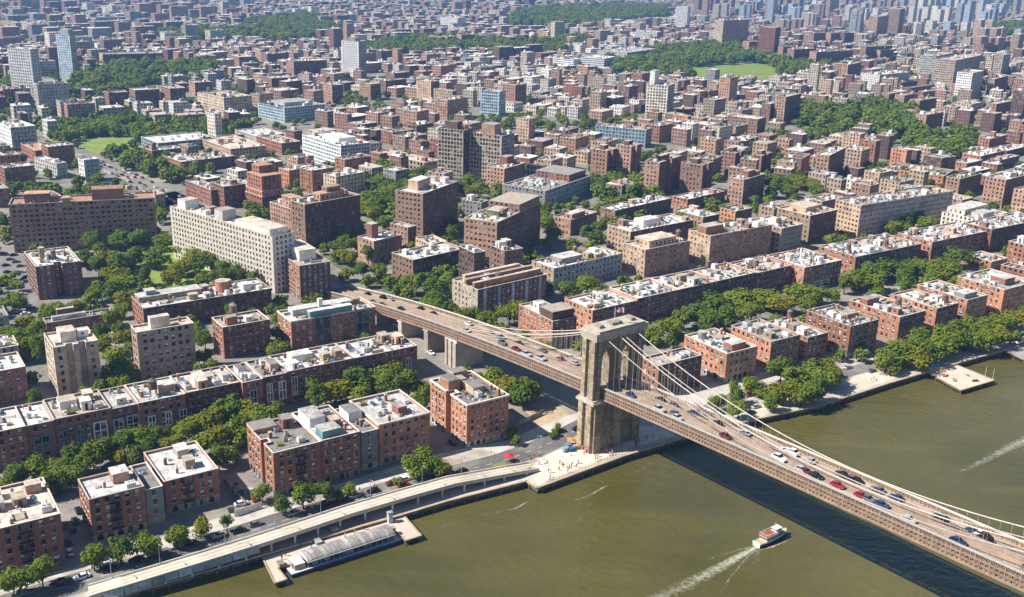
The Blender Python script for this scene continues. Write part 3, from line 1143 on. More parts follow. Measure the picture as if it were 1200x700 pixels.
def building(label, corner, th, b, a, h, wall='brick_red', roof='roof_white', level=1, floors=None, group=None, cat='apartment block', name='apartment_building',
             notch=(), fnotch=(), pent=(), base=None, arch=False, fe=(), bays=(), st=None, dens=20.0, wstyle='white', front=None, left_blank=False,
             cornice=False, parapet=0.8, pm='pane', seed=None, stripes=None, clutter=True, water_tank=None, chimney=None):
    """local x runs along the street front (b metres), local y back from the near corner (a metres)"""
    global N_WINDOWS
    rnd = random.Random(seed if seed is not None else hash((round(corner[0], 1), round(corner[1], 1))) & 0xffff)
    root = thing(name, label, cat, (corner[0], corner[1], 0), th, group)
    floors = floors or max(2, round(h / 3.1))
    st = dict(ST, **(st or {}))
    # footprint, counter-clockwise, with light wells cut into the front (y=0) and the left side (x=0)
    poly = [(0, 0)]
    for f0, f1, d in sorted(fnotch):
        poly += [(b * f0, 0), (b * f0, d), (b * f1, d), (b * f1, 0)]
    poly += [(b, 0), (b, a), (0, a)]
    for f0, f1, d in sorted(notch, reverse=True):
        poly += [(0, a * f1), (d, a * f1), (d, a * f0), (0, a * f0)]
    wl, pn, wins = MB(), MB(), ([] if level == 0 else None)
    n = len(poly)
    for i in range(n):
        p0, p1 = poly[i], poly[(i + 1) % n]
        nx, ny = p1[1] - p0[1], -(p1[0] - p0[0])
        # walls turned well away from the river side stay plain
        ln = math.hypot(nx, ny) or 1
        wx, wy = (nx * math.cos(th) - ny * math.sin(th)) / ln, (nx * math.sin(th) + ny * math.cos(th)) / ln
        fx, fy = corner[0] + (p0[0] * math.cos(th) - p0[1] * math.sin(th)), corner[1] + (p0[0] * math.sin(th) + p0[1] * math.cos(th))
        hidden = (wx * -fx + wy * -fy) / math.hypot(fx, fy) < -.08
        mt = wall
        is_left = nx < -0.01 and abs(p0[0]) < .01
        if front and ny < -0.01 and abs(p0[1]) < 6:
            mt = front  # many fronts get a darker material: shade of that side put into colour
        if hidden or (left_blank and is_left):
            wl.face([(*p0, 0), (*p1, 0), (*p1, h), (*p0, h)], mt)
        else:
            facade(wl, pn, wins, p0, p1, h, floors, st, mt, base, arch, pm=pm)
    # parapet: inner face and coping a little proud
    ip = inset(poly, 0.32)
    op = inset(poly, -(0.28 if cornice else 0.07))
    zr = h - parapet
    for i in range(n):
        j = (i + 1) % n
        wl.face([(*ip[j], zr), (*ip[i], zr), (*ip[i], h), (*ip[j], h)], wall)
    w_o = wl.build('wall', root)
    cp_ = MB()
    i2 = inset(poly, 0.36)
    z0, z1 = h - (0.45 if cornice else 0.02), h + 0.14
    for i in range(n):
        j = (i + 1) % n
        cp_.face([(*op[i], z0), (*op[j], z0), (*op[j], z1), (*op[i], z1)], 'coping')
        cp_.face([(*op[i], z1), (*op[j], z1), (*i2[j], z1), (*i2[i], z1)], 'coping')
        cp_.face([(*i2[i], z1), (*i2[j], z1), (*i2[j], h - .1), (*i2[i], h - .1)], 'coping')
        cp_.face([(*ip[i], z0), (*ip[j], z0), (*op[j], z0), (*op[i], z0)], 'coping')
    cp_.build('cornice' if cornice else 'coping', root)
    rf = MB()
    rf.face([(x, y, zr) for x, y in ip], roof)
    r_o = rf.build('roof', root)
    if pn.f:
        o = pn.build('window_panes', root)
        o['kind'] = 'stuff'
    if wins:
        for (p, ang, w, hh) in wins:
            obj('window', window_mesh(w, hh, wstyle, rnd.choice((0, 0, 0, 0, 0, 1, 1, 2, 2, 3))), root, p, ang)
            N_WINDOWS += 1
    avoid = []
    for (f0, f1, g0, g1, hh, *mt) in pent:
        m2 = mt[0] if mt else wall
        q = MB()
        x0, x1, y0, y1 = b * f0, b * f1, a * g0, a * g1
        pp = [(x0, y0), (x1, y0), (x1, y1), (x0, y1)]
        p2 = MB()
        fl = max(1, round(hh / 3.0))
        for i in range(4):
            if i in (0, 3) and x1 - x0 > 5 and y1 - y0 > 5 and not (mt and len(mt) > 1):
                tmp = MB()
                facade(tmp, p2, None, pp[i], pp[(i + 1) % 4], hh, fl, dict(st, sp=3.2), m2)
                base_n = len(q.v)
                q.v += [(x, y, z + zr) for x, y, z in tmp.v]
                q.f += [tuple(k + base_n for k in fc) for fc in tmp.f]
                q.m += tmp.m
            else:
                e0, e1 = pp[i], pp[(i + 1) % 4]
                q.face([(*e0, zr), (*e1, zr), (*e1, zr + hh), (*e0, zr + hh)], m2)
        q.box(x0 - .1, x1 + .1, y0 - .1, y1 + .1, zr + hh, zr + hh + .2, 'coping', top=roof)
        po = q.build('penthouse', root)
        if p2.f:
            p2.v = [(x, y, z + zr) for x, y, z in p2.v]
            o = p2.build('window_panes', po)
            o['kind'] = 'stuff'
        avoid.append(((x0 + x1) / 2, (x1 - x0) / 2, (y0 + y1) / 2, (y1 - y0) / 2))
    if stripes:
        # light vertical bands standing proud of the front
        k = int(b / stripes[1])
        for i in range(k):
            x = (i + .5) * b / k
            q = MB()
            q.box(x - stripes[2] / 2, x + stripes[2] / 2, -.16, -.01, 0.3, h - .5, stripes[0])
            q.build('pilaster', root)
    fh = h / floors
    for t in fe:
        fire_escape(root, b * t, fh * 1.1, fh, floors - 1)
    for (t, kf, w, hf, style) in bays:
        bay(root, b * t, fh * kf, w, fh * hf, style)
    if water_tank:
        x, y = b * water_tank[0], a * water_tank[1]
        q = MB()
        q.cyl(x, y, zr, zr + water_tank[3], water_tank[2], water_tank[2], 16, water_tank[4], top='roof_tan')
        q.build('round_bulkhead', root)
        avoid.append((x, water_tank[2], y, water_tank[2]))
    if chimney:
        x, y = b * chimney[0], a * chimney[1]
        q = MB()
        q.box(x - chimney[2], x + chimney[2], y - chimney[2], y + chimney[2], zr, zr + chimney[3], chimney[4])
        q.box(x - chimney[2] - .15, x + chimney[2] + .15, y - chimney[2] - .15, y + chimney[2] + .15, zr + chimney[3], zr + chimney[3] + .3, 'coping')
        q.build('chimney', root)
        avoid.append((x, chimney[2] + .3, y, chimney[2] + .3))
    if clutter:
        roof_fit(root, ip, zr, rnd, dens, avoid)
    return root


U_DEG = 34.0


def placed(label, ax, bx, by, cx, foot, th=U_DEG, depth=None, width=None, seg=1, jitter=0.0, mark=True, gap=0.06, segs=None, **kw):
    """a building by its near roof corner (bx, by), the ends of its left and right roof edges and the foot of that corner"""
    h = foot[1] if isinstance(foot, tuple) else solve_height(bx, by, foot)
    c = W(bx, by, h)
    t = R(th)
    u, v = (math.cos(t), math.sin(t)), (-math.sin(t), math.cos(t))

    def reach(d, target, sgn):
        lo, hi = 0.5, 190.0
        for _ in range(40):
            mid = (lo + hi) / 2
            p = proj(c[0] + d[0] * mid, c[1] + d[1] * mid, h)[0]
            if (p - target) * sgn < 0:
                lo = mid
            else:
                hi = mid
        return lo
    a = depth or reach(v, ax, -1)
    b = width or reach(u, cx, 1)
    if mark:
        m0 = (c[0] + u[0] * b / 2 + v[0] * a / 2, c[1] + u[1] * b / 2 + v[1] * a / 2)
        occ_rect(m0[0], m0[1], b / 2 + 3, a / 2 + 3, t)
    out = []
    rr = random.Random(int(bx * 7 + by * 13))
    for k in range(seg):
        w = b / seg
        hh = h + (rr.uniform(-jitter, jitter) if seg > 1 else 0)
        k2 = dict(kw)
        if segs:
            k2.update(segs[k % len(segs)])
        o = (c[0] + u[0] * w * k + v[0] * (rr.uniform(-.3, .3) if seg > 1 else 0), c[1] + u[1] * w * k + v[1] * (rr.uniform(-.3, .3) if seg > 1 else 0))
        lb = label if isinstance(label, str) else label[k % len(label)]
        out.append(building(lb, o, t, w - gap, a, hh, seed=int(bx * 31 + by * 17 + k), left_blank=kw.get('left_blank', False) or k > 0, **{q: z for q, z in k2.items() if q != 'left_blank'}))
    return out

# ------------------------------------------------------------------ riverside houses and the long rows
B = placed
ORD = ('first', 'second', 'third', 'fourth', 'fifth', 'sixth', 'seventh', 'eighth', 'ninth', 'tenth', 'eleventh', 'twelfth')


def nth(k, landmark):
    return ', %s from %s' % (ORD[k], landmark)


RH = dict(name='row_house', cat='row house', wstyle='dark')
B('red brick walk-up with iron fire escape and grey stone ground floor beside the dark alley', 0, -45, 631, 71, ('h', 15.5), depth=25, level=0, wall='brick_red', roof='roof_tan', base='stone_dark', fe=(.62,), wstyle='dark')
B('reddish brick house with bare white roof at the corner of the alley', 91, 104, 586, 169, 637, level=0, wall='brick_orange', front='brick_red', roof='roof_white', base='stone', arch=True, fe=(.45,), dens=45, fnotch=(), pent=((.55, .85, .5, .85, 3.2, 'brick_brown', 1),), **RH)
B('narrow grey-green house set between two red brick houses by the waterfront street', 0, 170, 575, 191, ('h', 12.6), depth=18, level=0, wall='wall_greygreen', roof='roof_dark', base='stone', arch=True, dens=40, **RH)
B('red brick house with pale top storey and white roof above parked cars', 0, 192, 565, 256, 604, depth=23, level=0, wall='brick_red', roof='roof_white', base='stone', arch=True, fe=(.42,), dens=30, pent=((.5, .72, .62, .85, 2.8, 'wall_grey', 1),), **RH)

LR = dict(depth=19, level=0, group=None, wall='brick_darkred', dens=11, **RH)
rows = [(-30, 512, 30, 'roof_white', (), 'end house of the long dark red row with pale cluttered roof, no bay frames'),
        (30, 500, 63, 'roof_white', ((.5, 1.0, 5.2, 1.7, 'teal'),), 'narrow dark red row house with one teal bay and bare pale roof'),
        (63, 492, 130, 'roof_tan', ((.12, 1.0, 2.6, 1.7, 'teal'), (.42, .9, 2.4, 1.6, 'teal'), (.78, .9, 4.6, 1.9, 'white')), 'wide row house with two teal bays and a white bay at its end'),
        (130, 480, 162, 'roof_grey', ((.22, .9, 3.4, 1.9, 'white'), (.75, .9, 4.2, 2.0, 'white')), 'row house with two white framed bays and glazed roof boxes'),
        (162, 473, 217, 'roof_white', ((.25, 1.1, 2.6, 1.9, 'white'), (.6, 1.1, 2.2, 2.0, 'white'), (.92, 1.1, 2.8, 1.9, 'white')), 'row house with three slim white bays and white roof terrace'),
        (217, 461, 284, 'roof_tan', (), 'plain dark red row house with tan roof behind the big trees'),
        (284, 449, 308, 'roof_dark', ((.5, 1.0, 2.8, 2.0, 'white'),), 'narrow row house with dark tarred roof and one white bay'),
        (308, 443, 336, 'roof_dark', ((.25, 1.0, 2.4, 2.2, 'white'), (.78, 1.0, 3.0, 2.2, 'white')), 'row house with dark roof and a pair of tall white bays'),
        (336, 436, 416, 'roof_white', ((.1, 1.0, 2.4, 2.3, 'white'),), 'long row house with white patched roof and tall end bay'),
        (416, 420, 489, 'roof_white', ((.85, .9, 2.8, 1.8, 'white'),), 'last house of the dark red row with white roof next to the bridge approach')]
for i, (x0, y0, x1, rf, bays_, lb) in enumerate(rows):
    B(lb, 0, x0, y0, x1, ('h', 13.6 + (.5, 0, .2, -.3, .4, 0, .3, .1, 0, -.4)[i]), roof=rf, bays=bays_, left_blank=i > 0,
      pent=(((.2, .5, .45, .75, 2.8, 'white_paint', 1),) if i in (2, 6, 8) else ((.55, .9, .3, .6, 3.0, 'brick_tan', 1),) if i in (4, 7) else ()), **LR)

B('tall orange brick gable house with light well and dark roof on the waterfront street', 289, 320, 531.5, 376, 584, level=0, wall='brick_orange', front='brick_red', roof='roof_dark', base='stone_dark', arch=True, fe=(.55,), notch=((.34, .46, 2.2),), dens=30, st=dict(sp=2.7), pent=((.0, .5, .72, 1.0, 1.6, 'brick_orange', 1),), left_blank=False, **RH)
B('red brick waterfront house with glazed roof pavilion', 0, 376.5, 517, 422, ('h', 16.4), depth=25, level=0, wall='brick_red', roof='roof_grey', base='stone_dark', arch=True, dens=16, st=dict(sp=2.6), pent=((.08, .55, .05, .28, 3.2, 'teal_paint', 1), (.1, .5, .5, .9, 3.0, 'white_paint', 1)), left_blank=True, **RH)
B('narrow grey house with low pale stone porch on the waterfront street', 0, 423, 508, 443, ('h', 14.2), depth=22, level=0, wall='wall_grey', roof='roof_dark', base='coping', arch=True, dens=20, left_blank=True, pent=((.1, .9, .5, .85, 3.4, 'white_paint', 1),), **RH)
B('red brick waterfront house with pale attic storey and clean white roof', 0, 444, 498, 504, ('h', 15.6), depth=23, level=0, wall='brick_red', roof='roof_white', base='stone_dark', arch=True, dens=20, cornice=True, left_blank=True, **RH)
B('free-standing orange brick block with deep light well facing the plaza', 504.4, 547.4, 475, 596.4, 526, level=0, wall='brick_orange', front='brick_red', roof='roof_dark', base='stone', arch=True, notch=((.42, .56, 3.2),), dens=16, cornice=True, wstyle='dark', st=dict(sp=2.6, ww=1.15, wh=1.9),
  pent=((.05, .32, .55, .78, 4.2, 'brick_orange', 1), (.4, .75, .82, .98, 3.6, 'brick_brown', 1), (.42, .7, .3, .6, 2.6, 'brick_tan', 1)))

# blocks behind the long row
B('grey-faced block with pale corner piers and boxy penthouse near the left lawn street', 51, 62, 408, 115, 470, level=0, wall='brick_pale', front='brick_pale', roof='roof_tan', dens=40, fnotch=((.28, .44, 2.0), (.56, .72, 2.0)), pent=((.25, .6, .35, .75, 4.0, 'wall_cream', 1),), wstyle='dark')
B('tan brick block with boxy cream penthouse and window bays behind the long row', 153, 160, 390, 227, 448, level=0, wall='brick_tan', front='brick_pale', roof='roof_tan', dens=40, pent=((.28, .62, .35, .7, 4.6, 'wall_cream', 1),), st=dict(sp=2.8, ww=1.5), wstyle='dark')
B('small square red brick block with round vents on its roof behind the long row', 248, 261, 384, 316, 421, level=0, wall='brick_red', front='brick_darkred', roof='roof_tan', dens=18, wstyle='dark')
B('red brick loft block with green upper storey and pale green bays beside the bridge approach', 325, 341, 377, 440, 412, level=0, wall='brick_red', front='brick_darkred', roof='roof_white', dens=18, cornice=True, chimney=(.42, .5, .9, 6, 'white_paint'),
  pent=((.22, .72, .02, .2, 3.4, 'teal_paint', 1), (.1, .8, .5, .85, 2.6, 'roof_white', 1)), bays=((.36, 0.5, 7.5, 4.6, 'teal'), (.84, 0.5, 6.5, 4.6, 'teal')))
B('square brown tower block with big cream roof housing beside the highway', 316, 351, 312, 387, 353, level=0, wall='brick_orange', front='brick_dark', roof='roof_tan', dens=60, st=dict(sp=2.9, ww=1.3), floors=8,
  pent=((.25, .8, .25, .75, 5.5, 'wall_cream', 1),))
B('long low wedge block with pale roof and round brick tank housing', 154, 167.5, 362, 318, ('h', 11.5), level=1, wall='brick_orange', front='brick_dark', roof='roof_white', dens=26, water_tank=(.66, .5, 3.4, 5.5, 'brick_red'), chimney=(.12, .75, 2.2, 4.5, 'wall_bluegrey'), pent=((.02, .5, .55, .95, 2.4, 'brick_tan', 1),))
B('dark red L-shaped block with light well and cluttered roof by the parking street', 28, 41.5, 313, 95, 352, level=0, wall='brick_darkred', roof='roof_white', dens=15, fnotch=((.4, .58, 4.0),), chimney=(.3, .6, 1.2, 5, 'brick_tan'), wstyle='white')
B('low maroon block with sloping grey roof wings behind the left street', 50, 54, 379, 133, 398, level=0, wall='brick_darkred', roof='roof_grey', dens=16, pent=((.1, .6, .15, .4, 2.6, 'roof_white', 1), (.2, .45, .6, .85, 4.6, 'brick_dark', 1)))
B('red brick walk-up with tiled pale roof at the left street corner', 0, -40, 442, 30, ('h', 13.5), depth=18, level=0, wall='brick_darkred', roof='roof_white', dens=14, wstyle='white')
B('small grey house with curved roof strips beside the parking street', 0, -22, 412, 22, ('h', 9), depth=16, level=1, wall='wall_grey', roof='roof_tan', dens=14)
B('low teal-roofed house on the parking street', 0, -25, 375, 10, ('h', 9), depth=15, level=1, wall='wall_bluegrey', roof='roof_grey', dens=16)

# big slabs on the left
B('long cream slab block with rows of dark windows and white roof houses above the park', 199, 319, 278, 345, ('h', 30), th=50, level=1, wall='wall_cream', front='wall_white', roof='roof_tan', floors=11, st=dict(sp=2.7, ww=1.3, wh=1.6), dens=70,
  pent=((.2, .8, .88, .96, 5, 'wall_white', 1), (.2, .8, .5, .58, 5.5, 'wall_white', 1), (.1, .9, .04, .36, 3.5, 'wall_cream', 1)))
B('huge dark brown slab block with brick roof boxes left of the park', 9, 10, 240, 181, 297, th=19, depth=17, level=1, wall='brick_brown', front='brick_brown', roof='roof_clay', floors=10, st=dict(sp=2.9, ww=1.9, wh=1.4), dens=90, pent=((.1, .27, .3, .8, 5, 'brick_dark', 1), (.36, .41, .0, .3, 3, 'brick_brown', 1), (.56, .78, .3, .85, 6, 'brick_brown', 1)))
B('stepped brick tower of three tiers among low roofs, lowest tier', 287, 307, 231, 334, 250, th=44, level=1, wall='brick_red', front='brick_dark', roof='roof_clay', dens=90, floors=3, clutter=False,
  pent=((.03, .97, .03, .97, 4.2), (.07, .93, .07, .93, 14.0), (.3, .9, .5, .93, 19)))
B('curved-plan dark brown block with stepped clay terraces, wing towards the park trees', 316, 366, 254, 390, 282, th=44, level=1, wall='brick_brown', front='brick_dark', roof='roof_clay', dens=60, notch=((.18, .3, 2.0),), pent=((.2, .9, .3, .6, 3.5), (.3, .8, .6, .85, 6)))
B('long dark brown wing with stepped clay terraces in front of the glass office', 340, 357, 240, 422, ('h', 27), th=46, level=1, wall='brick_brown', front='brick_dark', roof='roof_clay', dens=70, pent=((.35, .85, .3, .8, 4), (.5, .75, .4, .75, 7)))
B('white and teal glass office with rounded corner behind the dark brown wings', 354, 399, 171, 434, 201, th=40, level=1, wall='wall_white', front='wall_bluegrey', roof='roof_white', pm='pane_blue', st=dict(sp=2.6, ww=2.0, wh=1.7), dens=50, pent=((.2, .8, .2, .6, 4, 'wall_white', 1),))
B('long low hall with square pink piers and flat pale roof', 437, 497, 191, 516, 203, th=48, level=1, wall='brick_tan', roof='roof_tan', st=dict(sp=4, ww=2.6, wh=6), floors=2, dens=90)
TW = dict(name='tower_block', cat='tower block')
B('brown slab tower with white roof and square tank house beyond the green', 463, 495.6, 227.6, 537, 283, th=64, level=1, wall='brick_brown', front='brick_dark', roof='roof_white', dens=90, pent=((.2, .55, .45, .8, 6, 'brick_tan', 1),), st=dict(sp=2.8, ww=1.6, wh=1.4), **TW)
B('brown slab tower with roof garden and taller rear wing', 544, 582.5, 261, 634, 314, th=64, level=1, wall='brick_brown', front='brick_dark', roof='roof_tan', dens=40, pent=((.5, .98, .02, .98, 5, 'brick_brown'), (.25, .45, .3, .7, 3.2, 'roof_green', 1)), st=dict(sp=2.8, ww=1.6, wh=1.4), **TW)
B('small brown block with tall brick stack beside the green', 419, 438, 283, 471, 311, th=48, level=1, wall='brick_brown', front='brick_dark', roof='roof_white', dens=40, chimney=(.35, .7, 2.4, 8, 'brick_red'))
B('little brown stair tower joined behind the brick stack block', 457, 478, 267, 488, 291, th=50, level=1, wall='brick_brown', front='brick_dark', roof='roof_white', dens=40, **TW)
B('square-cut low brown block with white roof beside the highway trees', 459, 484, 305, 545, 332, th=44, level=1, wall='brick_brown', front='brick_dark', roof='roof_white', dens=22)
B('striped pale block with brick saw-tooth roof ridges beside the bridge deck', 530, 560, 340, 641, 373, th=40, level=0, wall='brick_pale', front='brick_dark', roof='roof_tan', dens=16, stripes=('wall_bluegrey', 8.0, 2.0), pent=((.02, .98, .18, .27, 3, 'brick_orange', 1), (.02, .98, .5, .58, 3, 'brick_orange', 1), (.1, .9, .78, .88, 3, 'brick_tan', 1)))
B('tall red brick block with dark glass top floor rising right behind the bridge cables', 608, 648, 377, 676, 410, level=0, wall='brick_orange', front='brick_dark', roof='roof_tan', dens=18, pent=((.05, .95, .05, .4, 4.5, 'brick_dark', 1),))
B('grey-blue block with shrubs on its pale roof', 623, 649, 315, 730, 341, th=40, level=0, wall='brick_tan', front='wall_bluegrey', roof='roof_white', dens=14, wstyle='dark', pent=((.2, .5, .3, .8, 3, 'wall_grey', 1),))
B(['orange-ended dark row house with white roof right behind the bridge tower', 'dark row house with glazed roof boxes behind the tree belt', 'dark row house with arched white roof tents behind the tree belt', 'dark row house with brick roof walls behind the tree belt', 'last dark row house beside the brick block with the thin roof mast'],
  662, 695, 363, 928, ('h', 12.5), th=36, seg=5, jitter=.5, level=0, wall='brick_orange', front='brick_dark', dens=10, **RH,
  segs=[dict(roof='roof_white'), dict(roof='roof_white'), dict(roof='roof_tan'), dict(roof='roof_tan'), dict(roof='roof_tan')])
B('tan terraced block with planted ledge and stepped top', 730, 756.6, 293, 809, 325, th=38, level=0, wall='brick_tan', front='brick_brown', roof='roof_tan', dens=24, pent=((.15, .75, .15, .8, 4.2),))
B('flat-roofed tan block with white roof plant behind the terraced block', 712, 739, 272, 813, ('h', 15), th=38, level=1, wall='brick_tan', front='brick_dark', roof='roof_white', dens=22, pent=((.3, .55, .3, .7, 4, 'white_paint', 1),))
B('tan corner block with pyramid-topped roof house and roof garden', 807, 833, 277, 905, 313, th=36, level=0, wall='brick_tan', front='brick_brown', roof='roof_tan', dens=20, pent=((.03, .3, .3, .7, 4.5, 'brick_orange', 1),), st=dict(sp=2.9, ww=1.5, wh=1.5))
B('dark brown wing with brick roof boxes beside the schoolyard trees', 648, 669, 258, 700, 277, th=52, level=1, wall='brick_brown', front='brick_dark', roof='roof_tan', dens=40, pent=((.1, .6, .1, .5, 3.5),))
B('long dark low block with white roof beyond the terraced block', 704, 721, 247, 787, 263, th=44, level=1, wall='brick_brown', front='brick_dark', roof='roof_white', dens=28)
B('low red brick block with white roof and round vent', 788, 806, 234, 850, 247, th=44, level=1, wall='brick_red', front='brick_dark', roof='roof_white', dens=30)
B('low tan brick block with single red chimney box', 789, 824, 255, 843, 266, th=40, level=1, wall='brick_tan', front='brick_dark', roof='roof_white', dens=30, chimney=(.5, .5, 1.3, 4.5, 'brick_red'))
B('small cube of red brick with white roof domes', 844, 862, 248, 882, 263, th=40, level=1, wall='brick_orange', front='brick_dark', roof='roof_white', dens=20)
B('brown tower with brick tank house above the low roofs', 854, 872, 211, 897, 240, th=50, level=1, wall='brick_brown', front='brick_dark', roof='roof_tan', dens=50, pent=((.4, .7, .3, .7, 4.5, 'brick_red', 1),), **TW)

# right bank
B('plain brick block with pale roof close behind the bridge cables', 752, 772, 429, 823, ('h', 13.5), level=0, wall='brick_orange', front='brick_dark', roof='roof_grey', dens=14, wstyle='dark')
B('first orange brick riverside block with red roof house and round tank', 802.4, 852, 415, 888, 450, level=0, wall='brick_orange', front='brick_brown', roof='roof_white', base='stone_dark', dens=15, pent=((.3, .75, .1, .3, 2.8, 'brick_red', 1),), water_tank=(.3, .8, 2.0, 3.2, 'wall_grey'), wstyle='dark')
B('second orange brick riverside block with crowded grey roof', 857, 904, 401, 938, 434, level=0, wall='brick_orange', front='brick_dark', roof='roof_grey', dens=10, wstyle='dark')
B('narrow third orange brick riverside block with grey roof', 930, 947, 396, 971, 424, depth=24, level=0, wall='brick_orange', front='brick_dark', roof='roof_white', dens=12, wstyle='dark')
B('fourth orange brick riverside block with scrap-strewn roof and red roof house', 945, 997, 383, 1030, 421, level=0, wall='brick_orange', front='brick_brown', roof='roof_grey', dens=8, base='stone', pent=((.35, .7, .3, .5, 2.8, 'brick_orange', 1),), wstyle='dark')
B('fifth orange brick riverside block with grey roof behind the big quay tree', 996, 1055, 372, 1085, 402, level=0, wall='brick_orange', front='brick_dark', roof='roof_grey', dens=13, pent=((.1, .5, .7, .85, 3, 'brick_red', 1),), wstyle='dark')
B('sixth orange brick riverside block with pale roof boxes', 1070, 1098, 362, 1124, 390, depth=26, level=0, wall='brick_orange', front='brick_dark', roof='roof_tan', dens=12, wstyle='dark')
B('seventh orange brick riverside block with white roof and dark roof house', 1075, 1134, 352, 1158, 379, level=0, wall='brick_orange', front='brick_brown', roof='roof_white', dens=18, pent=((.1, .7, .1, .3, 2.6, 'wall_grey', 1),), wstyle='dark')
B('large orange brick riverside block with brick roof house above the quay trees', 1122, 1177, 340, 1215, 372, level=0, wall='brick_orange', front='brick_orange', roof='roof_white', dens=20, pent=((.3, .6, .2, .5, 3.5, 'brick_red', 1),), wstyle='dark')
B('small low orange brick block behind the riverside blocks', 1131, 1162, 307, 1181, 318, level=1, wall='brick_orange', front='brick_brown', roof='roof_white', dens=14)
B('bright orange brick block at the end of the tree belt', 1182, 1207, 289, 1240, 316, level=1, wall='brick_orange', front='brick_orange', roof='roof_white', dens=20)
B('brick block with thin white roof mast and glazed ground floor', 898, 943, 314, 987, 341, level=0, wall='brick_orange', front='brick_dark', roof='roof_white', dens=13, chimney=(.35, .45, .35, 7, 'white_paint'), bays=((.5, 0, 12, 1.2, 'white'),))
B(['tan-ended dark row house with white roof behind the tree belt, beside the mast block', 'dark row house with clay roof ridge behind the tree belt'], 960, 1003, 301, 1080, ('h', 12), seg=2, jitter=.3, level=0, wall='brick_orange', front='brick_dark', dens=13, segs=[dict(roof='roof_white'), dict(roof='roof_tan')], **RH)
B(['orange-ended dark row house beyond the tree belt with pale crowded roof', 'dark end row house beyond the tree belt, next to the stepped pale block'], 1052, 1093, 284, 1162, ('h', 13), seg=2, level=0, wall='brick_orange', front='brick_dark', dens=12, segs=[dict(roof='roof_white'), dict(roof='roof_tan')], **RH)
B('dark red flat block with clean edge at the far end of the row', 1130, 1163, 269, 1225, ('h', 15), level=1, wall='brick_red', front='brick_dark', roof='roof_white', dens=24)
B('very long grey-brown slab with many window bands and green patches on its roof', 979.5, 1009, 241, 1118, 279, th=33, level=1, wall='brick_tan', front='wall_grey', roof='roof_white', dens=18, st=dict(sp=2.8, ww=1.5, wh=1.4))
B('brown block with planted roof edge next to the long slab', 911, 950, 253, 981, 287, th=40, level=1, wall='brick_tan', front='brick_dark', roof='roof_tan', dens=30, pent=((.2, .8, .3, .8, 3.5, 'brick_tan', 1),))
B('tan block with white roof tanks between the mast block and the planted block', 878, 916, 268, 941, 298, th=38, level=1, wall='brick_tan', front='wall_grey', roof='roof_white', dens=24, pent=((.3, .6, .3, .6, 3, 'white_paint', 1),))
B('slim brown tower with white roof clutter beside the round grove', 957, 972, 182.5, 991, 215, th=58, level=1, wall='brick_brown', front='brick_dark', roof='roof_white', dens=30, **TW)
B('long orange brick block with green patches along its roof', 1036, 1106, 207, 1118, 220, th=56, level=1, wall='brick_orange', front='brick_dark', roof='roof_green', dens=18)
B('square brown block with planted green roof', 1109, 1125, 210, 1151, 232, th=42, level=1, wall='brick_brown', front='brick_dark', roof='roof_green', dens=40)
B('tall brown block with tan roof at the right beyond the long slab', 1155, 1179, 211, 1210, 245, th=40, level=1, wall='brick_brown', front='brick_dark', roof='roof_tan', dens=30, **TW)
B('stepped pale block of white terraces beyond the row houses', 1104, 1150, 258, 1182, 278, th=40, level=1, wall='wall_cream', front='brick_tan', roof='roof_white', dens=18, pent=((.1, .95, .5, .95, 4, 'wall_cream'), (.2, .6, .1, .4, 3, 'wall_white', 1)))
B('dark brown block at the frame edge beyond the stepped pale block', 1188, 1215, 226, 1260, 252, th=40, level=1, wall='brick_brown', front='brick_dark', roof='roof_tan', dens=40)
for i, (ax, bx_, by_, cx, bs) in enumerate(((1115, 1133, 192, 1152, 202), (1128, 1150, 183, 1178, 193), (1160, 1172, 188, 1195, 199), (1130, 1148, 177, 1160, 184), (1160, 1180, 177, 1205, 186))):
    B(['flat brick cube with pale roof in the cluster beside the playing field trees'][0], ax, bx_, by_, cx, bs, th=42, level=1, wall='brick_red', front='brick_dark', roof='roof_white', dens=40, group='brick cubes beside the playing field trees')
B('brick cube topped by a red tank house beside the playing field trees', 1147, 1160, 163, 1180, 177, th=44, level=1, wall='brick_orange', front='brick_red', roof='roof_tan', dens=50, chimney=(.5, .5, 2, 5, 'brick_red'))

# middle distance
B('dark striped tower with pale vertical ribs, slimmer of the twin pair', 513, 543, 153, 553, 214, th=66, level=1, wall='brick_pale', front='brick_dark', roof='roof_dark', dens=60, st=dict(sp=2.6, ww=1.9, wh=2, tall=1), pent=((.2, .8, .3, .7, 6, 'brick_dark', 1),), **TW)
B('dark striped tower with brown roof house, broader of the twin pair', 550, 588, 160, 603, 217, th=60, level=1, wall='brick_pale', front='wall_grey', roof='roof_grey', dens=60, st=dict(sp=2.6, ww=1.9, wh=2, tall=1), pent=((.2, .7, .3, .7, 8, 'brick_brown', 1),), **TW)
B('plain brown block with brick roof box just in front of the twin striped towers', 570, 591, 198, 615, 226, th=58, level=1, wall='brick_brown', front='brick_dark', roof='roof_tan', dens=50, pent=((.55, .9, .5, .9, 6, 'brick_red', 1),), **TW)
B('wide grey block with flat bluish roof between brown towers', 589, 639, 224, 692, 246, th=58, level=1, wall='wall_grey', front='wall_bluegrey', roof='roof_grey', dens=30, pent=((.6, .98, .1, .9, 5, 'brick_red'),))
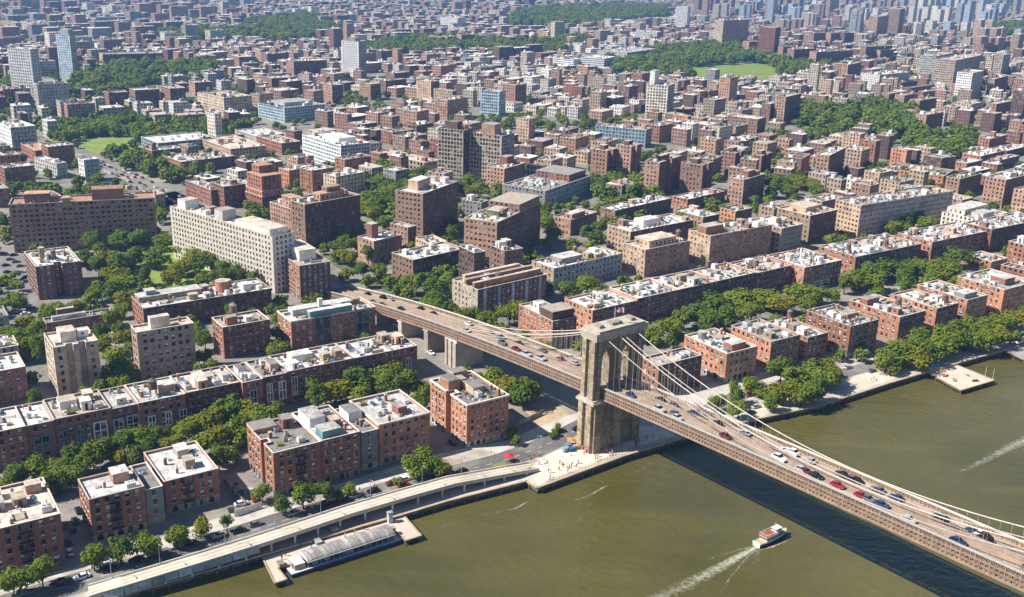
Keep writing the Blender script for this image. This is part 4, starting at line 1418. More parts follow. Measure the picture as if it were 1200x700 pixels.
for i, (ax, bx_, by_, cx, bs, lb) in enumerate(((693, 712, 177, 724, 215, 'leftmost of the brown cross towers'), (722, 740, 172, 752, 214, 'ribbed'), (756, 773, 191, 799, 230, 'broad'), (798, 824, 194, 836, 230, 'plain'), (845, 862, 180, 874, 206, ''), (882, 893, 183, 905, 204, ''))):
    B('brown brick tower in the cluster of cross-shaped towers' + nth(i, 'the wide grey block'), ax, bx_, by_, cx, bs, th=56, level=1, wall='brick_brown', front='brick_dark', roof='roof_tan', dens=50, group='brown cross-shaped tower cluster', fnotch=((.3, .55, 4),), pent=((.3, .7, .4, .7, 3.5, 'brick_dark', 1),), **TW)
B('light blue glass block among low brick roofs', 563, 585, 108, 593, 137, th=66, level=1, wall='wall_bluegrey', roof='roof_white', pm='pane_blue', st=dict(sp=2.4, ww=2.0, wh=2.0), dens=60)
B('white gridded tower alone beside the far left trees', 8, 35, 58, 45, 124, th=68, level=1, wall='wall_white', front='wall_white', roof='roof_white', st=dict(sp=3.2, ww=1.6, wh=1.6), dens=60, **TW)
B('slim pale tower with curved top behind the white gridded tower', 65, 81, 41, 88, 92, th=68, level=1, wall='wall_bluegrey', front='wall_grey', roof='roof_white', dens=80, pent=((.1, .9, .1, .7, 7, 'wall_bluegrey', 1),), **TW)
B('white-sided block with grey balconies at the left edge', -5, 12, 150, 42, 178, th=44, level=1, wall='wall_white', front='wall_grey', roof='roof_white', dens=50)
B('paired white tower with pale ribs over the brown roofs', 400, 420, 49, 429, 93, th=68, level=1, wall='wall_white', front='wall_grey', roof='roof_tan', dens=70, pent=((.2, .8, .3, .7, 5, 'brick_pale', 1),), **TW)
B('white office tower with square window grid, thin slab on its back', 758, 783, 101, 791, 146, th=68, level=1, wall='wall_cream', front='wall_grey', roof='roof_grey', st=dict(sp=3.0, ww=1.9, wh=1.9), dens=60, pent=((.3, .9, .75, .98, 14, 'wall_white', 1),), **TW)
for i, (ax, bx_, by_, cx, bs) in enumerate(((122, 127, 109, 150, 130), (151, 158, 106, 187, 129), (188, 199, 104, 217, 130), (221, 228, 97, 248, 113))):
    B('brown slab in the row between two groves' + nth(i, 'the white gridded tower'), ax, bx_, by_, cx, bs, th=36, level=1, wall='brick_brown', front='brick_dark', roof='roof_tan', dens=70, group='row of brown slabs between the groves', **TW)
B('broad tan block with even window grid beside the row of brown slabs', 231, 262, 115, 295, 139, th=46, level=1, wall='brick_pale', front='brick_tan', roof='roof_tan', dens=50, **TW)
B('low teal glass school block with dark roof plant', 302, 333, 127, 381, 144, th=46, level=1, wall='wall_bluegrey', front='wall_bluegrey', roof='roof_grey', pm='pane_blue', st=dict(sp=3, ww=2.4, wh=1.9), dens=60, pent=((.2, .9, .3, .8, 3.5, 'wall_bluegrey', 1),))
for (ax, bx_, by_, cx, bs) in ((335, 344, 72, 383, 96), (306, 313, 63, 334, 75), (378, 389, 100, 402, 123), (266, 280, 67, 300, 78), (308, 318, 92, 345, 106), (311, 320, 106, 340, 121)):
    B('brown slab among trees near the paired white tower', ax, bx_, by_, cx, bs, th=36, level=1, wall='brick_brown', front='brick_dark', roof='roof_tan', dens=90, group='brown slabs near the paired white tower', **TW)
B('long shed with ridged pale blue roof beside the highway', 165, 185, 168, 252, ('h', 9), th=40, level=1, wall='wall_bluegrey', roof='roof_white', dens=120, st=dict(sp=5, ww=3.4, wh=1.8))
B('wide white flat-roofed hall next to the ridged shed', 232, 270, 175, 312, ('h', 9), th=40, level=1, wall='brick_tan', roof='roof_tan', dens=90)
B('white flat-roofed hall in front of the teal glass school', 275, 300, 160, 333, ('h', 8), th=40, level=1, wall='wall_cream', roof='roof_white', dens=120)
B('small square brick church-like block at the highway bend', 24, 41, 177, 62, 191, th=40, level=1, wall='brick_red', front='brick_dark', roof='roof_clay', dens=80)
B('white stepped office with dark louvred end by the highway', 40, 66, 192, 78, 210, th=50, level=1, wall='wall_white', front='wall_bluegrey', roof='roof_white', dens=80)
B('silver glass cube with diagonal pattern beside the highway', 91, 98, 188, 116, 214, th=44, level=1, wall='wall_white', front='wall_bluegrey', roof='roof_white', pm='pane_blue', dens=80)
for (ax, bx_, by_, cx, bs) in ((170, 178, 177, 212, 193), (190, 212, 190, 240, 203), (222, 238, 187, 275, 200), (217, 247, 223, 262, 243), (247, 262, 219, 288, 245), (355, 384, 172, 398, 190), (300, 330, 168, 352, 182)):
    B('low red brick block with white vaulted roof between highway and dark brown wings', ax, bx_, by_, cx, bs, th=42, level=1, wall='brick_red', front='brick_dark', roof='roof_white', dens=20, group='low red blocks near the highway')
B('white banded campus hall beyond the forest edge', 648, 672, 70, 680, 82, th=62, level=1, wall='wall_white', roof='roof_white', pm='pane_blue', st=dict(sp=3, ww=2.7, wh=1.2), dens=90, group='white banded campus halls')
B('white banded campus hall beyond the forest edge', 680, 708, 69, 722, 83, th=62, level=1, wall='wall_white', roof='roof_white', pm='pane_blue', st=dict(sp=3, ww=2.7, wh=1.2), dens=90, group='white banded campus halls')
B('long low white campus hall with curved end', 700, 735, 62, 770, 74, th=56, level=1, wall='wall_white', front='wall_bluegrey', roof='roof_white', dens=90)
B('tall dark red tower standing over the trees by the playing field', 890, 909, 33, 915, 69, th=66, level=1, wall='brick_red', front='brick_dark', roof='roof_clay', dens=90, **TW)
for i, (ax, bx_, by_, cx, bs) in enumerate(((871, 878, 49, 891, 66), (912, 918, 55, 932, 72), (923, 931, 58, 955, 77), (949, 957, 61, 1000, 80), (1008, 1015, 55, 1046, 76), (1026, 1032, 59, 1048, 76))):
    B('dark slab behind the playing field trees' + nth(i, 'the tall dark red tower'), ax, bx_, by_, cx, bs, th=36, level=1, wall='brick_brown', front='brick_dark', roof='roof_tan', dens=120, group='slabs behind the playing field trees', **TW)
for i, (ax, bx_, by_, cx, bs) in enumerate(((948, 954, 39, 968, 53), (968, 974, 39, 984, 53), (985, 990, 39, 1001, 53))):
    B('small brown tower of the trio' + nth(i, 'the tall dark red tower'), ax, bx_, by_, cx, bs, th=40, level=1, wall='brick_brown', front='brick_dark', roof='roof_tan', dens=120, group='trio of small brown towers', **TW)
for i, (ax, bx_, by_, cx, bs) in enumerate(((1019, 1029, 20, 1042, 46), (1041, 1055, 11, 1061, 42))):
    B('tall tan tower of the far pair' + nth(i, 'the trio of small brown towers'), ax, bx_, by_, cx, bs, th=60, level=1, wall='brick_tan', front='brick_brown', roof='roof_tan', dens=150, group='far pair of tan towers', **TW)
B('tan and brown tower cluster block at the far end of the forest', 838, 848, 24, 878, 55, th=40, level=1, wall='brick_pale', front='brick_brown', roof='roof_tan', dens=150, **TW)
B('white far tower at the forest edge', 792, 806, 8, 810, 36, th=68, level=1, wall='wall_white', front='wall_white', roof='roof_white', dens=150, **TW)
B('pale slab far behind the campus halls', 744, 770, 38, 776, 52, th=66, level=1, wall='wall_white', front='wall_grey', roof='roof_white', dens=150, **TW)
for i, (ax, bx_, by_, cx, bs, wl) in enumerate(((1078, 1097, 66, 1118, 94, 'wall_grey'), (1097, 1120, 71, 1150, 106, 'brick_pale'), (1122, 1140, 86, 1153, 120, 'wall_white'), (1157, 1164, 65, 1175, 92, 'brick_pale'), (1166, 1176, 65, 1185, 94, 'brick_pale'), (1158, 1166, 93, 1182, 116, 'brick_tan'))):
    B('finely banded pale tower in the tower group' + nth(i, 'the white balconied flats'), ax, bx_, by_, cx, bs, th=52, level=1, wall=wl, front='wall_grey' if wl != 'brick_tan' else 'brick_dark', roof='roof_tan', dens=90, group='right hand tower group', st=dict(sp=2.5, ww=1.9, wh=1.5), **TW)
B('white low-rise group of balconied flats', 1010, 1031, 88, 1066, 107, th=40, level=1, wall='wall_white', front='wall_bluegrey', roof='roof_white', dens=60)
for (ax, bx_, by_, cx, bs) in ((1033, 1042, 110, 1058, 121), (1049, 1060, 112, 1076, 122), (1066, 1078, 118, 1098, 138), (1073, 1086, 135, 1106, 158), (1105, 1114, 127, 1129, 140), (1115, 1122, 122, 1148, 131), (1156, 1168, 122, 1186, 146), (1050, 1056, 97, 1090, 106), (1062, 1068, 103, 1098, 112), (1076, 1082, 108, 1106, 118), (1047, 1053, 176, 1068, 190)):
    B('brown brick slab in the housing estate between grove and tower group', ax, bx_, by_, cx, bs, th=44, level=1, wall='brick_brown', front='brick_dark', roof='roof_tan', dens=90, group='brown housing estate slabs', **TW)
for (ax, bx_, by_, cx, bs) in ((909, 921, 114, 939, 147), (893, 903, 122, 912, 146), (852, 888, 140, 898, 158), (987, 994, 76, 1010, 98)):
    B('brown tower rising from low roofs short of the long grove', ax, bx_, by_, cx, bs, th=54, level=1, wall='brick_brown', front='brick_dark', roof='roof_white', dens=90, group='brown towers short of the long grove', **TW)
for i, (ax, bx_, by_, cx, bs) in enumerate(((497, 514, 44, 522, 55), (517, 524, 43, 535, 55), (535, 541, 41, 556, 55), (455, 462, 35, 482, 43))):
    B('far brown slab before the forest' + nth(i, 'the far pale office slab'), ax, bx_, by_, cx, bs, th=40, level=1, wall='brick_brown', front='brick_dark', roof='roof_tan', dens=150, group='far brown slabs before the forest', **TW)
B('far pale office slab with white bands', 516, 536, 21, 546, 35, th=60, level=1, wall='wall_white', front='wall_white', roof='roof_white', dens=200)
for (ax, bx_, by_, cx, bs) in ((421, 434, 99, 446, 118), (444, 452, 95, 476, 112), (452, 462, 86, 480, 97), (488, 505, 96, 515, 123), (508, 530, 107, 535, 127), (591, 604, 100, 617, 127)):
    B('brown or tan block in the dense middle quarter around the light blue glass block', ax, bx_, by_, cx, bs, th=50, level=1, wall='brick_tan' if ax in (488, 508) else 'brick_brown', front='brick_dark', roof='roof_tan', dens=60, group='blocks around the light blue glass block')
B('wide grey glass-striped block in front of the white office tower', 698, 757, 153, 764, 174, th=66, level=1, wall='wall_bluegrey', front='wall_grey', roof='roof_grey', pm='pane_blue', st=dict(sp=3.2, ww=2.2, wh=2.2), dens=40)
B('long dark low slab with flat roof in the left grove', 117, 120, 64, 191, 82, th=30, depth=30, level=1, wall='brick_tan', front='brick_dark', roof='roof_grey', dens=150)
B('white-roofed sports hall in the left grove', 110, 114, 52, 140, 63, th=30, depth=30, level=1, wall='wall_white', front='wall_white', roof='roof_white', dens=300)
for (ax, bx_, by_, cx, bs) in ((212, 217, 30, 230, 51), (240, 246, 36, 263, 52), (75, 84, 44, 108, 60), (107, 112, 21, 140, 34), (0, 18, 27, 25, 40), (24, 40, 27, 55, 41), (145, 152, 14, 165, 30)):
    B('bluish far slab standing over the left groves', ax, bx_, by_, cx, bs, th=44, level=1, wall='brick_pale', front='wall_bluegrey', roof='roof_grey', dens=200, group='far slabs over the left groves', **TW)
N_AUTHORED = sum(1 for o in bpy.data.objects if o.type == 'EMPTY')

# ------------------------------------------------------------------ suspension bridge
bridge = thing('suspension_bridge', 'stone-towered suspension bridge with tan roadway and pale cables across the river', 'bridge', tuple(BT0), BTH)
S0, S1, DS = -212, 252, 4.0
NS = int((S1 - S0) / DS)
SS = [S0 + DS * k for k in range(NS + 1)]
N0, N1 = B_NEAR, B_NEAR + B_WID
NM = (N0 + N1) / 2


def lift(o):
    return o


def ribbon(mb, n0, n1, dz0, dz1, mat, s0=None, s1=None, under=False, sides=True):
    ss = [s for s in SS if (s0 is None or s >= s0) and (s1 is None or s <= s1)]
    for a, b in zip(ss[:-1], ss[1:]):
        za, zb = deck_z(a), deck_z(b)
        mb.face([(a, n0, za + dz1), (b, n0, zb + dz1), (b, n1, zb + dz1), (a, n1, za + dz1)], mat)
        if sides:
            mb.face([(a, n0, za + dz0), (b, n0, zb + dz0), (b, n0, zb + dz1), (a, n0, za + dz1)], mat)
            mb.face([(b, n1, zb + dz0), (a, n1, za + dz0), (a, n1, za + dz1), (b, n1, zb + dz1)], mat)
        if under:
            mb.face([(a, n1, za + dz0), (b, n1, zb + dz0), (b, n0, zb + dz0), (a, n0, za + dz0)], mat)


dk = MB()
ribbon(dk, N0 + .7, N1 - .7, -1.3, -0.6, 'bridge_deck', under=True)
dk.build('deck', bridge)
# raised middle strip (old track bed), kerbs and outer walkways
for nm, a, b, z in (('median_walk', NM - 1.3, NM + 1.3, -.25), ('kerb', N0 + 1.6, N0 + 2.0, -.2), ('kerb', N1 - 2.0, N1 - 1.6, -.2),
                    ('barrier', NM - 1.55, NM - 1.35, .35), ('barrier', NM + 1.35, NM + 1.55, .35)):
    q = MB()
    ribbon(q, a, b, -.6, z, 'bridge_deck' if nm != 'barrier' else 'bridge_steel')
    q.build(nm, bridge)
lm = MB()
for n_ in (N0 + 4.0, N1 - 4.0):
    for s in SS[2:-1:2]:
        za, zb = deck_z(s) - .59, deck_z(s + 4.0) - .59
        lm.face([(s, n_ - .08, za), (s + 4, n_ - .08, zb), (s + 4, n_ + .08, zb), (s, n_ + .08, za)], 'road_line')
for n_ in (N0 + 2.2, N1 - 2.2):
    ribbon(lm, n_ - .07, n_ + .07, -.6, -.588, 'road_line', sides=False)
q = lm.build('lane_marking', bridge)
# side trusses
for sd, n_ in ((1, N0), (-1, N1)):
    tr = MB()
    ribbon(tr, n_ - .3, n_ + .3, -3.7, -3.1, 'bridge_steel', under=True)
    ribbon(tr, n_ - .3, n_ + .3, .75, 1.15, 'cable', under=True)
    ribbon(tr, n_ - .22, n_ + .22, -.95, -.6, 'bridge_steel', under=True)
    s = S0
    k = 0
    while s < S1 - 2:
        q_ = 1.3
        za, zb = deck_z(s), deck_z(s + q_)
        tr.bar((s, n_, za - 3.4), (s, n_, za + .9), .15 if k % 3 == 0 else .1, 'bridge_steel')
        tr.bar((s, n_, za - 3.3), (s + q_, n_, zb - .8), .1, 'bridge_steel')
        tr.bar((s, n_ + .1, za - .8), (s + q_, n_ + .1, zb - 3.3), .08, 'bridge_steel')
        tr.bar((s, n_, za - .75), (s + q_, n_, zb + .85), .06, 'bridge_steel')
        tr.bar((s, n_, za + .85), (s + q_, n_, zb - .75), .06, 'bridge_steel')
        s += q_
        k += 1
    ribbon(tr, n_ - .12, n_ + .12, -2.2, -1.9, 'bridge_steel', under=True)
    tr.build('truss', bridge)
# floor beams and a bottom lateral system
fb = MB()
for s in SS[:-1]:
    z = deck_z(s)
    fb.box(s - .2, s + .2, N0 + .3, N1 - .3, z - 3.2, z - 2.3, 'bridge_inside', bottom=True)
    fb.bar((s, N0 + .3, z - 3.3), (s + 4, N1 - .3, deck_z(s + 4) - 3.3), .12, 'bridge_inside')
for n_ in (N0 + 2.6, NM, N1 - 2.6):
    ribbon(fb, n_ - .2, n_ + .2, -2.6, -1.32, 'bridge_inside', under=True)
fb.build('floor_beams', bridge)

# tower: solid base, three piers, two pointed arches, buttresses, string courses and a flaring cornice
TL, TT, TH_ = 21.6, 3.0, 45.5
PIERS = ((0, 2.7), (9.5, 12.1), (18.9, 21.6))


def make_tower(s):
    t = obj('tower', None, bridge, (s, 0, 0))
    mb = MB()
    zb = 19.2
    mb.box(-TT - .5, TT + .5, -.5, TL + .5, -6, zb, 'tower_stone')
    for a, b in PIERS:
        mb.box(-TT, TT, a, b, zb, 40.6, 'tower_stone')
    for (a, b), (c, d) in zip(PIERS[:-1], PIERS[1:]):
        w = c - b
        n = 12
        spring, apex = 33.6, 39.2
        for i in range(n):
            y0, y1 = b + w * i / n, b + w * (i + 1) / n
            zz = []
            for y in (y0, y1):
                f = abs((y - b) / w - .5) * 2
                zz.append(spring + (apex - spring) * math.sqrt(max(0, 1 - f ** 1.45)))
            z0, z1 = zz
            for sx in (-1, 1):
                mb.face([(sx * TT, y0, z0), (sx * TT, y1, z1), (sx * TT, y1, 40.6), (sx * TT, y0, 40.6)][::-sx], 'tower_stone')
            mb.face([(-TT, y0, z0), (TT, y0, z0), (TT, y1, z1), (-TT, y1, z1)][::-1], 'tower_stone')
    mb.box(-TT, TT, 0, TL, 40.6, TH_ - 1.6, 'tower_stone')
    mb.build('masonry', t)
    # buttress ribs on the two ends and on the faces of the piers
    for y, sg in ((0, -1), (TL, 1)):
        for x in (-TT + .75, TT - .75):
            q = MB()
            q.box(x - .95, x + .95, min(y, y + sg * 1.0), max(y, y + sg * 1.0), zb + 1.2, 42.6, 'tower_stone')
            q.box(x - 1.2, x + 1.2, min(y, y + sg * 1.5), max(y, y + sg * 1.5), -6, zb - .4, 'tower_stone')
            q.build('buttress', t)
    for a, b in PIERS:
        for sx in (-1, 1):
            q = MB()
            x = sx * TT
            q.box(min(x, x + sx * .8), max(x, x + sx * .8), (a + b) / 2 - .8, (a + b) / 2 + .8, zb + 1.2, 42.6, 'tower_stone')
            q.box(min(x + sx * .5, x + sx * 1.5), max(x + sx * .5, x + sx * 1.5), (a + b) / 2 - 1.7, (a + b) / 2 + 1.7, -6, zb - .4, 'tower_stone')
            q.build('buttress', t)
    q = MB()
    q.box(-TT - 1.7, TT + 1.7, -1.7, TL + 1.7, zb - .4, zb + .5, 'stone', bottom=True)
    q.box(-TT - 1.2, TT + 1.2, -1.2, TL + 1.2, zb + .5, zb + 1.2, 'stone', bottom=True)
    q.build('string_course', t)
    q = MB()
    for k, (o_, z0, z1) in enumerate(((1.02, TH_ - 2.9, TH_ - 2.2), (1.15, TH_ - 2.2, TH_ - 1.5), (1.3, TH_ - 1.5, TH_ - .7), (1.5, TH_ - .7, TH_ + .1))):
        q.box(-TT - o_, TT + o_, -o_, TL + o_, z0, z1, 'stone', bottom=True)
    q.box(-TT - 1.2, TT + 1.2, 0, TL, TH_ + .2, TH_ + .8, 'stone')
    for y in (3.3, 9.3, 11.8, 18.2):
        q.box(-1.6, 1.6, y - 1, y + 1, TH_ + .8, TH_ + 1.8, 'stone_dark')
    for i in range(10):
        for sx in (-1, 1):
            y = 0.2 + i * 2.35
            q.box(min(sx * TT, sx * (TT + 1.4)), max(sx * TT, sx * (TT + 1.4)), y - .35, y + .35, TH_ - 2.8, TH_ - 1.5, 'stone', bottom=True)
    q.build('cornice', t)
    return t


make_tower(0.0)
make_tower(184.0)

# main cables, back stays, suspenders
CN = (N0 + .1, NM - 1.0, NM + 1.0, N1 - .1)


def cable_z(s):
    if s >= 0:
        return 28.9 + 15.6 * ((s - 92) / 92.0) ** 2
    f = -s / 92.0
    return 44.5 + (deck_z(-92) - .2 - 44.5) * f - 5.2 * 4 * f * (1 - f) * .55


for n_ in CN:
    q = MB()
    q.tube([(s, n_, cable_z(s)) for s in list(range(-92, 0, 4)) + list(range(0, 185, 4))], .17, 6, 'cable')
    q.build('main_cable', bridge, smooth=True)
for n_ in CN:
    q = MB()
    for s in range(-84, 182, 3):
        zc = cable_z(s)
        zd = deck_z(s) + (.9 if n_ in (CN[0], CN[3]) else -.3)
        if zc - zd > .6:
            q.bar((s, n_, zd), (s, n_, zc), .02, 'cable')
    o = q.build('suspenders', bridge)
    o['kind'] = 'stuff'

# approach piers of the viaduct
for s, ln in ((-92, 8.5), (-112, 3.2), (-134, 3.0), (-156, 3.0), (-176, 3.0)):
    q = MB()
    zt = deck_z(s) - 3.7
    q.box(s - ln / 2, s + ln / 2, N0 + .4, N1 - .4, -.5, zt - 1.2, 'stone')
    q.box(s - ln / 2 - .35, s + ln / 2 + .35, N0, N1, zt - 1.2, zt, 'coping', bottom=True)
    if ln > 5:
        for x in (-3.4, 0, 3.4):
            q.box(s + x - .7, s + x + .7, N0 - .15, N0 + .4, -.5, zt - 1.2, 'stone')
    q.build('approach_pier', bridge)
q = MB()
for a, b in zip(SS, SS[1:]):
    if a > -172:
        break
    za, zb = deck_z(a), deck_z(b)
    for n_, o_ in ((N0, 1), (N1, -1)):
        q.face([(a, n_ + .31 * o_, -.5), (b, n_ + .31 * o_, -.5), (b, n_ + .31 * o_, zb - .9), (a, n_ + .31 * o_, za - .9)][::o_], 'stone')
q.build('ramp_wall', bridge)
zf = TH_ + .8
fo = thing('flagpole', 'flag with red and white stripes flying on top of the stone bridge tower', 'flag', (*bridge_xy(0, 10.6), zf))
q = MB()
q.cyl(0, 0, -.1, 6.2, .1, .06, 6, 'white_paint')
q.build('pole', fo)
me = bpy.data.meshes.new('flag')
vv, ff, uu = [], [], []
NX = 8
for i in range(NX + 1):
    for j in range(2):
        vv.append((.08 + 3.0 * i / NX, .22 * math.sin(i * 1.3), 4.1 + 2.0 * j - .15 * i / NX))
for i in range(NX):
    ff.append((2 * i, 2 * i + 2, 2 * i + 3, 2 * i + 1))
me.from_pydata(vv, [], ff)
ul = me.uv_layers.new(name='UVMap')
for pl in me.polygons:
    for li in pl.loop_indices:
        vi = me.loops[li].vertex_index
        ul.data[li].uv = ((vi // 2) / NX, vi % 2)
me.materials.append(MATS['flag_cloth'])
obj('flag', me, fo)

# ------------------------------------------------------------------ elevated waterfront road
edge = [(104, 699, 1.7), (120, 694, 2.2), (145, 687, 3.2), (240, 658, 4.0), (304, 638, 4.2), (412, 602, 4.2), (476, 583, 4.2), (533, 567, 4.0), (603, 554, 2.6), (632, 549, 1.2)]
EP = [(*W(x, y, z), z) for x, y, z in edge]
vr = thing('elevated_road', 'pale elevated road on posts along the river wall', 'viaduct', (EP[4][0], EP[4][1], 0))
ox, oy = EP[4][0], EP[4][1]
LE = []
for k, p in enumerate(EP):
    a, b = EP[max(k - 1, 0)], EP[min(k + 1, len(EP) - 1)]
    d = Vector((b[0] - a[0], b[1] - a[1])).normalized()
    nv = Vector((-d.y, d.x))
    LE.append((Vector((p[0] - ox, p[1] - oy)), nv, p[2]))
WD = 6.0


def vribbon(mb, o0, o1, z0, z1, mat):
    for (p, n, z), (p2, n2, zz) in zip(LE[:-1], LE[1:]):
        a, b, c, d = p + n * o0, p2 + n2 * o0, p2 + n2 * o1, p + n * o1
        mb.face([(*a, z + z1), (*b, zz + z1), (*c, zz + z1), (*d, z + z1)], mat)
        mb.face([(*a, z + z0), (*b, zz + z0), (*b, zz + z1), (*a, z + z1)], mat)
        mb.face([(*c, zz + z0), (*d, z + z0), (*d, z + z1), (*c, zz + z1)], mat)
        mb.face([(*d, z + z0), (*c, zz + z0), (*b, zz + z0), (*a, z + z0)], mat)


q = MB()
vribbon(q, .3, WD, -1.1, -.5, 'plaza_stone')
q.build('deck', vr)
for o_ in (0, WD - .3):
    q = MB()
    vribbon(q, o_, o_ + .3, -1.2, .05, 'coping')
    q.build('parapet', vr)
q = MB()
vribbon(q, 2.0, 2.12, -.5, -.49, 'iron')
vribbon(q, 3.9, 4.02, -.5, -.49, 'iron')
q.build('lane_marking', vr)
q = MB()
for (p, n, z), (p2, n2, zz) in zip(LE[:-1], LE[1:]):
    a, b = p + n * (WD - .45), p2 + n2 * (WD - .45)
    q.face([(*a, 0), (*b, 0), (*b, zz - 1.15), (*a, z - 1.15)], 'stone_dark')
q.build('added_shade_wall', vr)  # added under the inland edge to block the sun and shade the quay
for (p, n, z), (p2, n2, zz) in zip(LE[1:4], LE[2:5]):
    L = (p2 - p).length
    k = max(1, round(L / 4.0))
    for i in range(k):
        a, b = p.lerp(p2, (i + .03) / k) - n * .06, p.lerp(p2, (i + .97) / k) - n * .06
        za, zb = z + (zz - z) * i / k, z + (zz - z) * (i + 1) / k
        q = MB()
        q.face([(*a, max(.1, za - 2.7)), (*b, max(.1, zb - 2.7)), (*b, zb - .45), (*a, za - .45)], 'wall_bluegrey')
        q.face([(*(a + n * .05), max(.1, za - 2.7)), (*(b + n * .05), max(.1, zb - 2.7)), (*(b + n * .05), zb - .45), (*(a + n * .05), za - .45)][::-1], 'wall_bluegrey')
        q.build('side_panel', vr)
for (p, n, z), (p2, n2, zz) in zip(LE[:-1], LE[1:]):
    L = (p2 - p).length
    k = max(1, round(L / 8.0))
    for i in range(k):
        f = (i + .5) / k
        pz = z + (zz - z) * f - 1.1
        if pz < .5:
            continue
        for o_ in (.5, WD - .9):
            c = p.lerp(p2, f) + n.lerp(n2, f) * o_
            q = MB()
            q.box(-.28, .28, -.28, .28, 0, pz - .35, 'coping')
            q.box(-.5, .5, -.4, .4, pz - .35, pz, 'coping')
            o = q.build('post', vr)
            o.location = (c.x, c.y, 0)
            o.rotation_euler = (0, 0, R(34))
        a = p.lerp(p2, f) + n.lerp(n2, f) * .5
        b = p.lerp(p2, f) + n.lerp(n2, f) * (WD - .9)

# lamps along it and on the quays
def lamp(x, y, z0, rz, label, h=7.5, group=None):
    t = thing('street_lamp', label, 'lamp', (x, y, z0), rz, group)
    q = MB()
    q.cyl(0, 0, 0, .5, .16, .14, 6, 'steel')
    q.cyl(0, 0, .5, h, .09, .06, 6, 'steel')
    q.build('pole', t)
    q = MB()
    q.bar((0, 0, h - .1), (1.5, 0, h + .2), .05, 'steel')
    q.build('arm', t)
    q = MB()
    q.box(1.2, 2.0, -.16, .16, h + .1, h + .28, 'steel', bottom=True)
    q.build('lamp_head', t)


for (p, n, z), (p2, n2, zz) in zip(LE[1:-2], LE[2:-1]):
    k = max(1, round((p2 - p).length / 15))
    for i in range(k):
        f = (i + .5) / k
        c = p.lerp(p2, f) + n.lerp(n2, f) * (WD - .15)
        lamp(c.x + ox, c.y + oy, z + (zz - z) * f - .1, R(-56), 'thin grey lamp on the inland parapet of the elevated river road', 6.5, 'lamps of the elevated road')
for lx, ly, lb in ((629, 536, 'lone lamp pole at the plaza street corner'), (1009, 432, 'white lamp by the paved quay path'), (984, 430, 'dark pole lamp beside the fourth riverside block')):
    lamp(*W(lx, ly), 0, R(-40), lb, 8.5)

# ------------------------------------------------------------------ piers and moored barge
def slab_thing(name, label, cat, pts, z0, z1, mat, parts=True):
    cx = sum(p[0] for p in pts) / len(pts)
    cy = sum(p[1] for p in pts) / len(pts)
    t = thing(name, label, cat, (cx, cy, z0))
    lp = [(p[0] - cx, p[1] - cy) for p in pts]
    if sum(lp[i - 1][0] * lp[i][1] - lp[i][0] * lp[i - 1][1] for i in range(len(lp))) < 0:
        lp.reverse()
    q = MB()
    H_ = z1 - z0
    q.face([(*p, H_) for p in lp], mat)
    q.face([(*p, H_ - .7) for p in lp][::-1], mat)
    for i in range(len(lp)):
        a, b = lp[i - 1], lp[i]
        q.face([(*a, H_ - .7), (*b, H_ - .7), (*b, H_), (*a, H_)], 'seawall')
    q.build('deck', t)
    q = MB()
    for i in range(len(lp)):
        a, b = lp[i - 1], lp[i]
        q.bar((*a, H_ + .12), (*b, H_ + .12), .22, 'timber', .13)
    q.build('edge_beam', t)
    for i in range(len(lp)):
        a, b = Vector(lp[i - 1]), Vector(lp[i])
        k = max(1, round((b - a).length / 5))
        for j in range(k):
            c = a.lerp(b, j / k) * .985
            q = MB()
            q.cyl(0, 0, -3, H_ - .7, .25, .22, 6, 'wood')
            o = q.build('pile', t)
            o.location = (c.x, c.y, 0)
    return t, lp, H_


p0, p1 = Vector(W(345, 676, WATER_Z)), Vector(W(462, 638, WATER_Z))
bd = (p1 - p0)
vdir = Vector((-bd.y, bd.x)).normalized()
pB, pC = Vector(W(322, 684, -.6)), Vector(W(494, 628, -.6))
uB = (pC - pB).normalized()
b2, c2 = pB + uB * 3.6, pC - uB * 5.5
pier_pts = [W(306, 651, -.6), tuple(pB), tuple(b2), tuple(b2 + vdir * 6.6), tuple(c2 + vdir * 6.6), tuple(c2), tuple(pC), W(471, 602, -.6)]
slab_thing('ferry_pier', 'broad timber-edged pier under the elevated road with a moored barge', 'pier', pier_pts, WATER_Z, -.6, 'plaza_stone')
# moored gallery barge on its river side
BL = bd.length
brz = math.atan2(bd.y, bd.x)
t = thing('gallery_barge', 'long moored barge with curved translucent grey roof and blue hull stripe', 'barge', (*p0, WATER_Z), brz)
q = MB()
BWD = 6.5
hull = [(-1, 0), (BL + 2.5, -.2), (BL + 4.5, BWD / 2), (BL + 2.5, BWD + .1), (-1, BWD)]
q.face([(x, y - .4, 1.3) for x, y in hull], 'plaza_stone')
for i in range(5):
    a, b = hull[i - 1], hull[i]
    q.face([(a[0], a[1] - .4, -.5), (b[0], b[1] - .4, -.5), (b[0], b[1] - .4, .75), (a[0], a[1] - .4, .75)], 'iron')
    q.face([(a[0], a[1] - .4, .75), (b[0], b[1] - .4, .75), (b[0], b[1] - .4, 1.3), (a[0], a[1] - .4, 1.3)], 'blue_paint')
q.build('hull', t)
q = MB()
q.box(4.5, BL, .25, BWD - .6, 1.3, 1.9, 'blue_paint')
q.box(4.5, BL, .3, BWD - .65, 1.9, 3.2, 'pane')
for i in range(int(BL / 2)):
    q.box(4.4 + 2 * i, 4.6 + 2 * i, .2, .3, 1.3, 3.3, 'steel')
q.build('cabin', t)
nr = 10
nseg = int((BL - 4) / 1.5)
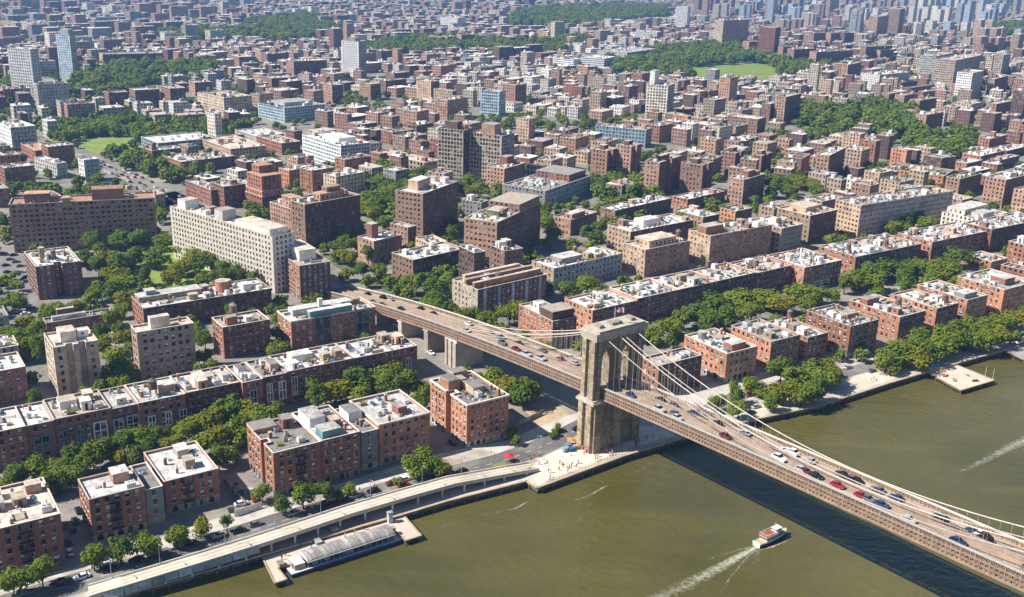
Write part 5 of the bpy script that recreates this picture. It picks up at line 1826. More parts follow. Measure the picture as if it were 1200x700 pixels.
for k in range(nseg):
    q = MB()
    x0 = 4.2 + k * (BL - 3.8) / nseg
    x1 = x0 + (BL - 3.8) / nseg - .08
    for i in range(nr):
        a0, a1 = math.pi * i / nr, math.pi * (i + 1) / nr
        y0, y1 = BWD / 2 - .2 - (BWD / 2 - .1) * math.cos(a0), BWD / 2 - .2 - (BWD / 2 - .1) * math.cos(a1)
        z0, z1 = 3.25 + 1.3 * math.sin(a0), 3.25 + 1.3 * math.sin(a1)
        q.face([(x0, y0, z0), (x1, y0, z0), (x1, y1, z1), (x0, y1, z1)], 'roof_grey')
    q.build('roof_panel', t)
q = MB()
for x in (4.2, BL + .3):
    q.face([(x, BWD / 2 - .2 - (BWD / 2 - .1) * math.cos(math.pi * i / nr), 3.25 + 1.3 * math.sin(math.pi * i / nr)) for i in range(nr + 1)], 'white_paint')
q.bar((4.2, -.1, 3.25), (BL + .3, -.1, 3.25), .14, 'white_paint')
q.bar((4.2, BWD - .3, 3.25), (BL + .3, BWD - .3, 3.25), .14, 'white_paint')
q.build('roof_edge', t)
q = MB()
q.box(.5, 3.8, .8, BWD - 1.2, 1.3, 3.0, 'wall_grey', top='roof_white')
q.box(.45, .5, 1.6, 2.6, 1.3, 3.0, 'iron')
q.build('stern_house', t)

# things on the pier
for lx, ly, w_, l_, h_, mt, nm, lb, ct in ((329, 663, 1.6, 2.2, 1.2, 'orange_paint', 'crate', 'rust orange crate at the inner end of the barge pier', 'crate'),
                                   (373, 638, 1.6, 2.4, 1.4, 'teal_paint', 'kiosk', 'dark teal kiosk on the barge pier', 'kiosk'),
                                   (391, 624, 2.2, 2.6, 1.6, 'wood_grey', 'cargo_pallet', 'tarpaulined pallet stack under the elevated road', 'pallet'),
                                   (457, 612, 1.4, 1.4, 3.6, 'wall_bluegrey', 'gate_post', 'stout grey gate post at the outer end of the pier', 'post'),
                                   (460, 626, 1.2, 1.6, 2.4, 'dirt', 'ticket_booth', 'tan ticket booth by the barge bow', 'booth')):
    x, y = W(lx, ly, -.6)
    t = thing(nm, lb, ct, (x, y, -.6), R(34))
    q = MB()
    q.box(-w_ / 2, w_ / 2, -l_ / 2, l_ / 2, 0, h_ * .85, mt)
    q.build('body', t)
    q = MB()
    q.box(-w_ / 2 - .12, w_ / 2 + .12, -l_ / 2 - .12, l_ / 2 + .12, h_ * .85, h_, 'roof_grey')
    q.build('lid', t)

rp = [W(*p, -.4) for p in ((1087, 437), (1126, 458), (1166, 446), (1121, 428))]
slab_thing('quay_pier', 'square timber landing pier below the right bank trees', 'pier', rp, WATER_Z, -.4, 'plaza_stone')
for lx, ly in ((1154, 443), (1163, 446)):
    x, y = W(lx, ly, -.4)
    t = thing('mooring_pole', 'tall white mooring pole on the square landing pier', 'pole', (x, y, -.4), 0, 'mooring poles of the landing pier')
    q = MB()
    q.cyl(0, 0, 0, 5.2, .12, .1, 6, 'white_paint')
    q.build('pole', t)
    q = MB()
    q.cyl(0, 0, 5.2, 5.5, .2, .05, 6, 'steel')
    q.build('cap', t)
x, y = W(1094, 431, -.3)
t = thing('covered_boat', 'small boat under bright blue tarpaulin beside the landing pier', 'boat', (x, y, -.4), R(30))
q = MB()
prof = [(-3, .2), (-2.6, 1.1), (1.2, 1.2), (3.2, .1)]
for (xa, ya), (xb, yb) in zip(prof[:-1], prof[1:]):
    for s in (-1, 1):
        q.face([(xa, s * ya * .7, 0), (xb, s * yb * .7, 0), (xb, s * yb, .9), (xa, s * ya, .9)][::s], 'white_paint')
q.face([(-3, -.2, .9), (-3, .2, .9), (-3, .14, 0), (-3, -.14, 0)], 'white_paint')
q.build('hull', t)
q = MB()
make_mat('tarp_blue', (0.05, 0.22, 0.5), rough=0.6)
for (xa, ya), (xb, yb) in zip(prof[:-1], prof[1:]):
    for s in (-1, 1):
        q.face([(xa, s * ya, .92), (xb, s * yb, .92), (xb, 0, 1.7), (xa, 0, 1.8)][::s], 'tarp_blue')
q.build('tarpaulin', t)
dp = [W(*p, -.4) for p in ((1178, 411), (1200, 422), (1230, 412), (1205, 400))]
slab_thing('tent_dock', 'low dock with white tents at the upstream quay', 'dock', dp, WATER_Z, -.4, 'paving')
for i, (lx, ly) in enumerate(((1190, 405), (1199, 403), (1209, 407))):
    x, y = W(lx, ly, -.4)
    t = thing('event_tent', 'white peaked tent on the low dock', 'tent', (x, y, -.4), R(34), 'white tents on the dock')
    q = MB()
    c4 = [(-2, -2), (2, -2), (2, 2), (-2, 2)]
    for k in range(4):
        a, b = c4[k], c4[(k + 1) % 4]
        q.face([(*a, 2.3), (*b, 2.3), (0, 0, 3.9)], 'white_paint')
        q.face([(*a, 2.0), (*b, 2.0), (*b, 2.3), (*a, 2.3)], 'white_paint')
    q.build('canopy', t)
    for c in c4:
        q = MB()
        q.cyl(c[0], c[1], 0, 2.2, .06, .06, 5, 'steel')
        q.build('leg', t)

make_mat('hull_navy', (0.03, 0.05, 0.1), rough=0.4)
make_mat('bench_red', (0.35, 0.09, 0.05), rough=0.7, rnd=0.3)
# ------------------------------------------------------------------ ferry with its wake
pa, pb = Vector(W(886, 641, WATER_Z)), Vector(W(921, 625, WATER_Z))
fd = (pb - pa)
FL = fd.length
frz = math.atan2(fd.y, fd.x)
t = thing('ferry', 'small white sightseeing ferry heading upriver with a foaming wake', 'boat', ((pa.x + pb.x) / 2, (pa.y + pb.y) / 2, WATER_Z), frz)
hl = FL / 2
secs = [(-hl, 1.5, 1.55), (-hl * .6, 1.75, 1.45), (0, 1.8, 1.45), (hl * .5, 1.55, 1.6), (hl * .82, .95, 1.8), (hl, .12, 2.0)]
q = MB()
for (xa, wa, za), (xb, wb, zb) in zip(secs[:-1], secs[1:]):
    for s in (-1, 1):
        q.face([(xa, s * wa * .8, -.4), (xb, s * wb * .7, -.4), (xb, s * wb, zb * .75), (xa, s * wa, za * .75)][::s], 'hull_navy')
        q.face([(xa, s * wa, za * .75), (xb, s * wb, zb * .75), (xb, s * wb, zb), (xa, s * wa, za)][::s], 'white_paint')
    q.face([(xa, -wa, za - .3), (xb, -wb, zb - .3), (xb, wb, zb - .3), (xa, wa, za - .3)], 'timber')
q.face([(-hl, -1.5, 1.55), (-hl, 1.5, 1.55), (-hl, 1.2, -.4), (-hl, -1.2, -.4)], 'white_paint')
q.build('hull', t)
q = MB()
q.box(-hl * .55, hl * .5, -1.35, 1.35, 1.1, 1.6, 'white_paint')
q.box(-hl * .55 + .04, hl * .5 - .04, -1.31, 1.31, 1.6, 2.5, 'pane')
for i in range(8):
    x = -hl * .55 + (hl * 1.05) * i / 7
    for s in (-1, 1):
        q.box(x - .09, x + .09, s * 1.36 - .04, s * 1.36 + .04, 1.6, 2.5, 'white_paint')
q.box(-hl * .62, hl * .54, -1.5, 1.5, 2.5, 2.65, 'white_paint', top='roof_grey')
q.build('cabin', t)
q = MB()
q.box(hl * .12, hl * .46, -1.0, 1.0, 2.65, 3.2, 'white_paint')
q.box(hl * .13, hl * .45, -.96, .96, 3.2, 3.75, 'pane')
q.box(hl * .08, hl * .5, -1.1, 1.1, 3.75, 3.9, 'white_paint')
q.build('wheelhouse', t)
for i in range(5):
    q = MB()
    x = -hl * .52 + i * .95
    for y_ in (-.72, .72):
        q.box(x - .16, x + .16, y_ - .45, y_ + .45, 2.65, 3.0, 'bench_red')
        q.box(x - .16, x - .1, y_ - .45, y_ + .45, 3.0, 3.4, 'bench_red')
    q.build('bench', t)
q = MB()
for s in (-1, 1):
    q.bar((-hl * .6, s * 1.42, 3.5), (hl * .1, s * 1.42, 3.5), .04, 'white_paint')
    for i in range(7):
        x = -hl * .6 + hl * .7 * i / 6
        q.bar((x, s * 1.42, 2.65), (x, s * 1.42, 3.5), .03, 'white_paint')
q.bar((-hl * .6, -1.42, 3.5), (-hl * .6, 1.42, 3.5), .04, 'white_paint')
q.build('railing', t)
q = MB()
q.cyl(hl * .2, 0, 3.9, 6.0, .07, .04, 6, 'white_paint')
q.bar((hl * .2, -.6, 5.2), (hl * .2, .6, 5.2), .04, 'white_paint')
q.build('mast', t)


def foam_ribbon(pts, widths, dens, label=None):
    """foam on the water: uv.y carries how thick the foam lies"""
    vv, ff, uv = [], [], []
    n = len(pts)
    for k, (x, y) in enumerate(pts):
        a, b = pts[max(k - 1, 0)], pts[min(k + 1, n - 1)]
        d = Vector((b[0] - a[0], b[1] - a[1])).normalized()
        for f, e in ((-1, 0.0), (-.5, .75), (0, 1.0), (.5, .75), (1, 0.0)):
            vv.append((x - d.y * widths[k] * f, y + d.x * widths[k] * f, WATER_Z + .03))
            uv.append((0, dens[k] * e))
    for k in range(n - 1):
        for j in range(4):
            ff.append((k * 5 + j, k * 5 + j + 1, k * 5 + j + 6, k * 5 + j + 5))
    me = bpy.data.meshes.new('foam')
    me.from_pydata(vv, [], ff)
    ul = me.uv_layers.new(name='UVMap')
    for pl in me.polygons:
        for li in pl.loop_indices:
            ul.data[li].uv = uv[me.loops[li].vertex_index]
    me.materials.append(MATS['foam'])
    o = obj('foam', me)
    o['kind'] = 'stuff'
    o['label'] = label or 'white foam streak on the olive water'
    return o


def wpx(*pts):
    return [W(*p, WATER_Z) for p in pts]


foam_ribbon(wpx((890, 639), (870, 650), (845, 664), (815, 680), (780, 697), (740, 716)), (1.1, 2.1, 3.2, 4.2, 5.0, 5.6), (.85, .74, .64, .56, .5, .44), 'churned white wake trailing behind the ferry')
foam_ribbon(wpx((889, 640), (868, 644), (846, 650), (820, 659), (796, 668)), (.4, .7, .9, 1.0, 1.0), (.65, .52, .45, .36, .22), 'thin side wake beside the ferry')
foam_ribbon(wpx((886, 643), (872, 657), (858, 674), (846, 692), (838, 706)), (.4, .7, .9, 1.1, 1.1), (.65, .52, .45, .36, .22), 'thin side wake beside the ferry')
foam_ribbon(wpx((890, 645), (905, 641), (922, 634)), (.5, .7, .4), (.5, .7, .65), 'bow wave along the ferry hull')
foam_ribbon(wpx((1235, 501), (1200, 517), (1180, 526), (1155, 539), (1130, 551), (1110, 558)), (4.5, 4.2, 3.6, 3.0, 2.2, 1.2), (.66, .62, .58, .52, .45, .25), 'faded boat wake on the far water')
foam_ribbon(wpx((555, 607), (575, 602), (590, 599), (605, 596), (615, 590), (625, 587)), (.6, .7, .7, .9, .8, .5), (.35, .45, .4, .6, .55, .3))
foam_ribbon(wpx((660, 586), (680, 585), (694, 579), (706, 572), (717, 566)), (.5, .7, .9, .9, .4), (.35, .5, .6, .6, .3))
foam_ribbon(wpx((505, 627), (520, 617), (535, 612), (550, 608)), (.5, .6, .6, .5), (.3, .42, .4, .3))
foam_ribbon(wpx((720, 564), (740, 555), (755, 549), (765, 544)), (.4, .5, .6, .4), (.3, .4, .5, .3))
foam_ribbon(wpx((945, 490), (965, 488), (985, 486)), (.5, .6, .4), (.35, .45, .3))

# ------------------------------------------------------------------ trees
def tree_meshes(seed, w, h, n_leaf, leaf='leaf', size=(.45, .85)):
    r = random.Random(seed)
    tm = MB()
    th = h * .34
    lean = (r.uniform(-.3, .3), r.uniform(-.3, .3))
    tm.tube([(0, 0, -.2), (lean[0] * .3, lean[1] * .3, th * .5), (lean[0], lean[1], th), (lean[0], lean[1], h * .68)], [.3, .22, .17, .07], 6, 'bark')
    lobes = []
    for i in range(13):
        a = r.uniform(0, 2 * math.pi)
        rr = w / 2 * math.sqrt(r.random()) * .74
        z = h * r.uniform(.34, .82)
        k = 1 - abs(z / h - .58) * 1.1
        lr = w * r.uniform(.17, .27)
        c = Vector((rr * math.cos(a) * k, rr * math.sin(a) * k, z))
        lobes.append((c, lr))
        if i < 6:
            tm.tube([(lean[0], lean[1], th * r.uniform(.75, 1.05)), tuple((c + Vector((lean[0], lean[1], th))) / 2 + Vector((0, 0, -.2))), tuple(c)], [.12, .08, .03], 5, 'bark')
    lobes.append((Vector((0, 0, h * .68)), w * .27))
    cm = MB()
    tot = sum(l[1] ** 2 for l in lobes)
    for c, lr in lobes:
        k = int(n_leaf * lr * lr / tot)
        for _ in range(k):
            d = Vector((r.gauss(0, 1), r.gauss(0, 1), r.gauss(0, 1) * .9)).normalized()
            p = c + d * lr * (r.uniform(.62, 1.08) if r.random() < .8 else r.uniform(.2, .7))
            nrm = (d + Vector((r.uniform(-.5, .5), r.uniform(-.5, .5), r.uniform(.1, 1.1)))).normalized()
            t1 = nrm.cross(Vector((r.uniform(-1, 1), r.uniform(-1, 1), r.uniform(-1, 1)))).normalized()
            t2 = nrm.cross(t1)
            s = r.uniform(*size) * .5
            cm.face([tuple(p - t1 * s - t2 * s * .8), tuple(p + t1 * s - t2 * s * .5), tuple(p + t1 * s * .7 + t2 * s), tuple(p - t1 * s * .8 + t2 * s * .7)], leaf)
    return tm.mesh('trunk'), cm.mesh('crown')


TREES = [tree_meshes(i, 9.6, 8.2 + .9 * (i % 3), 1700, 'leaf_yellow' if i == 3 else 'leaf') for i in range(4)] + [tree_meshes(20 + i, 9.0, 10.5, 1700, 'leaf_dark') for i in range(2)]
TREES += [tree_meshes(30, 6.6, 11.5, 1500, 'leaf_dark'), tree_meshes(31, 10.6, 7.6, 1700, 'leaf')]
LOW = [tree_meshes(40 + i, 9.6, 8.8, 300, 'leaf_dark' if i == 2 else 'leaf', size=(1.1, 1.9)) for i in range(3)]
tree_list = []       # (size in view, x, y, scale, variant, label, group)


def add_tree(x, y, dia, label, group, var=None):
    v = rng.randrange(8) if var is None else var
    d = math.sqrt(x * x + y * y)
    tree_list.append((dia / max(d, 100), x, y, dia / 9.0, v, label, group))


def trees_px(pts, label, group):
    for p in pts:
        tx, ty, d = p[:3]
        z = 5.0
        x, y = W(tx, ty, z)
        dist = math.sqrt(x * x + y * y + (CAM_H - z) ** 2)
        dia = d * dist / FPX * 1.12
        if on_land(x, y):
            add_tree(x, y, dia, label, group, p[3] if len(p) > 3 else None)


trees_px(((14, 683, 29), (48, 672, 29), (109, 651, 26), (141, 644, 28), (172, 637, 26), (206, 627, 26), (234, 614, 22), (265, 607, 17)),
         'round street tree in front of the riverside red brick houses', 'street trees by the riverside houses')
trees_px(((307, 573, 20), (331, 588, 20), (355, 581, 27), (381, 576, 22), (395, 572, 15), (412, 566, 16), (466, 554, 11)),
         'young street tree in front of the tall gable house and its neighbours', 'street trees by the gable house')
trees_px(((488, 543, 26), (501, 539, 28), (514, 540, 24)), 'low spreading tree over parked cars on the waterfront street', 'spreading trees on the waterfront street')
trees_px(((28, 578, 24), (52, 568, 24), (70, 562, 24), (84, 555, 22), (10, 588, 22), (158, 532, 20), (176, 526, 22), (192, 518, 22), (215, 508, 24), (222, 498, 24), (4, 575, 26), (20, 562, 26), (42, 552, 28), (66, 549, 26), (84, 541, 26), (108, 533, 28), (128, 528, 26), (148, 522, 26), (166, 517, 26), (184, 512, 24), (200, 520, 22), (98, 545, 22), (140, 530, 22), (60, 560, 20)),
         'leafy tree in the yard strip under the long dark red row', 'yard trees under the long row')
trees_px(((245, 492, 34), (268, 484, 38), (290, 486, 36), (250, 515, 32), (272, 508, 36), (256, 536, 24), (310, 494, 30), (238, 520, 24), (286, 505, 28), (266, 530, 24)),
         'big dense tree in the grove between the long row and the gable house', 'grove behind the gable house')
trees_px(((372, 466, 30), (393, 458, 34), (415, 450, 38), (440, 443, 40), (456, 457, 30), (478, 455, 30), (425, 468, 28), (462, 438, 30), (490, 468, 22), (494, 452, 22)),
         'big dense tree between the long row and the red waterfront houses', 'trees behind the waterfront houses')
trees_px(((584, 446, 28), (598, 456, 34), (613, 464, 34), (624, 458, 28), (580, 436, 20), (560, 440, 16), (545, 432, 16)), 'dense tree in the clump beside the bridge deck', 'clump beside the bridge deck')
trees_px(((600, 500, 15), (605, 508, 12), (650, 497, 9), (655, 490, 8), (647, 500, 8), (500, 455, 20)), 'small bushy tree near the orange brick block by the plaza', 'small trees by the plaza')
trees_px(((482, 335, 22), (497, 333, 24), (508, 340, 26), (521, 334, 26), (534, 342, 18), (478, 342, 16)), 'full tree in the grove beside the highway and low brown block', 'grove beside the low brown block')
trees_px(((527, 365, 20), (541, 370, 20), (553, 371, 20), (571, 376, 22), (597, 371, 26), (607, 364, 22), (588, 380, 16), (668, 340, 22), (688, 335, 24), (702, 336, 20), (735, 328, 12), (749, 325, 12), (820, 314, 12), (893, 304, 14)),
         'tree standing at the foot of the pale blocks behind the bridge', 'trees among the pale blocks')
trees_px(((140, 283, 26, 4), (165, 283, 24, 5), (158, 303, 26, 4), (182, 304, 30, 4), (196, 283, 26), (216, 293, 30), (232, 300, 30), (247, 309, 32), (215, 312, 28), (130, 325, 26), (148, 333, 26), (133, 345, 24), (150, 350, 24), (170, 325, 18), (200, 328, 20), (262, 320, 24), (280, 325, 24), (298, 330, 20), (120, 300, 24, 4), (115, 315, 22, 5), (205, 322, 20), (240, 330, 20), (110, 285, 22), (176, 275, 24), (265, 305, 26), (100, 300, 16)),
         'park tree on the lawn below the cream slab block', 'park trees below the cream slab')
trees_px(((150, 440, 22), (140, 450, 22), (245, 425, 18), (232, 430, 16), (322, 410, 18), (20, 400, 22), (8, 392, 18), (100, 462, 18), (36, 440, 16), (90, 372, 12), (145, 362, 18), (330, 350, 16), (318, 360, 14), (455, 330, 16), (466, 338, 14), (520, 352, 14), (29, 408, 28), (45, 412, 22), (120, 405, 24), (133, 420, 30), (128, 440, 26), (140, 432, 26), (150, 410, 20), (118, 455, 22), (240, 400, 22), (238, 415, 18), (330, 375, 24), (325, 388, 20), (42, 385, 20), (30, 375, 18), (40, 465, 18), (145, 395, 20), (390, 345, 8), (135, 375, 22), (140, 388, 20), (262, 352, 12), (325, 400, 16)),
         'yard tree between the blocks behind the long row', 'yard trees behind the long row')
trees_px(((425, 285, 24), (405, 290, 24), (400, 275, 22), (410, 302, 20), (432, 300, 18), (450, 262, 20), (440, 250, 22), (455, 235, 24), (430, 232, 24), (445, 215, 22), (425, 210, 22), (470, 205, 20), (488, 208, 20), (505, 212, 18), (540, 218, 22), (555, 225, 20), (552, 212, 18), (530, 275, 18), (528, 262, 16), (640, 263, 22), (650, 275, 20), (645, 285, 18), (690, 275, 22), (703, 270, 20), (700, 285, 18), (640, 250, 18), (385, 262, 18), (395, 300, 16), (415, 262, 20), (405, 320, 16), (425, 318, 18), (445, 322, 16), (480, 220, 16)),
         'tree on the green between the brown towers', 'trees on the green between brown towers')
trees_px(((745, 388, 22), (762, 392, 28), (785, 385, 30), (802, 376, 32), (818, 372, 34), (842, 360, 42), (868, 354, 44), (893, 352, 42), (915, 356, 32), (935, 344, 34), (955, 348, 26), (790, 398, 22), (830, 382, 26), (945, 358, 22), (880, 368, 28), (850, 378, 24)),
         'big round-headed tree in the belt before the long dark row', 'tree belt before the long dark row')
trees_px(((1003, 329, 32), (1022, 321, 34), (1045, 318, 34), (1066, 320, 34), (1086, 316, 32), (1102, 310, 34), (1122, 304, 30), (1030, 332, 26), (1060, 330, 26), (1095, 325, 24), (1115, 318, 24), (990, 335, 18)),
         'big tree in the long belt behind the riverside blocks', 'tree belt behind the riverside blocks')
trees_px(((1060, 262, 26), (1075, 258, 26), (1088, 262, 22), (1045, 268, 20), (915, 215, 26), (930, 212, 28), (945, 215, 28), (955, 222, 22), (905, 225, 20), (925, 225, 24)),
         'tree in the round grove beside the slim brown tower and long slab', 'round grove by the slim tower')
trees_px(((884, 450, 22), (897, 455, 14), (915, 438, 30), (930, 447, 32), (950, 438, 34), (962, 446, 34), (940, 462, 32), (918, 462, 30), (905, 468, 22), (968, 432, 22), (862, 462, 22), (866, 478, 22), (842, 470, 20), (978, 440, 24), (955, 458, 26)),
         'bright green quay tree between the bridge and the fourth riverside block', 'bright quay trees by the bridge')
trees_px(((1048, 418, 34), (1066, 420, 36), (1085, 415, 34), (1060, 408, 34), (1100, 408, 30), (1078, 402, 30), (1116, 402, 30), (1132, 400, 30), (1118, 390, 26), (1145, 390, 26), (1160, 384, 26), (1174, 380, 26), (1190, 376, 26), (1150, 400, 24), (1170, 395, 22), (1040, 425, 24), (1100, 395, 24), (1205, 372, 24), (1135, 385, 22), (1010, 405, 14), (985, 412, 14)),
         'full quay tree in front of the upstream riverside blocks', 'upstream quay trees')
N_NEAR_TREES = len(tree_list)
for tr_ in tree_list:
    occ_rect(tr_[1], tr_[2], tr_[3] * 3, tr_[3] * 3, 0, 2)

# ------------------------------------------------------------------ the rest of the city
TREE_ZONES = [  # groves seen in the photograph (pixels of their outline on the ground)
    [(45, 150), (150, 138), (240, 150), (300, 152), (235, 166), (160, 178), (60, 168)],
    [(60, 130), (90, 100), (140, 72), (200, 80), (262, 75), (240, 100), (190, 100), (130, 128)],
    [(130, 186), (200, 190), (240, 207), (200, 218), (140, 204)],
    [(600, 22), (640, 13), (700, 9), (785, 11), (782, 22), (720, 33), (660, 37), (600, 32)],
    [(430, 58), (470, 50), (520, 47), (600, 54), (690, 47), (690, 60), (640, 72), (590, 70), (560, 64), (430, 68)],
    [(290, 28), (360, 20), (395, 30), (400, 42), (330, 52), (290, 45)],
    [(180, 40), (290, 38), (290, 52), (200, 55)],
    [(700, 78), (760, 62), (830, 55), (930, 64), (1010, 82), (930, 92), (890, 93), (870, 95), (760, 98), (735, 100)],
    [(930, 130), (1050, 128), (1082, 148), (1080, 168), (1000, 160), (940, 152)],
    [(1060, 160), (1140, 160), (1140, 186), (1100, 190), (1060, 188)],
    [(1020, 2), (1200, 2), (1200, 13), (1120, 11), (1020, 7)],
    [(1140, 36), (1200, 32), (1200, 44), (1140, 46)],
    [(0, 100), (20, 96), (30, 130), (0, 135)],
    [(690, 212), (760, 215), (770, 232), (700, 238)],
    [(430, 240), (420, 255), (500, 260), (510, 230), (460, 200), (440, 200)],
    [(100, 268), (175, 264), (180, 274), (105, 282)],
    [(108, 310), (132, 312), (165, 345), (130, 352)],
    [(225, 318), (300, 322), (330, 330), (290, 345), (230, 335)],
    [(740, 0), (1010, 0), (1010, 3), (740, 3)],
]
BARE = [[(806, 80), (880, 74), (916, 82), (908, 97), (815, 99)], [(80, 166), (150, 160), (165, 172), (110, 180)], [(1080, 163), (1125, 162), (1128, 170), (1085, 172)]]
TOWER_ZONES = [[(790, 0), (1200, 8), (1200, 75), (1140, 60), (1000, 45), (900, 30), (800, 36)], [(0, 3), (230, 3), (230, 40), (0, 60)]]
NEAR_LIMIT = [(-80, 262), (200, 262), (330, 300), (440, 330), (640, 330), (1230, 250), (1300, 1000), (-100, 1000)]
tz = [[(W(*p)) for p in z] for z in TREE_ZONES]
SEEDS = [((-120, 480), 34), ((150, 520), 36), ((60, 800), 60), ((-150, 800), 48), ((330, 720), 40), ((-420, 700), 40), ((-500, 1100), 36), ((-100, 1150), 58),
         ((300, 1050), 52), ((650, 1000), 42), ((0, 1700), 40), ((600, 1600), 56), ((-700, 1800), 50), ((1100, 1700), 36), ((-300, 2500), 34), ((500, 2600), 62),
         ((1400, 2700), 44), ((-1300, 2700), 58), ((0, 3600), 48), ((1200, 3800), 36), ((-1300, 3800), 40)]
WALLS = [((.27, .125, .088), 3), ((.2, .1, .074), 3), ((.34, .21, .15), 8), ((.15, .09, .07), 4), ((.38, .28, .2), 6), ((.46, .39, .31), 5), ((.32, .31, .3), 3), ((.6, .56, .5), 4), ((.33, .18, .115), 3), ((.36, .41, .45), 0)]
WNAMES = ['brick_red', 'brick_darkred', 'brick_brown', 'brick_dark', 'brick_tan', 'brick_pale', 'wall_grey', 'wall_cream', 'brick_orange', 'wall_bluegrey']
ROOFS = [((.66, .62, .56), 10, 'roof_white'), ((.5, .42, .34), 6, 'roof_tan'), ((.36, .33, .3), 4, 'roof_grey'), ((.2, .18, .16), 2, 'roof_dark'), ((.4, .25, .17), 1, 'roof_clay')]
WW = [w for _, w in WALLS]
RW = [w for _, w, _ in ROOFS]
cand = []        # (size in view, x, y, th, w, d, h, wall index, roof index)
block_slabs = MB()
r2 = random.Random(5)


def seed_of(x, y):
    best, bi = 1e18, 0
    for i, ((sx, sy), a) in enumerate(SEEDS):
        d = (x - sx) ** 2 + (y - sy) ** 2
        if d < best:
            best, bi = d, i
    return bi


def in_view(x, y, z=0, mx=70, top=-25):
    X, Y = proj(x, y, z)
    return -mx < X < 1200 + mx and top < Y < 760


def try_building(x, y, th, w, d, h, wi=None, tower=False):
    if not occ_free(x, y, w / 2 + 1, d / 2 + 1, th):
        return False
    occ_rect(x, y, w / 2, d / 2, th)
    wi = r2.choices(range(10), WW)[0] if wi is None else wi
    ri = r2.choices(range(5), RW)[0]
    cand.append((h * max(w, d) / (x * x + y * y), x, y, th, w, d, h, wi, ri, tower))
    return True


yard_trees = []
for si, ((sx, sy), ang) in enumerate(SEEDS):
    t = R(ang)
    u, v = (math.cos(t), math.sin(t)), (-math.sin(t), math.cos(t))
    far = sy > 2000
    bu, bv, st_ = (96, 44, 11) if not far else (120, 58, 12)
    rad = 900 if sy < 1300 else 1300
    for i in range(int(-rad / (bu + st_)), int(rad / (bu + st_)) + 1):
        for j in range(int(-rad / (bv + st_)), int(rad / (bv + st_)) + 1):
            cx = sx + u[0] * i * (bu + st_) + v[0] * j * (bv + st_)
            cy = sy + u[1] * i * (bu + st_) + v[1] * j * (bv + st_)
            if cy < 320 or cy > 4600 or not in_view(cx, cy, 0, 120) or seed_of(cx, cy) != si or not on_land(cx, cy):
                continue
            P = proj(cx, cy)
            if any(in_poly(P[0], P[1], z) for z in TREE_ZONES) or any(in_poly(P[0], P[1], z) for z in BARE):
                continue
            near = in_poly(P[0], P[1], NEAR_LIMIT)
            inb = [(cx + u[0] * a + v[0] * b, cy + u[1] * a + v[1] * b) for a, b in ((-bu / 2, -bv / 2), (bu / 2, -bv / 2), (bu / 2, bv / 2), (-bu / 2, bv / 2))]
            if not near and all(on_land(*p) for p in inb) and cy < 2200:
                block_slabs.face([(*p, .14 + .0) for p in inb], 'block_ground')
                for k in range(4):
                    a, b = inb[k], inb[(k + 1) % 4]
                    block_slabs.face([(*a, 0), (*b, 0), (*b, .14), (*a, .14)], 'paving')
            tower_here = any(in_poly(P[0], P[1], z) for z in TOWER_ZONES)
            roll = r2.random()
            def loc(a, b):
                return cx + u[0] * a + v[0] * b, cy + u[1] * a + v[1] * b
            if near:
                for _ in range(3):
                    x, y = loc(r2.uniform(-bu / 2, bu / 2), r2.uniform(-bv / 2, bv / 2))
                    yard_trees.append((x, y, r2.uniform(4.5, 8)))
                continue
            slab = not tower_here or P[0] < 600
            if (tower_here and roll < (.5 if P[0] > 600 else .4)) or roll < (0 if cy < 1050 else .04 if cy < 1500 else .11):
                n = r2.choice((1, 2, 2, 3))
                hh = r2.uniform(28, 62) if not slab else r2.uniform(18, 32)
                wi = r2.choice((2, 4, 5, 6, 7, 7, 9)) if not slab else r2.choice((2, 2, 2, 2, 3, 4, 6))
                for k in range(n):
                    a = (k - (n - 1) / 2) * bu / n
                    w, d = (r2.uniform(15, 26), r2.uniform(13, 18)) if not slab else (r2.uniform(22, 40), r2.uniform(13, 17))
                    try_building(*loc(a, r2.uniform(-4, 4)), t, min(w, bu / n - 3), d, hh * r2.uniform(.85, 1.1), wi, True)
                for _ in range(7):
                    yard_trees.append((*loc(r2.uniform(-bu / 2, bu / 2), r2.uniform(-bv / 2, bv / 2)), r2.uniform(6, 9.5)))
                continue
            if roll < .11:
                for _ in range(12):
                    yard_trees.append((*loc(r2.uniform(-bu / 2, bu / 2), r2.uniform(-bv / 2, bv / 2)), r2.uniform(6, 10)))
                continue
            hb = r2.choice((10, 12, 12, 13, 15, 16, 18)) if cy < 1500 else r2.choice((9.5, 10, 12, 13, 15, 16))
            wb = r2.choices(range(10), WW)[0]
            for side in (-1, 1):
                a = -bu / 2 + 1
                while a < bu / 2 - 6:
                    w = r2.choice((7, 9, 12, 16, 20, 26)) * (1.4 if far else 1)
                    w = min(w, bu / 2 - a)
                    d = r2.uniform(12, 16.5) * (1.2 if far else 1)
                    h = hb * r2.uniform(.75, 1.2)
                    if r2.random() < .05 and cy > 900:
                        h *= r2.uniform(1.4, 2.2)
                    if r2.random() < .94:
                        try_building(*loc(a + w / 2, side * (bv / 2 - d / 2 - 1)), t, w - .15, d, h, wb if r2.random() < .5 else None)
                    a += w
            for _ in range(8):
                yard_trees.append((*loc(r2.uniform(-bu / 2, bu / 2), r2.uniform(-4, 4)), r2.uniform(5.5, 9)))
            for _ in range(5):
                yard_trees.append((*loc(r2.uniform(-bu / 2, bu / 2), r2.choice((-1, 1)) * (bv / 2 + 3)), r2.uniform(4.5, 7)))
structure(block_slabs.build('block_pavement'))

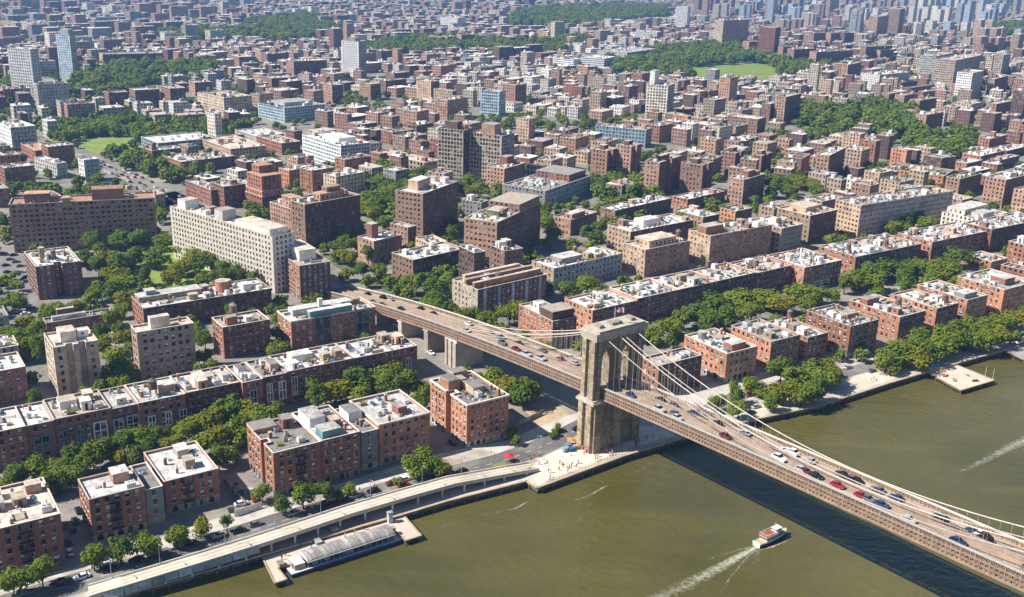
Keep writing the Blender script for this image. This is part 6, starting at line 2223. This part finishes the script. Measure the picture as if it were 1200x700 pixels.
cand.sort(key=lambda c: -c[0])
N_IND = max(0, 298 - N_AUTHORED)
SHADES = {'brick_red': 'red brick', 'brick_darkred': 'dark red brick', 'brick_brown': 'brown brick', 'brick_dark': 'sooty brown brick', 'brick_tan': 'tan brick',
          'brick_pale': 'pale sandy brick', 'wall_grey': 'grey', 'wall_cream': 'cream', 'wall_bluegrey': 'blue-grey', 'brick_orange': 'orange brick'}
RSH = {'roof_white': 'white', 'roof_tan': 'tan', 'roof_grey': 'grey', 'roof_dark': 'dark', 'roof_clay': 'clay-coloured'}
for (sz, x, y, th, w, d, h, wi, ri, tw) in cand[:N_IND]:
    u, v = (math.cos(th), math.sin(th)), (-math.sin(th), math.cos(th))
    c = (x - u[0] * w / 2 - v[0] * d / 2, y - u[1] * w / 2 - v[1] * d / 2)
    nm = WNAMES[wi]
    building('%s infill %s with %s roof among the middle-distance blocks' % (SHADES[nm], 'tower' if tw else 'house', RSH[ROOFS[ri][2]]), c, th, w, d, h, wall=nm, roof=ROOFS[ri][2], level=1,
             group='%s infill %s with %s roofs' % (SHADES[nm], 'towers' if tw else 'houses', RSH[ROOFS[ri][2]]), dens=22, name='tower_block' if tw else 'town_house', cat='tower block' if tw else 'house', seed=int(x * 3 + y))

# everything farther: one mesh of plain blocks
bx_ = []
for (sz, x, y, th, w, d, h, wi, ri, tw) in cand[N_IND:]:
    k_ = r2.uniform(.75, 1.25)
    cw = tuple(min(1, q * k_ * r2.uniform(.96, 1.04)) for q in WALLS[wi][0])
    k_ = r2.uniform(.75, 1.15)
    crf = tuple(min(1, q * k_) for q in ROOFS[ri][0])
    bx_.append((x, y, th, w, d, 0, h, cw, crf, 1.0))
    u, v = (math.cos(th), math.sin(th)), (-math.sin(th), math.cos(th))
    for _ in range(r2.choice((1, 2, 2, 3)) if y < 2500 else 1):
        a, b = r2.uniform(-.36, .36) * w, r2.uniform(-.36, .36) * d
        s1, s2, s3 = r2.uniform(1.0, 3.6), r2.uniform(1.0, 3.6), r2.uniform(.8, 3.2)
        cc = r2.choice(((.6, .58, .55), (.5, .4, .3), (.28, .14, .1), (.2, .19, .18), (.7, .68, .65)))
        bx_.append((x + u[0] * a + v[0] * b, y + u[1] * a + v[1] * b, th, s1, s2, h - .2, h + s3, cc, cc, 0.0))
n = len(bx_)
A = np.array([(b[0], b[1], b[2], b[3] / 2, b[4] / 2, b[5], b[6]) for b in bx_])
cs, sn = np.cos(A[:, 2]), np.sin(A[:, 2])
VT = np.zeros((n, 8, 3))
for k, (i, j, q) in enumerate(((-1, -1, 5), (1, -1, 5), (1, 1, 5), (-1, 1, 5), (-1, -1, 6), (1, -1, 6), (1, 1, 6), (-1, 1, 6))):
    VT[:, k, 0] = A[:, 0] + cs * A[:, 3] * i - sn * A[:, 4] * j
    VT[:, k, 1] = A[:, 1] + sn * A[:, 3] * i + cs * A[:, 4] * j
    VT[:, k, 2] = A[:, q]
FQ = np.array([(0, 1, 5, 4), (1, 2, 6, 5), (2, 3, 7, 6), (3, 0, 4, 7), (4, 5, 6, 7)])
LI = (np.arange(n)[:, None, None] * 8 + FQ[None]).reshape(-1)
UVA = np.zeros((n, 5, 4, 2))
win = np.array([b[9] for b in bx_])
hgt = A[:, 6] - A[:, 5]
for k, hw in ((0, A[:, 3]), (1, A[:, 4]), (2, A[:, 3]), (3, A[:, 4])):
    L = hw * 2
    ncol = np.maximum(1, np.floor(L / 2.9)) * 2.9
    UVA[:, k, 1, 0] = UVA[:, k, 2, 0] = ncol * win
    UVA[:, k, 2, 1] = UVA[:, k, 3, 1] = np.floor(hgt / 3.1) * 3.1 * win
CL = np.ones((n, 5, 4))
CL[:, :4, :3] = np.array([b[7] for b in bx_])[:, None, :]
CL[:, 4, :3] = np.array([b[8] for b in bx_])
me = bpy.data.meshes.new('distant_city')
me.vertices.add(n * 8)
me.vertices.foreach_set('co', VT.reshape(-1))
me.loops.add(n * 20)
me.loops.foreach_set('vertex_index', LI.astype(np.int32))
me.polygons.add(n * 5)
me.polygons.foreach_set('loop_start', np.arange(0, n * 20, 4, dtype=np.int32))
me.polygons.foreach_set('use_smooth', np.zeros(n * 5, dtype=bool))
me.update(calc_edges=True)
ul = me.uv_layers.new(name='UVMap')
ul.data.foreach_set('uv', UVA.reshape(-1))
ca = me.color_attributes.new('Col', 'FLOAT_COLOR', 'CORNER')
ca.data.foreach_set('color', np.repeat(CL.reshape(-1, 4), 4, axis=0).reshape(-1))
me.materials.append(MATS['far_city'])
me.validate()
o = obj('distant_city', me)
o['kind'] = 'stuff'
o['label'] = 'mass of far low brick and concrete blocks reaching to the haze'

# ------------------------------------------------------------------ groves and far trees
for zp in TREE_ZONES:
    wp = [W(*p) for p in zp]
    if min(p[1] for p in wp) > 800:
        sheet('meadow', [p for p in wp], .18, 'grass')
    x0, x1 = min(p[0] for p in wp), max(p[0] for p in wp)
    y0, y1 = min(p[1] for p in wp), max(p[1] for p in wp)
    y1 = min(y1, 5200)
    stp = 9.0 if y0 < 1000 else 12.5 if y0 < 2300 else 16
    yy = y0
    while yy < y1:
        xx = x0
        while xx < x1:
            a, b = xx + r2.uniform(-.45, .45) * stp, yy + r2.uniform(-.45, .45) * stp
            P = proj(a, b)
            if in_view(a, b) and in_poly(P[0], P[1], zp) and not any(in_poly(P[0], P[1], z) for z in BARE) and not occ_at(a, b) and r2.random() < (.86 if y0 < 1000 else .62):
                yard_trees.append((a, b, stp * r2.choice((1.0, 1.2, 1.35, 1.5))))
            xx += stp
        yy += stp
for _ in range(5200):
    a, b = r2.uniform(-40, 1240), r2.uniform(40, 420)
    x, y = W(a, b)
    if y < 1900 and not any(in_poly(a, b, z) for z in BARE) and all(not occ_at(x + i, y + j) for i in (-4, 0, 4) for j in (-4, 0, 4)):
        if r2.random() < (.6 if y > 620 else .26):
            yard_trees.append((x, y, r2.uniform(5.5, 9.5)))
            occ_rect(x, y, 3, 3, 0, 0)
for (x, y, dia) in yard_trees:
    if occ_at(x, y) or not on_land(x, y) or not in_view(x, y):
        continue
    far_lb = 'tree in the yards and groves of the middle-distance blocks'
    add_tree(x, y, dia, far_lb, 'trees of the middle-distance blocks')
tree_list.sort(key=lambda q: -q[0])
ind = tree_list[:298]
rest = tree_list[298:]
for (sz, x, y, s, v, lb, gp) in ind:
    tm, cm = TREES[v]
    rz = rng.uniform(0, 6.28)
    t = thing('tree', lb, 'tree', (x, y, 0), rz, gp)
    k = s * rng.uniform(.94, 1.1)
    sc3 = (s, s, k if s < 1.3 else 1.3 * .9)
    obj('trunk', tm, t, None, None, sc3)
    obj('crown', cm, t, None, None, sc3)

me = bpy.data.meshes.new('distant_trees')
pts = np.array([(q[1], q[2], 0) for q in rest])
me.from_pydata(pts.tolist(), [], [])
at = me.attributes.new('sc', 'FLOAT', 'POINT')
at.data.foreach_set('value', [q[3] for q in rest])
at = me.attributes.new('var', 'INT', 'POINT')
at.data.foreach_set('value', [rng.randrange(3) for q in rest])
far_o = obj('distant_trees', me)
far_o['kind'] = 'stuff'
far_o['label'] = 'far green tree cover between the blocks'
ng = bpy.data.node_groups.new('scatter_trees', 'GeometryNodeTree')
ng.interface.new_socket('Geometry', in_out='INPUT', socket_type='NodeSocketGeometry')
ng.interface.new_socket('Geometry', in_out='OUTPUT', socket_type='NodeSocketGeometry')
gi, go = ng.nodes.new('NodeGroupInput'), ng.nodes.new('NodeGroupOutput')
jn = ng.nodes.new('GeometryNodeJoinGeometry')
a1 = ng.nodes.new('GeometryNodeInputNamedAttribute')
a1.data_type = 'FLOAT'
a1.inputs[0].default_value = 'sc'
a2 = ng.nodes.new('GeometryNodeInputNamedAttribute')
a2.data_type = 'INT'
a2.inputs[0].default_value = 'var'
rv = ng.nodes.new('FunctionNodeRandomValue')
rv.data_type = 'FLOAT_VECTOR'
rv.inputs[0].default_value = (0, 0, 0)
rv.inputs[1].default_value = (0, 0, 6.28)
src_mat = []
for k in range(3):
    # the crown mesh enters through a mesh-line free route: an object info node needs an object, so a far tree of each kind stands in the grove
    (sz, x, y, s, v, lb, gp) = rest[k]
    t = thing('tree', 'tree in the yards and groves of the middle-distance blocks', 'tree', (x + 4, y + 4, 0), 0, 'trees of the middle-distance blocks')
    obj('trunk', LOW[k][0], t)
    src = obj('crown', LOW[k][1], t)
    oi = ng.nodes.new('GeometryNodeObjectInfo')
    oi.inputs['Object'].default_value = src
    ip_ = ng.nodes.new('GeometryNodeInstanceOnPoints')
    cmp_ = ng.nodes.new('FunctionNodeCompare')
    cmp_.data_type = 'INT'
    cmp_.operation = 'EQUAL'
    ng.links.new(a2.outputs['Attribute'], cmp_.inputs[2])
    cmp_.inputs[3].default_value = k
    ng.links.new(gi.outputs[0], ip_.inputs['Points'])
    ng.links.new(cmp_.outputs[0], ip_.inputs['Selection'])
    ng.links.new(oi.outputs['Geometry'], ip_.inputs['Instance'])
    ng.links.new(a1.outputs['Attribute'], ip_.inputs['Scale'])
    ng.links.new(rv.outputs[0], ip_.inputs['Rotation'])
    ng.links.new(ip_.outputs[0], jn.inputs[0])
ng.links.new(jn.outputs[0], go.inputs[0])
md = far_o.modifiers.new('scatter', 'NODES')
md.node_group = ng

# ------------------------------------------------------------------ cars
def car_meshes():
    body = MB()
    # cross-sections along the length: x, half width, lower edge, shoulder height
    sec = [(-2.25, .70, .45, .78), (-2.1, .84, .3, .95), (-1.5, .9, .25, 1.0), (0, .92, .22, .98), (.9, .92, .22, .96), (1.75, .88, .25, .86), (2.15, .78, .32, .74), (2.27, .62, .42, .62)]
    for (xa, wa, la, ha), (xb, wb, lb, hb) in zip(sec[:-1], sec[1:]):
        for s in (-1, 1):
            body.face([(xa, s * wa, la), (xb, s * wb, lb), (xb, s * wb, hb * .8), (xa, s * wa, ha * .8)][::s], 'white_paint')
            body.face([(xa, s * wa, ha * .8), (xb, s * wb, hb * .8), (xb, s * wb * .92, hb), (xa, s * wa * .92, ha)][::s], 'white_paint')
        body.face([(xa, -wa * .92, ha), (xb, -wb * .92, hb), (xb, wb * .92, hb), (xa, wa * .92, ha)], 'white_paint')
    for q, sg in ((sec[0], 1), (sec[-1], -1)):
        x, w, l, h = q
        body.face([(x, -w, l), (x, -w, h), (x, w, h), (x, w, l)][::sg], 'white_paint')
    cab = MB()
    lo = [(-1.75, .82, .98), (.95, .84, .95)]
    hi = [(-1.15, .68, 1.45), (.25, .68, 1.47)]
    P = [(lo[0][0], -lo[0][1], lo[0][2]), (lo[1][0], -lo[1][1], lo[1][2]), (lo[1][0], lo[1][1], lo[1][2]), (lo[0][0], lo[0][1], lo[0][2])]
    Q = [(hi[0][0], -hi[0][1], hi[0][2]), (hi[1][0], -hi[1][1], hi[1][2]), (hi[1][0], hi[1][1], hi[1][2]), (hi[0][0], hi[0][1], hi[0][2])]
    for i in range(4):
        j = (i + 1) % 4
        cab.face([P[i], P[j], Q[j], Q[i]], 'car_glass')
    roof = MB()
    roof.face([(x, y * 1.03, z + .02) for x, y, z in Q], 'white_paint')
    roof.box(hi[0][0] - .05, hi[1][0] + .05, -.7, .7, 1.44, 1.485, 'white_paint')
    wh = MB()
    n_ = 10
    for i in range(n_):
        a, b = 2 * math.pi * i / n_, 2 * math.pi * (i + 1) / n_
        wh.face([(.33 * math.cos(a), -.1, .33 * math.sin(a)), (.33 * math.cos(b), -.1, .33 * math.sin(b)), (.33 * math.cos(b), .1, .33 * math.sin(b)), (.33 * math.cos(a), .1, .33 * math.sin(a))][::-1], 'rubber')
    for sg in (-1, 1):
        wh.face([(.33 * math.cos(2 * math.pi * i / n_), sg * .1, .33 * math.sin(2 * math.pi * i / n_)) for i in range(n_)][::-sg], 'rubber')
        wh.face([(.2 * math.cos(2 * math.pi * i / n_), sg * .105, .2 * math.sin(2 * math.pi * i / n_)) for i in range(n_)][::-sg], 'steel')
    lt = MB()
    lt.box(2.14, 2.24, -.16, .16, .55, .7, 'white_paint', bottom=True)
    tl = MB()
    tl.box(-2.26, -2.18, -.14, .14, .66, .8, 'red_cloth', bottom=True)
    return body.mesh('body'), cab.mesh('cabin'), roof.mesh('roof'), wh.mesh('wheel'), lt.mesh('headlight'), tl.mesh('tail_light')


CAR = car_meshes()


def car(x, y, z, rz, paint, label, group, van=False, pitch=0.0):
    t = thing('van' if van else 'car', label, 'van' if van else 'car', (x, y, z), rz, group)
    t.rotation_euler = (0, -pitch, rz)
    m = MATS['paint_' + paint]
    sc = (1.12, 1.05, 1.35) if van else (1, 1, 1)
    for nm, k in (('body', 0), ('cabin', 1), ('roof', 2)):
        o = obj(nm, CAR[k], t, None, None, sc)
        if k != 1:
            o.material_slots[0].link = 'OBJECT'
            o.material_slots[0].material = m
    for wx in (-1.35, 1.35):
        for wy in (-.82, .82):
            obj('wheel', CAR[3], t, (wx, wy, .33))
    for s in (-1, 1):
        obj('headlight', CAR[4], t, (-.04 * 0, s * .55, 0))
        obj('tail_light', CAR[5], t, (0, s * .58, 0))
    return t


def bridge_at(pxx, pyy):
    z = 24.0
    for _ in range(12):
        x, y = W(pxx, pyy, z)
        d = Vector((x, y, 0)) - BT0
        s, n_ = d.dot(BD), d.dot(BN)
        z = deck_z(s) - .6
    return x, y, z, s, n_


bridge_cars = []
for (a, b, col) in ((401, 326, 'silver'), (445, 343, 'black'), (466, 351, 'silver'), (448, 358, 'grey'), (471, 363, 'black'), (506, 369, 'black'), (547, 389, 'silver'), (570, 392, 'black'), (602, 405, 'black'), (611, 409, 'maroon'), (634, 422, 'silver'),
                    (650, 424, 'maroon'), (770, 471, 'black'), (782, 478, 'grey'), (813, 487, 'blue'), (820, 491, 'grey'), (856, 511, 'maroon'), (874, 509, 'silver'), (929, 532, 'white'), (923, 529, 'white'), (957, 538, 'silver'), (950, 552, 'maroon'), (945, 550, 'silver'), (958, 559, 'black'),
                    (988, 557, 'black'), (997, 562, 'red'), (1002, 559, 'grey'), (1007, 563, 'black'), (983, 570, 'red'), (987, 567, 'black'), (1014, 581, 'red'), (1021, 585, 'grey'), (1038, 591, 'blue'), (1055, 583, 'blue'), (1028, 576, 'grey'), (1113, 602, 'green'), (1148, 621, 'blue'),
                    (1157, 626, 'maroon'), (1150, 636, 'black'), (1153, 624, 'white'), (840, 498, 'black')):
    x, y, z, s, n_ = bridge_at(a, b)
    n_ = min(max(n_, N0 + 3.1), N1 - 3.1)
    if abs(n_ - NM) < 2.6:
        n_ = NM + (2.7 if n_ > NM else -2.7)
    x, y = bridge_xy(s, n_)
    z = deck_z(s) - .58
    sl = math.atan((deck_z(s + 2) - deck_z(s - 2)) / 4)
    fwd = n_ < NM
    bridge_cars.append(car(x, y, z, BTH if fwd else BTH + math.pi, col, '%s car driving %s the stone tower on the bridge' % (col, 'on the downstream lanes past' if fwd else 'on the upstream lanes past'), '%s cars on the %s bridge lanes' % (col, 'downstream' if fwd else 'upstream'), (a, b) in ((929, 532), (813, 487), (634, 422)), sl if fwd else -sl))
taken = []
for k in range(46):
    s = rng.uniform(-190, 170)
    n_ = rng.choice((N0 + 3.2, N0 + 5.0, N1 - 3.2, N1 - 5.0))
    if abs(s) < 9 or any(abs(s - a) < 7 and abs(n_ - b) < 1.5 for a, b in taken):
        continue
    taken.append((s, n_))
    x, y = bridge_xy(s, n_)
    if any(o_.name.startswith(('car', 'van')) and o_.parent is None and (o_.location.x - x) ** 2 + (o_.location.y - y) ** 2 < 36 for o_ in bridge_cars):
        continue
    col = rng.choice(('silver', 'grey', 'black', 'white', 'grey', 'blue'))
    sl = math.atan((deck_z(s + 2) - deck_z(s - 2)) / 4)
    fwd = n_ < NM
    car(x, y, deck_z(s) - .58, BTH if fwd else BTH + math.pi, col, '%s car driving %s the stone tower on the bridge' % (col, 'on the downstream lanes past' if fwd else 'on the upstream lanes past'),
        '%s cars on the %s bridge lanes' % (col, 'downstream' if fwd else 'upstream'), k % 6 == 0, sl if fwd else -sl)
RD = R(36)
for (a, b, col) in ((70, 685, 'black'), (96, 678, 'white'), (129, 669, 'black'), (160, 658, 'black'), (181, 650, 'grey'), (207, 642, 'silver'), (222, 638, 'black'), (257, 629, 'silver'), (30, 697, 'grey'), (344, 603, 'silver'), (364, 599, 'grey'), (382, 592, 'black'),
                    (402, 587, 'black'), (415, 583, 'silver'), (437, 577, 'black'), (459, 568, 'maroon'), (475, 563, 'white'), (473, 570, 'red'), (491, 560, 'grey'), (508, 555, 'white'), (523, 560, 'red'), (541, 554, 'black'), (512, 563, 'black'), (430, 586, 'grey'), (280, 624, 'black'), (300, 616, 'grey')):
    x, y = W(a, b)
    car(x, y, .03, RD + (math.pi if rng.random() < .4 else 0) + rng.uniform(-.04, .04), col, '%s car on the waterfront street beside the elevated road' % col, '%s cars on the waterfront street' % col)
for (a, b, col, rz, lb) in ((657, 507, 'black', R(30), 'black car pulled up by the plaza near the bridge tower'), (677, 504, 'black', R(30), 'black car pulled up by the plaza near the bridge tower'), (80, 637, 'blue', R(124), 'blue car in the dark alley between brick houses'),
                            (82, 649, 'white', R(124), 'white car in the dark alley between brick houses'), (298, 586, 'red', R(120), 'red car in the yard beside the tall gable house'), (294, 577, 'silver', R(120), 'silver car in the yard beside the tall gable house'),
                            (835, 476, 'red', R(-52), 'red car on the street passing under the bridge'), (879, 464, 'red', R(34), 'bright red car beside the first riverside block'), (893, 463, 'grey', R(34), 'grey car beside the bright red one at the riverside block'),
                            (886, 478, 'silver', R(34), 'silver car on the quay apron near the bridge'), (880, 485, 'black', R(34), 'black car on the quay apron near the bridge'), (1022, 436, 'grey', R(34), 'grey car on the paved quay path'), (1031, 431, 'red', R(34), 'red car on the paved quay path'),
                            (994, 432, 'silver', R(34), 'silver car in front of the fourth riverside block'), (505, 415, 'white', R(-52), 'white car on the lane under the bridge approach'),
                            (276, 583, 'grey', R(120), 'grey car in the yard beside the tall gable house'), (88, 612, 'grey', R(124), 'grey car deep in the dark alley between brick houses'), (92, 600, 'black', R(124), 'black car deep in the dark alley between brick houses'),
                            (283, 592, 'white', R(30), 'white car behind the white hoarding'), (530, 520, 'black', R(120), 'black car in the lane beside the orange brick block')):
    x, y = W(a, b)
    car(x, y, .055, rz, col, lb, 'pairs of parked cars' if 'plaza' in lb else None)
for (a, b) in ((16, 300), (4, 298), (19, 308), (3, 336), (22, 338), (15, 351), (3, 364), (18, 366), (30, 369), (1, 345), (9, 320), (25, 320), (31, 326), (32, 331), (8, 328), (7, 312), (24, 313), (33, 337), (10, 345), (26, 346), (9, 355), (27, 356), (36, 362), (12, 305)):
    x, y = W(a, b)
    if not occ_at(x, y):
        col = rng.choice(('black', 'grey', 'silver', 'blue', 'white'))
        car(x, y, .02, R(34), col, '%s car in the parking street at the dark red L-shaped block' % col, '%s cars in the parking street' % col)
hw = HIGHWAY[1:]
for k in range(76):
    i = rng.randrange(0, 7)
    p, q = Vector(hw[i]), Vector(hw[i + 1])
    c = p.lerp(q, rng.random())
    d = (q - p).normalized()
    o_ = rng.choice((-6.3, -2.2, 2.2, 6.3))
    c = c + Vector((-d.y, d.x)) * o_
    col = rng.choice(('black', 'grey', 'silver', 'white', 'blue', 'maroon'))
    car(c.x, c.y, .06, math.atan2(d.y, d.x) + (0 if o_ < 0 else math.pi), col, '%s car on the highway curving away behind the slab blocks' % col, '%s cars on the highway' % col)

# street markings, kerbs and hoardings near the river
km = MB()
kb = MB()
for k in range(len(WF_ROAD) - 2):
    (x0, y0), (x1, y1) = WF_ROAD[k], WF_ROAD[k + 1]
    d = Vector((x1 - x0, y1 - y0))
    L = d.length
    d.normalize()
    nv = Vector((-d.y, d.x))
    t_ = 0.0
    while t_ < L - 2.5:
        a, b = Vector((x0, y0)) + d * t_, Vector((x0, y0)) + d * (t_ + 2.4)
        km.face([(*(a - nv * .09), .036), (*(b - nv * .09), .036), (*(b + nv * .09), .036), (*(a + nv * .09), .036)], 'road_line')
        t_ += 5.0
    for sg in (-1, 1):
        a, b = Vector((x0, y0)) + nv * (5.35 * sg), Vector((x1, y1)) + nv * (5.35 * sg)
        kb.bar((a.x, a.y, .06), (b.x, b.y, .06), .14, 'coping', .08)
structure(km.build('lane_marking'))
structure(kb.build('kerb'))


def hoarding(p, q, label, mat, h=2.2, n=6):
    p, q = Vector(p), Vector(q)
    t = thing('hoarding', label, 'fence', (p.x, p.y, 0), math.atan2((q - p).y, (q - p).x))
    L = (q - p).length
    for i in range(n):
        mb = MB()
        mb.box(i * L / n + .04, (i + 1) * L / n - .04, -.04, .04, .1, h, mat)
        mb.build('panel', t)
        mb = MB()
        mb.box(i * L / n - .05, i * L / n + .04, -.07, .07, 0, h + .15, 'steel')
        mb.build('post', t)


hoarding(W(275, 606), W(307, 595), 'white site hoarding across the yard beside the gable house', 'white_paint')
hoarding(W(262, 566), W(288, 594), 'low brick-coloured yard wall beside the red house with the pale top', 'brick_tan', 2.0, 8)
hoarding(W(606, 500), W(636, 486), 'grey hoarding along the sandy lot by the bridge', 'wall_grey', 2.0, 8)
for i, (a, b) in enumerate(((282, 580), (277, 571), (271, 600), (289, 598), (86, 625), (78, 619))):
    x, y = W(a, b)
    t = thing('dumpster', ('grey-blue' if i % 2 else 'dark green') + ' rubbish container in the yard beside ' + ('the gable house' if i < 4 else 'the dark alley houses'), 'container', (x, y, .02), R(30 + 90 * (i % 2)), 'rubbish containers in the riverside yards')
    mb = MB()
    c0 = [(-1, -.6), (1, -.6), (1, .6), (-1, .6)]
    for k in range(4):
        p_, q_ = c0[k], c0[(k + 1) % 4]
        mb.face([(p_[0] * .9, p_[1] * .85, .15), (q_[0] * .9, q_[1] * .85, .15), (*q_, 1.2), (*p_, 1.2)], 'wall_bluegrey' if i % 2 else 'paint_green')
    mb.build('bin', t)
    mb = MB()
    mb.face([(-1.03, -.63, 1.2), (1.03, -.63, 1.2), (1.03, .63, 1.38), (-1.03, .63, 1.38)], 'iron')
    mb.build('lid', t)

# ------------------------------------------------------------------ people on the plaza and quays
def person_mesh(shirt, trousers):
    mb = MB()

    def loft(secs, mat):
        n_ = 8
        rings = []
        for (cx, cy, z, rx, ry) in secs:
            b = len(mb.v)
            for i in range(n_):
                a = 2 * math.pi * i / n_
                mb.v.append((cx + rx * math.cos(a), cy + ry * math.sin(a), z))
            rings.append(b)
        for k, (a, b) in enumerate(zip(rings[:-1], rings[1:])):
            for i in range(n_):
                j = (i + 1) % n_
                mb.f.append((a + i, a + j, b + j, b + i))
                mb.m.append(mat)
        mb.f.append(tuple(rings[-1] + i for i in range(n_)))
        mb.m.append(mat)
    for s, st_ in ((-1, .12), (1, -.12)):
        loft([(st_ + .06, s * .1, 0, .13, .05), (st_, s * .1, .1, .06, .055), (st_ * .5, s * .1, .48, .07, .07), (0, s * .09, .86, .1, .1)], trousers)
        loft([(-st_ * .8, s * .27, .78, .035, .035), (-st_ * .4, s * .26, 1.08, .045, .045), (0, s * .2, 1.42, .06, .06)], shirt)
    loft([(0, 0, .82, .13, .18), (0, 0, 1.1, .12, .16), (0, 0, 1.38, .13, .21), (0, 0, 1.47, .07, .09)], shirt)
    loft([(0, 0, 1.46, .05, .05), (.01, 0, 1.53, .075, .07), (.01, 0, 1.62, .1, .08), (0, 0, 1.7, .09, .075), (0, 0, 1.75, .03, .03)], 'skin')
    return mb.mesh('person')


make_mat('cloth_dark', (0.03, 0.03, 0.045), rough=0.9)
make_mat('cloth_light', (0.55, 0.53, 0.5), rough=0.9)
make_mat('cloth_denim', (0.06, 0.09, 0.16), rough=0.9)
FOLK = [('dark top and jeans', person_mesh('cloth_dark', 'cloth_denim')), ('light top and dark trousers', person_mesh('cloth_light', 'cloth_dark')), ('red top and dark trousers', person_mesh('red_cloth', 'cloth_dark')), ('denim shirt and light trousers', person_mesh('cloth_denim', 'cloth_light'))]
for poly, k, where in (([(636, 545), (690, 527), (735, 524), (730, 531), (640, 566)], 34, 'on the pale plaza by the bridge tower'), ([(600, 545), (640, 530), (636, 545), (622, 556)], 14, 'at the plaza entrance beside the lawn'),
                       ([(310, 652), (450, 605), (468, 606), (330, 662)], 9, 'on the barge pier'), ([(740, 515), (775, 508), (785, 513), (745, 527)], 8, 'in the shade of the bridge tower'), ([(1000, 452), (1075, 428), (1080, 432), (1005, 456)], 8, 'on the right bank quay path'),
                       ([(300, 612), (480, 558), (482, 562), (302, 616)], 14, 'walking along the pavement of the waterfront street')):
    x0, x1 = min(p[0] for p in poly), max(p[0] for p in poly)
    y0, y1 = min(p[1] for p in poly), max(p[1] for p in poly)
    while k:
        a, b = rng.uniform(x0, x1), rng.uniform(y0, y1)
        if not in_poly(a, b, poly):
            continue
        z = -.6 if 'barge' in where else .05
        nm, me = FOLK[rng.randrange(4)]
        x, y = W(a, b, z)
        o = obj('person', me, None, (x, y, z), rng.uniform(0, 6.28))
        tag(o, 'person in %s %s' % (nm, where), 'person', 'people in %s %s' % (nm, where))
        k -= 1

# plaza furniture: red parasol, kiosk, builders' heap, railing
x, y = W(596, 541)
t = thing('parasol', 'big red parasol beside the small lawn at the plaza', 'parasol', (x, y, 0.05))
q = MB()
for i in range(8):
    a, b = 2 * math.pi * i / 8, 2 * math.pi * (i + 1) / 8
    q.face([(1.9 * math.cos(a), 1.9 * math.sin(a), 2.3), (1.9 * math.cos(b), 1.9 * math.sin(b), 2.3), (0, 0, 3.1)], 'red_cloth')
q.build('canopy', t)
q = MB()
q.cyl(0, 0, 0, 2.9, .05, .05, 6, 'steel')
q.cyl(0, 0, 0, .12, .4, .4, 8, 'iron')
q.build('pole', t)
for i, (a, b, mt) in enumerate(((668, 519, 'orange_paint'), (674, 517, 'timber'), (680, 516, 'orange_paint'), (684, 519, 'timber'), (672, 522, 'timber'), (678, 521, 'orange_paint'), (688, 522, 'timber'), (683, 525, 'orange_paint'), (666, 525, 'teal_paint'), (669, 528, 'blue_paint'), (676, 526, 'timber'), (663, 529, 'wall_bluegrey'))):
    x, y = W(a, b)
    t = thing('building_material', {'orange_paint': 'stack of rusty orange shuttering', 'timber': 'stack of raw planks', 'teal_paint': 'teal container', 'blue_paint': 'blue barrel rack', 'wall_bluegrey': 'grey site cabin'}[mt] + ' at the foot of the bridge tower', 'stack', (x, y, .04), R(rng.uniform(0, 180)), 'builders heap at the tower foot')
    for k in range(5):
        q = MB()
        q.box(-1.5, 1.5, -.8 + rng.uniform(-.2, .2), .8 + rng.uniform(-.2, .2), k * .3, k * .3 + .24, mt, bottom=True)
        o = q.build('board', t)
        o.rotation_euler = (0, 0, rng.uniform(-.25, .25))
for i, (a, b, mt, lb) in enumerate(((1108, 441, 'brick_red', 'rust-red deck boards stacked on the square landing pier'), (1118, 446, 'timber', 'raw planks stacked on the square landing pier'), (1132, 440, 'wood_grey', 'grey pallets stacked on the square landing pier'),
                            (1104, 435, 'orange_paint', 'orange fenders stacked beside the blue tarpaulin boat'), (1143, 447, 'leaf_dark', 'green netting heaped on the square landing pier'))):
    x, y = W(a, b, -.4)
    t = thing('deck_stack', lb, 'stack', (x, y, -.4), R(34 + 40 * i))
    for k in range(4):
        q = MB()
        q.box(-1.6 + .2 * k, 1.6 - .2 * k, -.5 + rng.uniform(-.15, .15), .5 + rng.uniform(-.15, .15), k * .2, k * .2 + .16, mt, bottom=True)
        o = q.build('board', t)
        o.rotation_euler = (0, 0, rng.uniform(-.2, .2))
t = thing('quay_railing', 'dark iron railing along the plaza edge above the river', 'railing', (*W(700, 545), 0))
q = MB()
pp = [Vector((*W(a, b), 0)) for a, b in ((640, 567), (690, 548), (733, 531), (796, 512))]
o0 = Vector((*W(700, 545), 0))
for a, b in zip(pp[:-1], pp[1:]):
    L = (b - a).length
    for z in (.6, 1.1):
        q.bar(tuple(a - o0 + Vector((0, 0, z))), tuple(b - o0 + Vector((0, 0, z))), .035, 'iron')
    for i in range(int(L / 1.5)):
        c = a.lerp(b, i * 1.5 / L) - o0
        q.bar((c.x, c.y, 0), (c.x, c.y, 1.1), .035, 'iron')
q.build('rails', t)

# ------------------------------------------------------------------ air between the camera and the far blocks
hz = MB()
hz.box(-9500, 9500, -3500, 14500, -6.5, 176, 'steel', bottom=True)
o = hz.build('haze')
o['kind'] = 'stuff'
o.data.materials.clear()
m = bpy.data.materials.new('haze')
m.use_nodes = True
nt = m.node_tree
for n_ in list(nt.nodes):
    nt.nodes.remove(n_)
out = nd(nt, 'ShaderNodeOutputMaterial')
pv = nd(nt, 'ShaderNodeVolumePrincipled')
pv.inputs['Color'].default_value = (0.27, 0.53, 1.0, 1)
pv.inputs['Density'].default_value = 0.00012
pv.inputs['Anisotropy'].default_value = 0.2
nt.links.new(pv.outputs[0], out.inputs['Volume'])
o.data.materials.append(m)
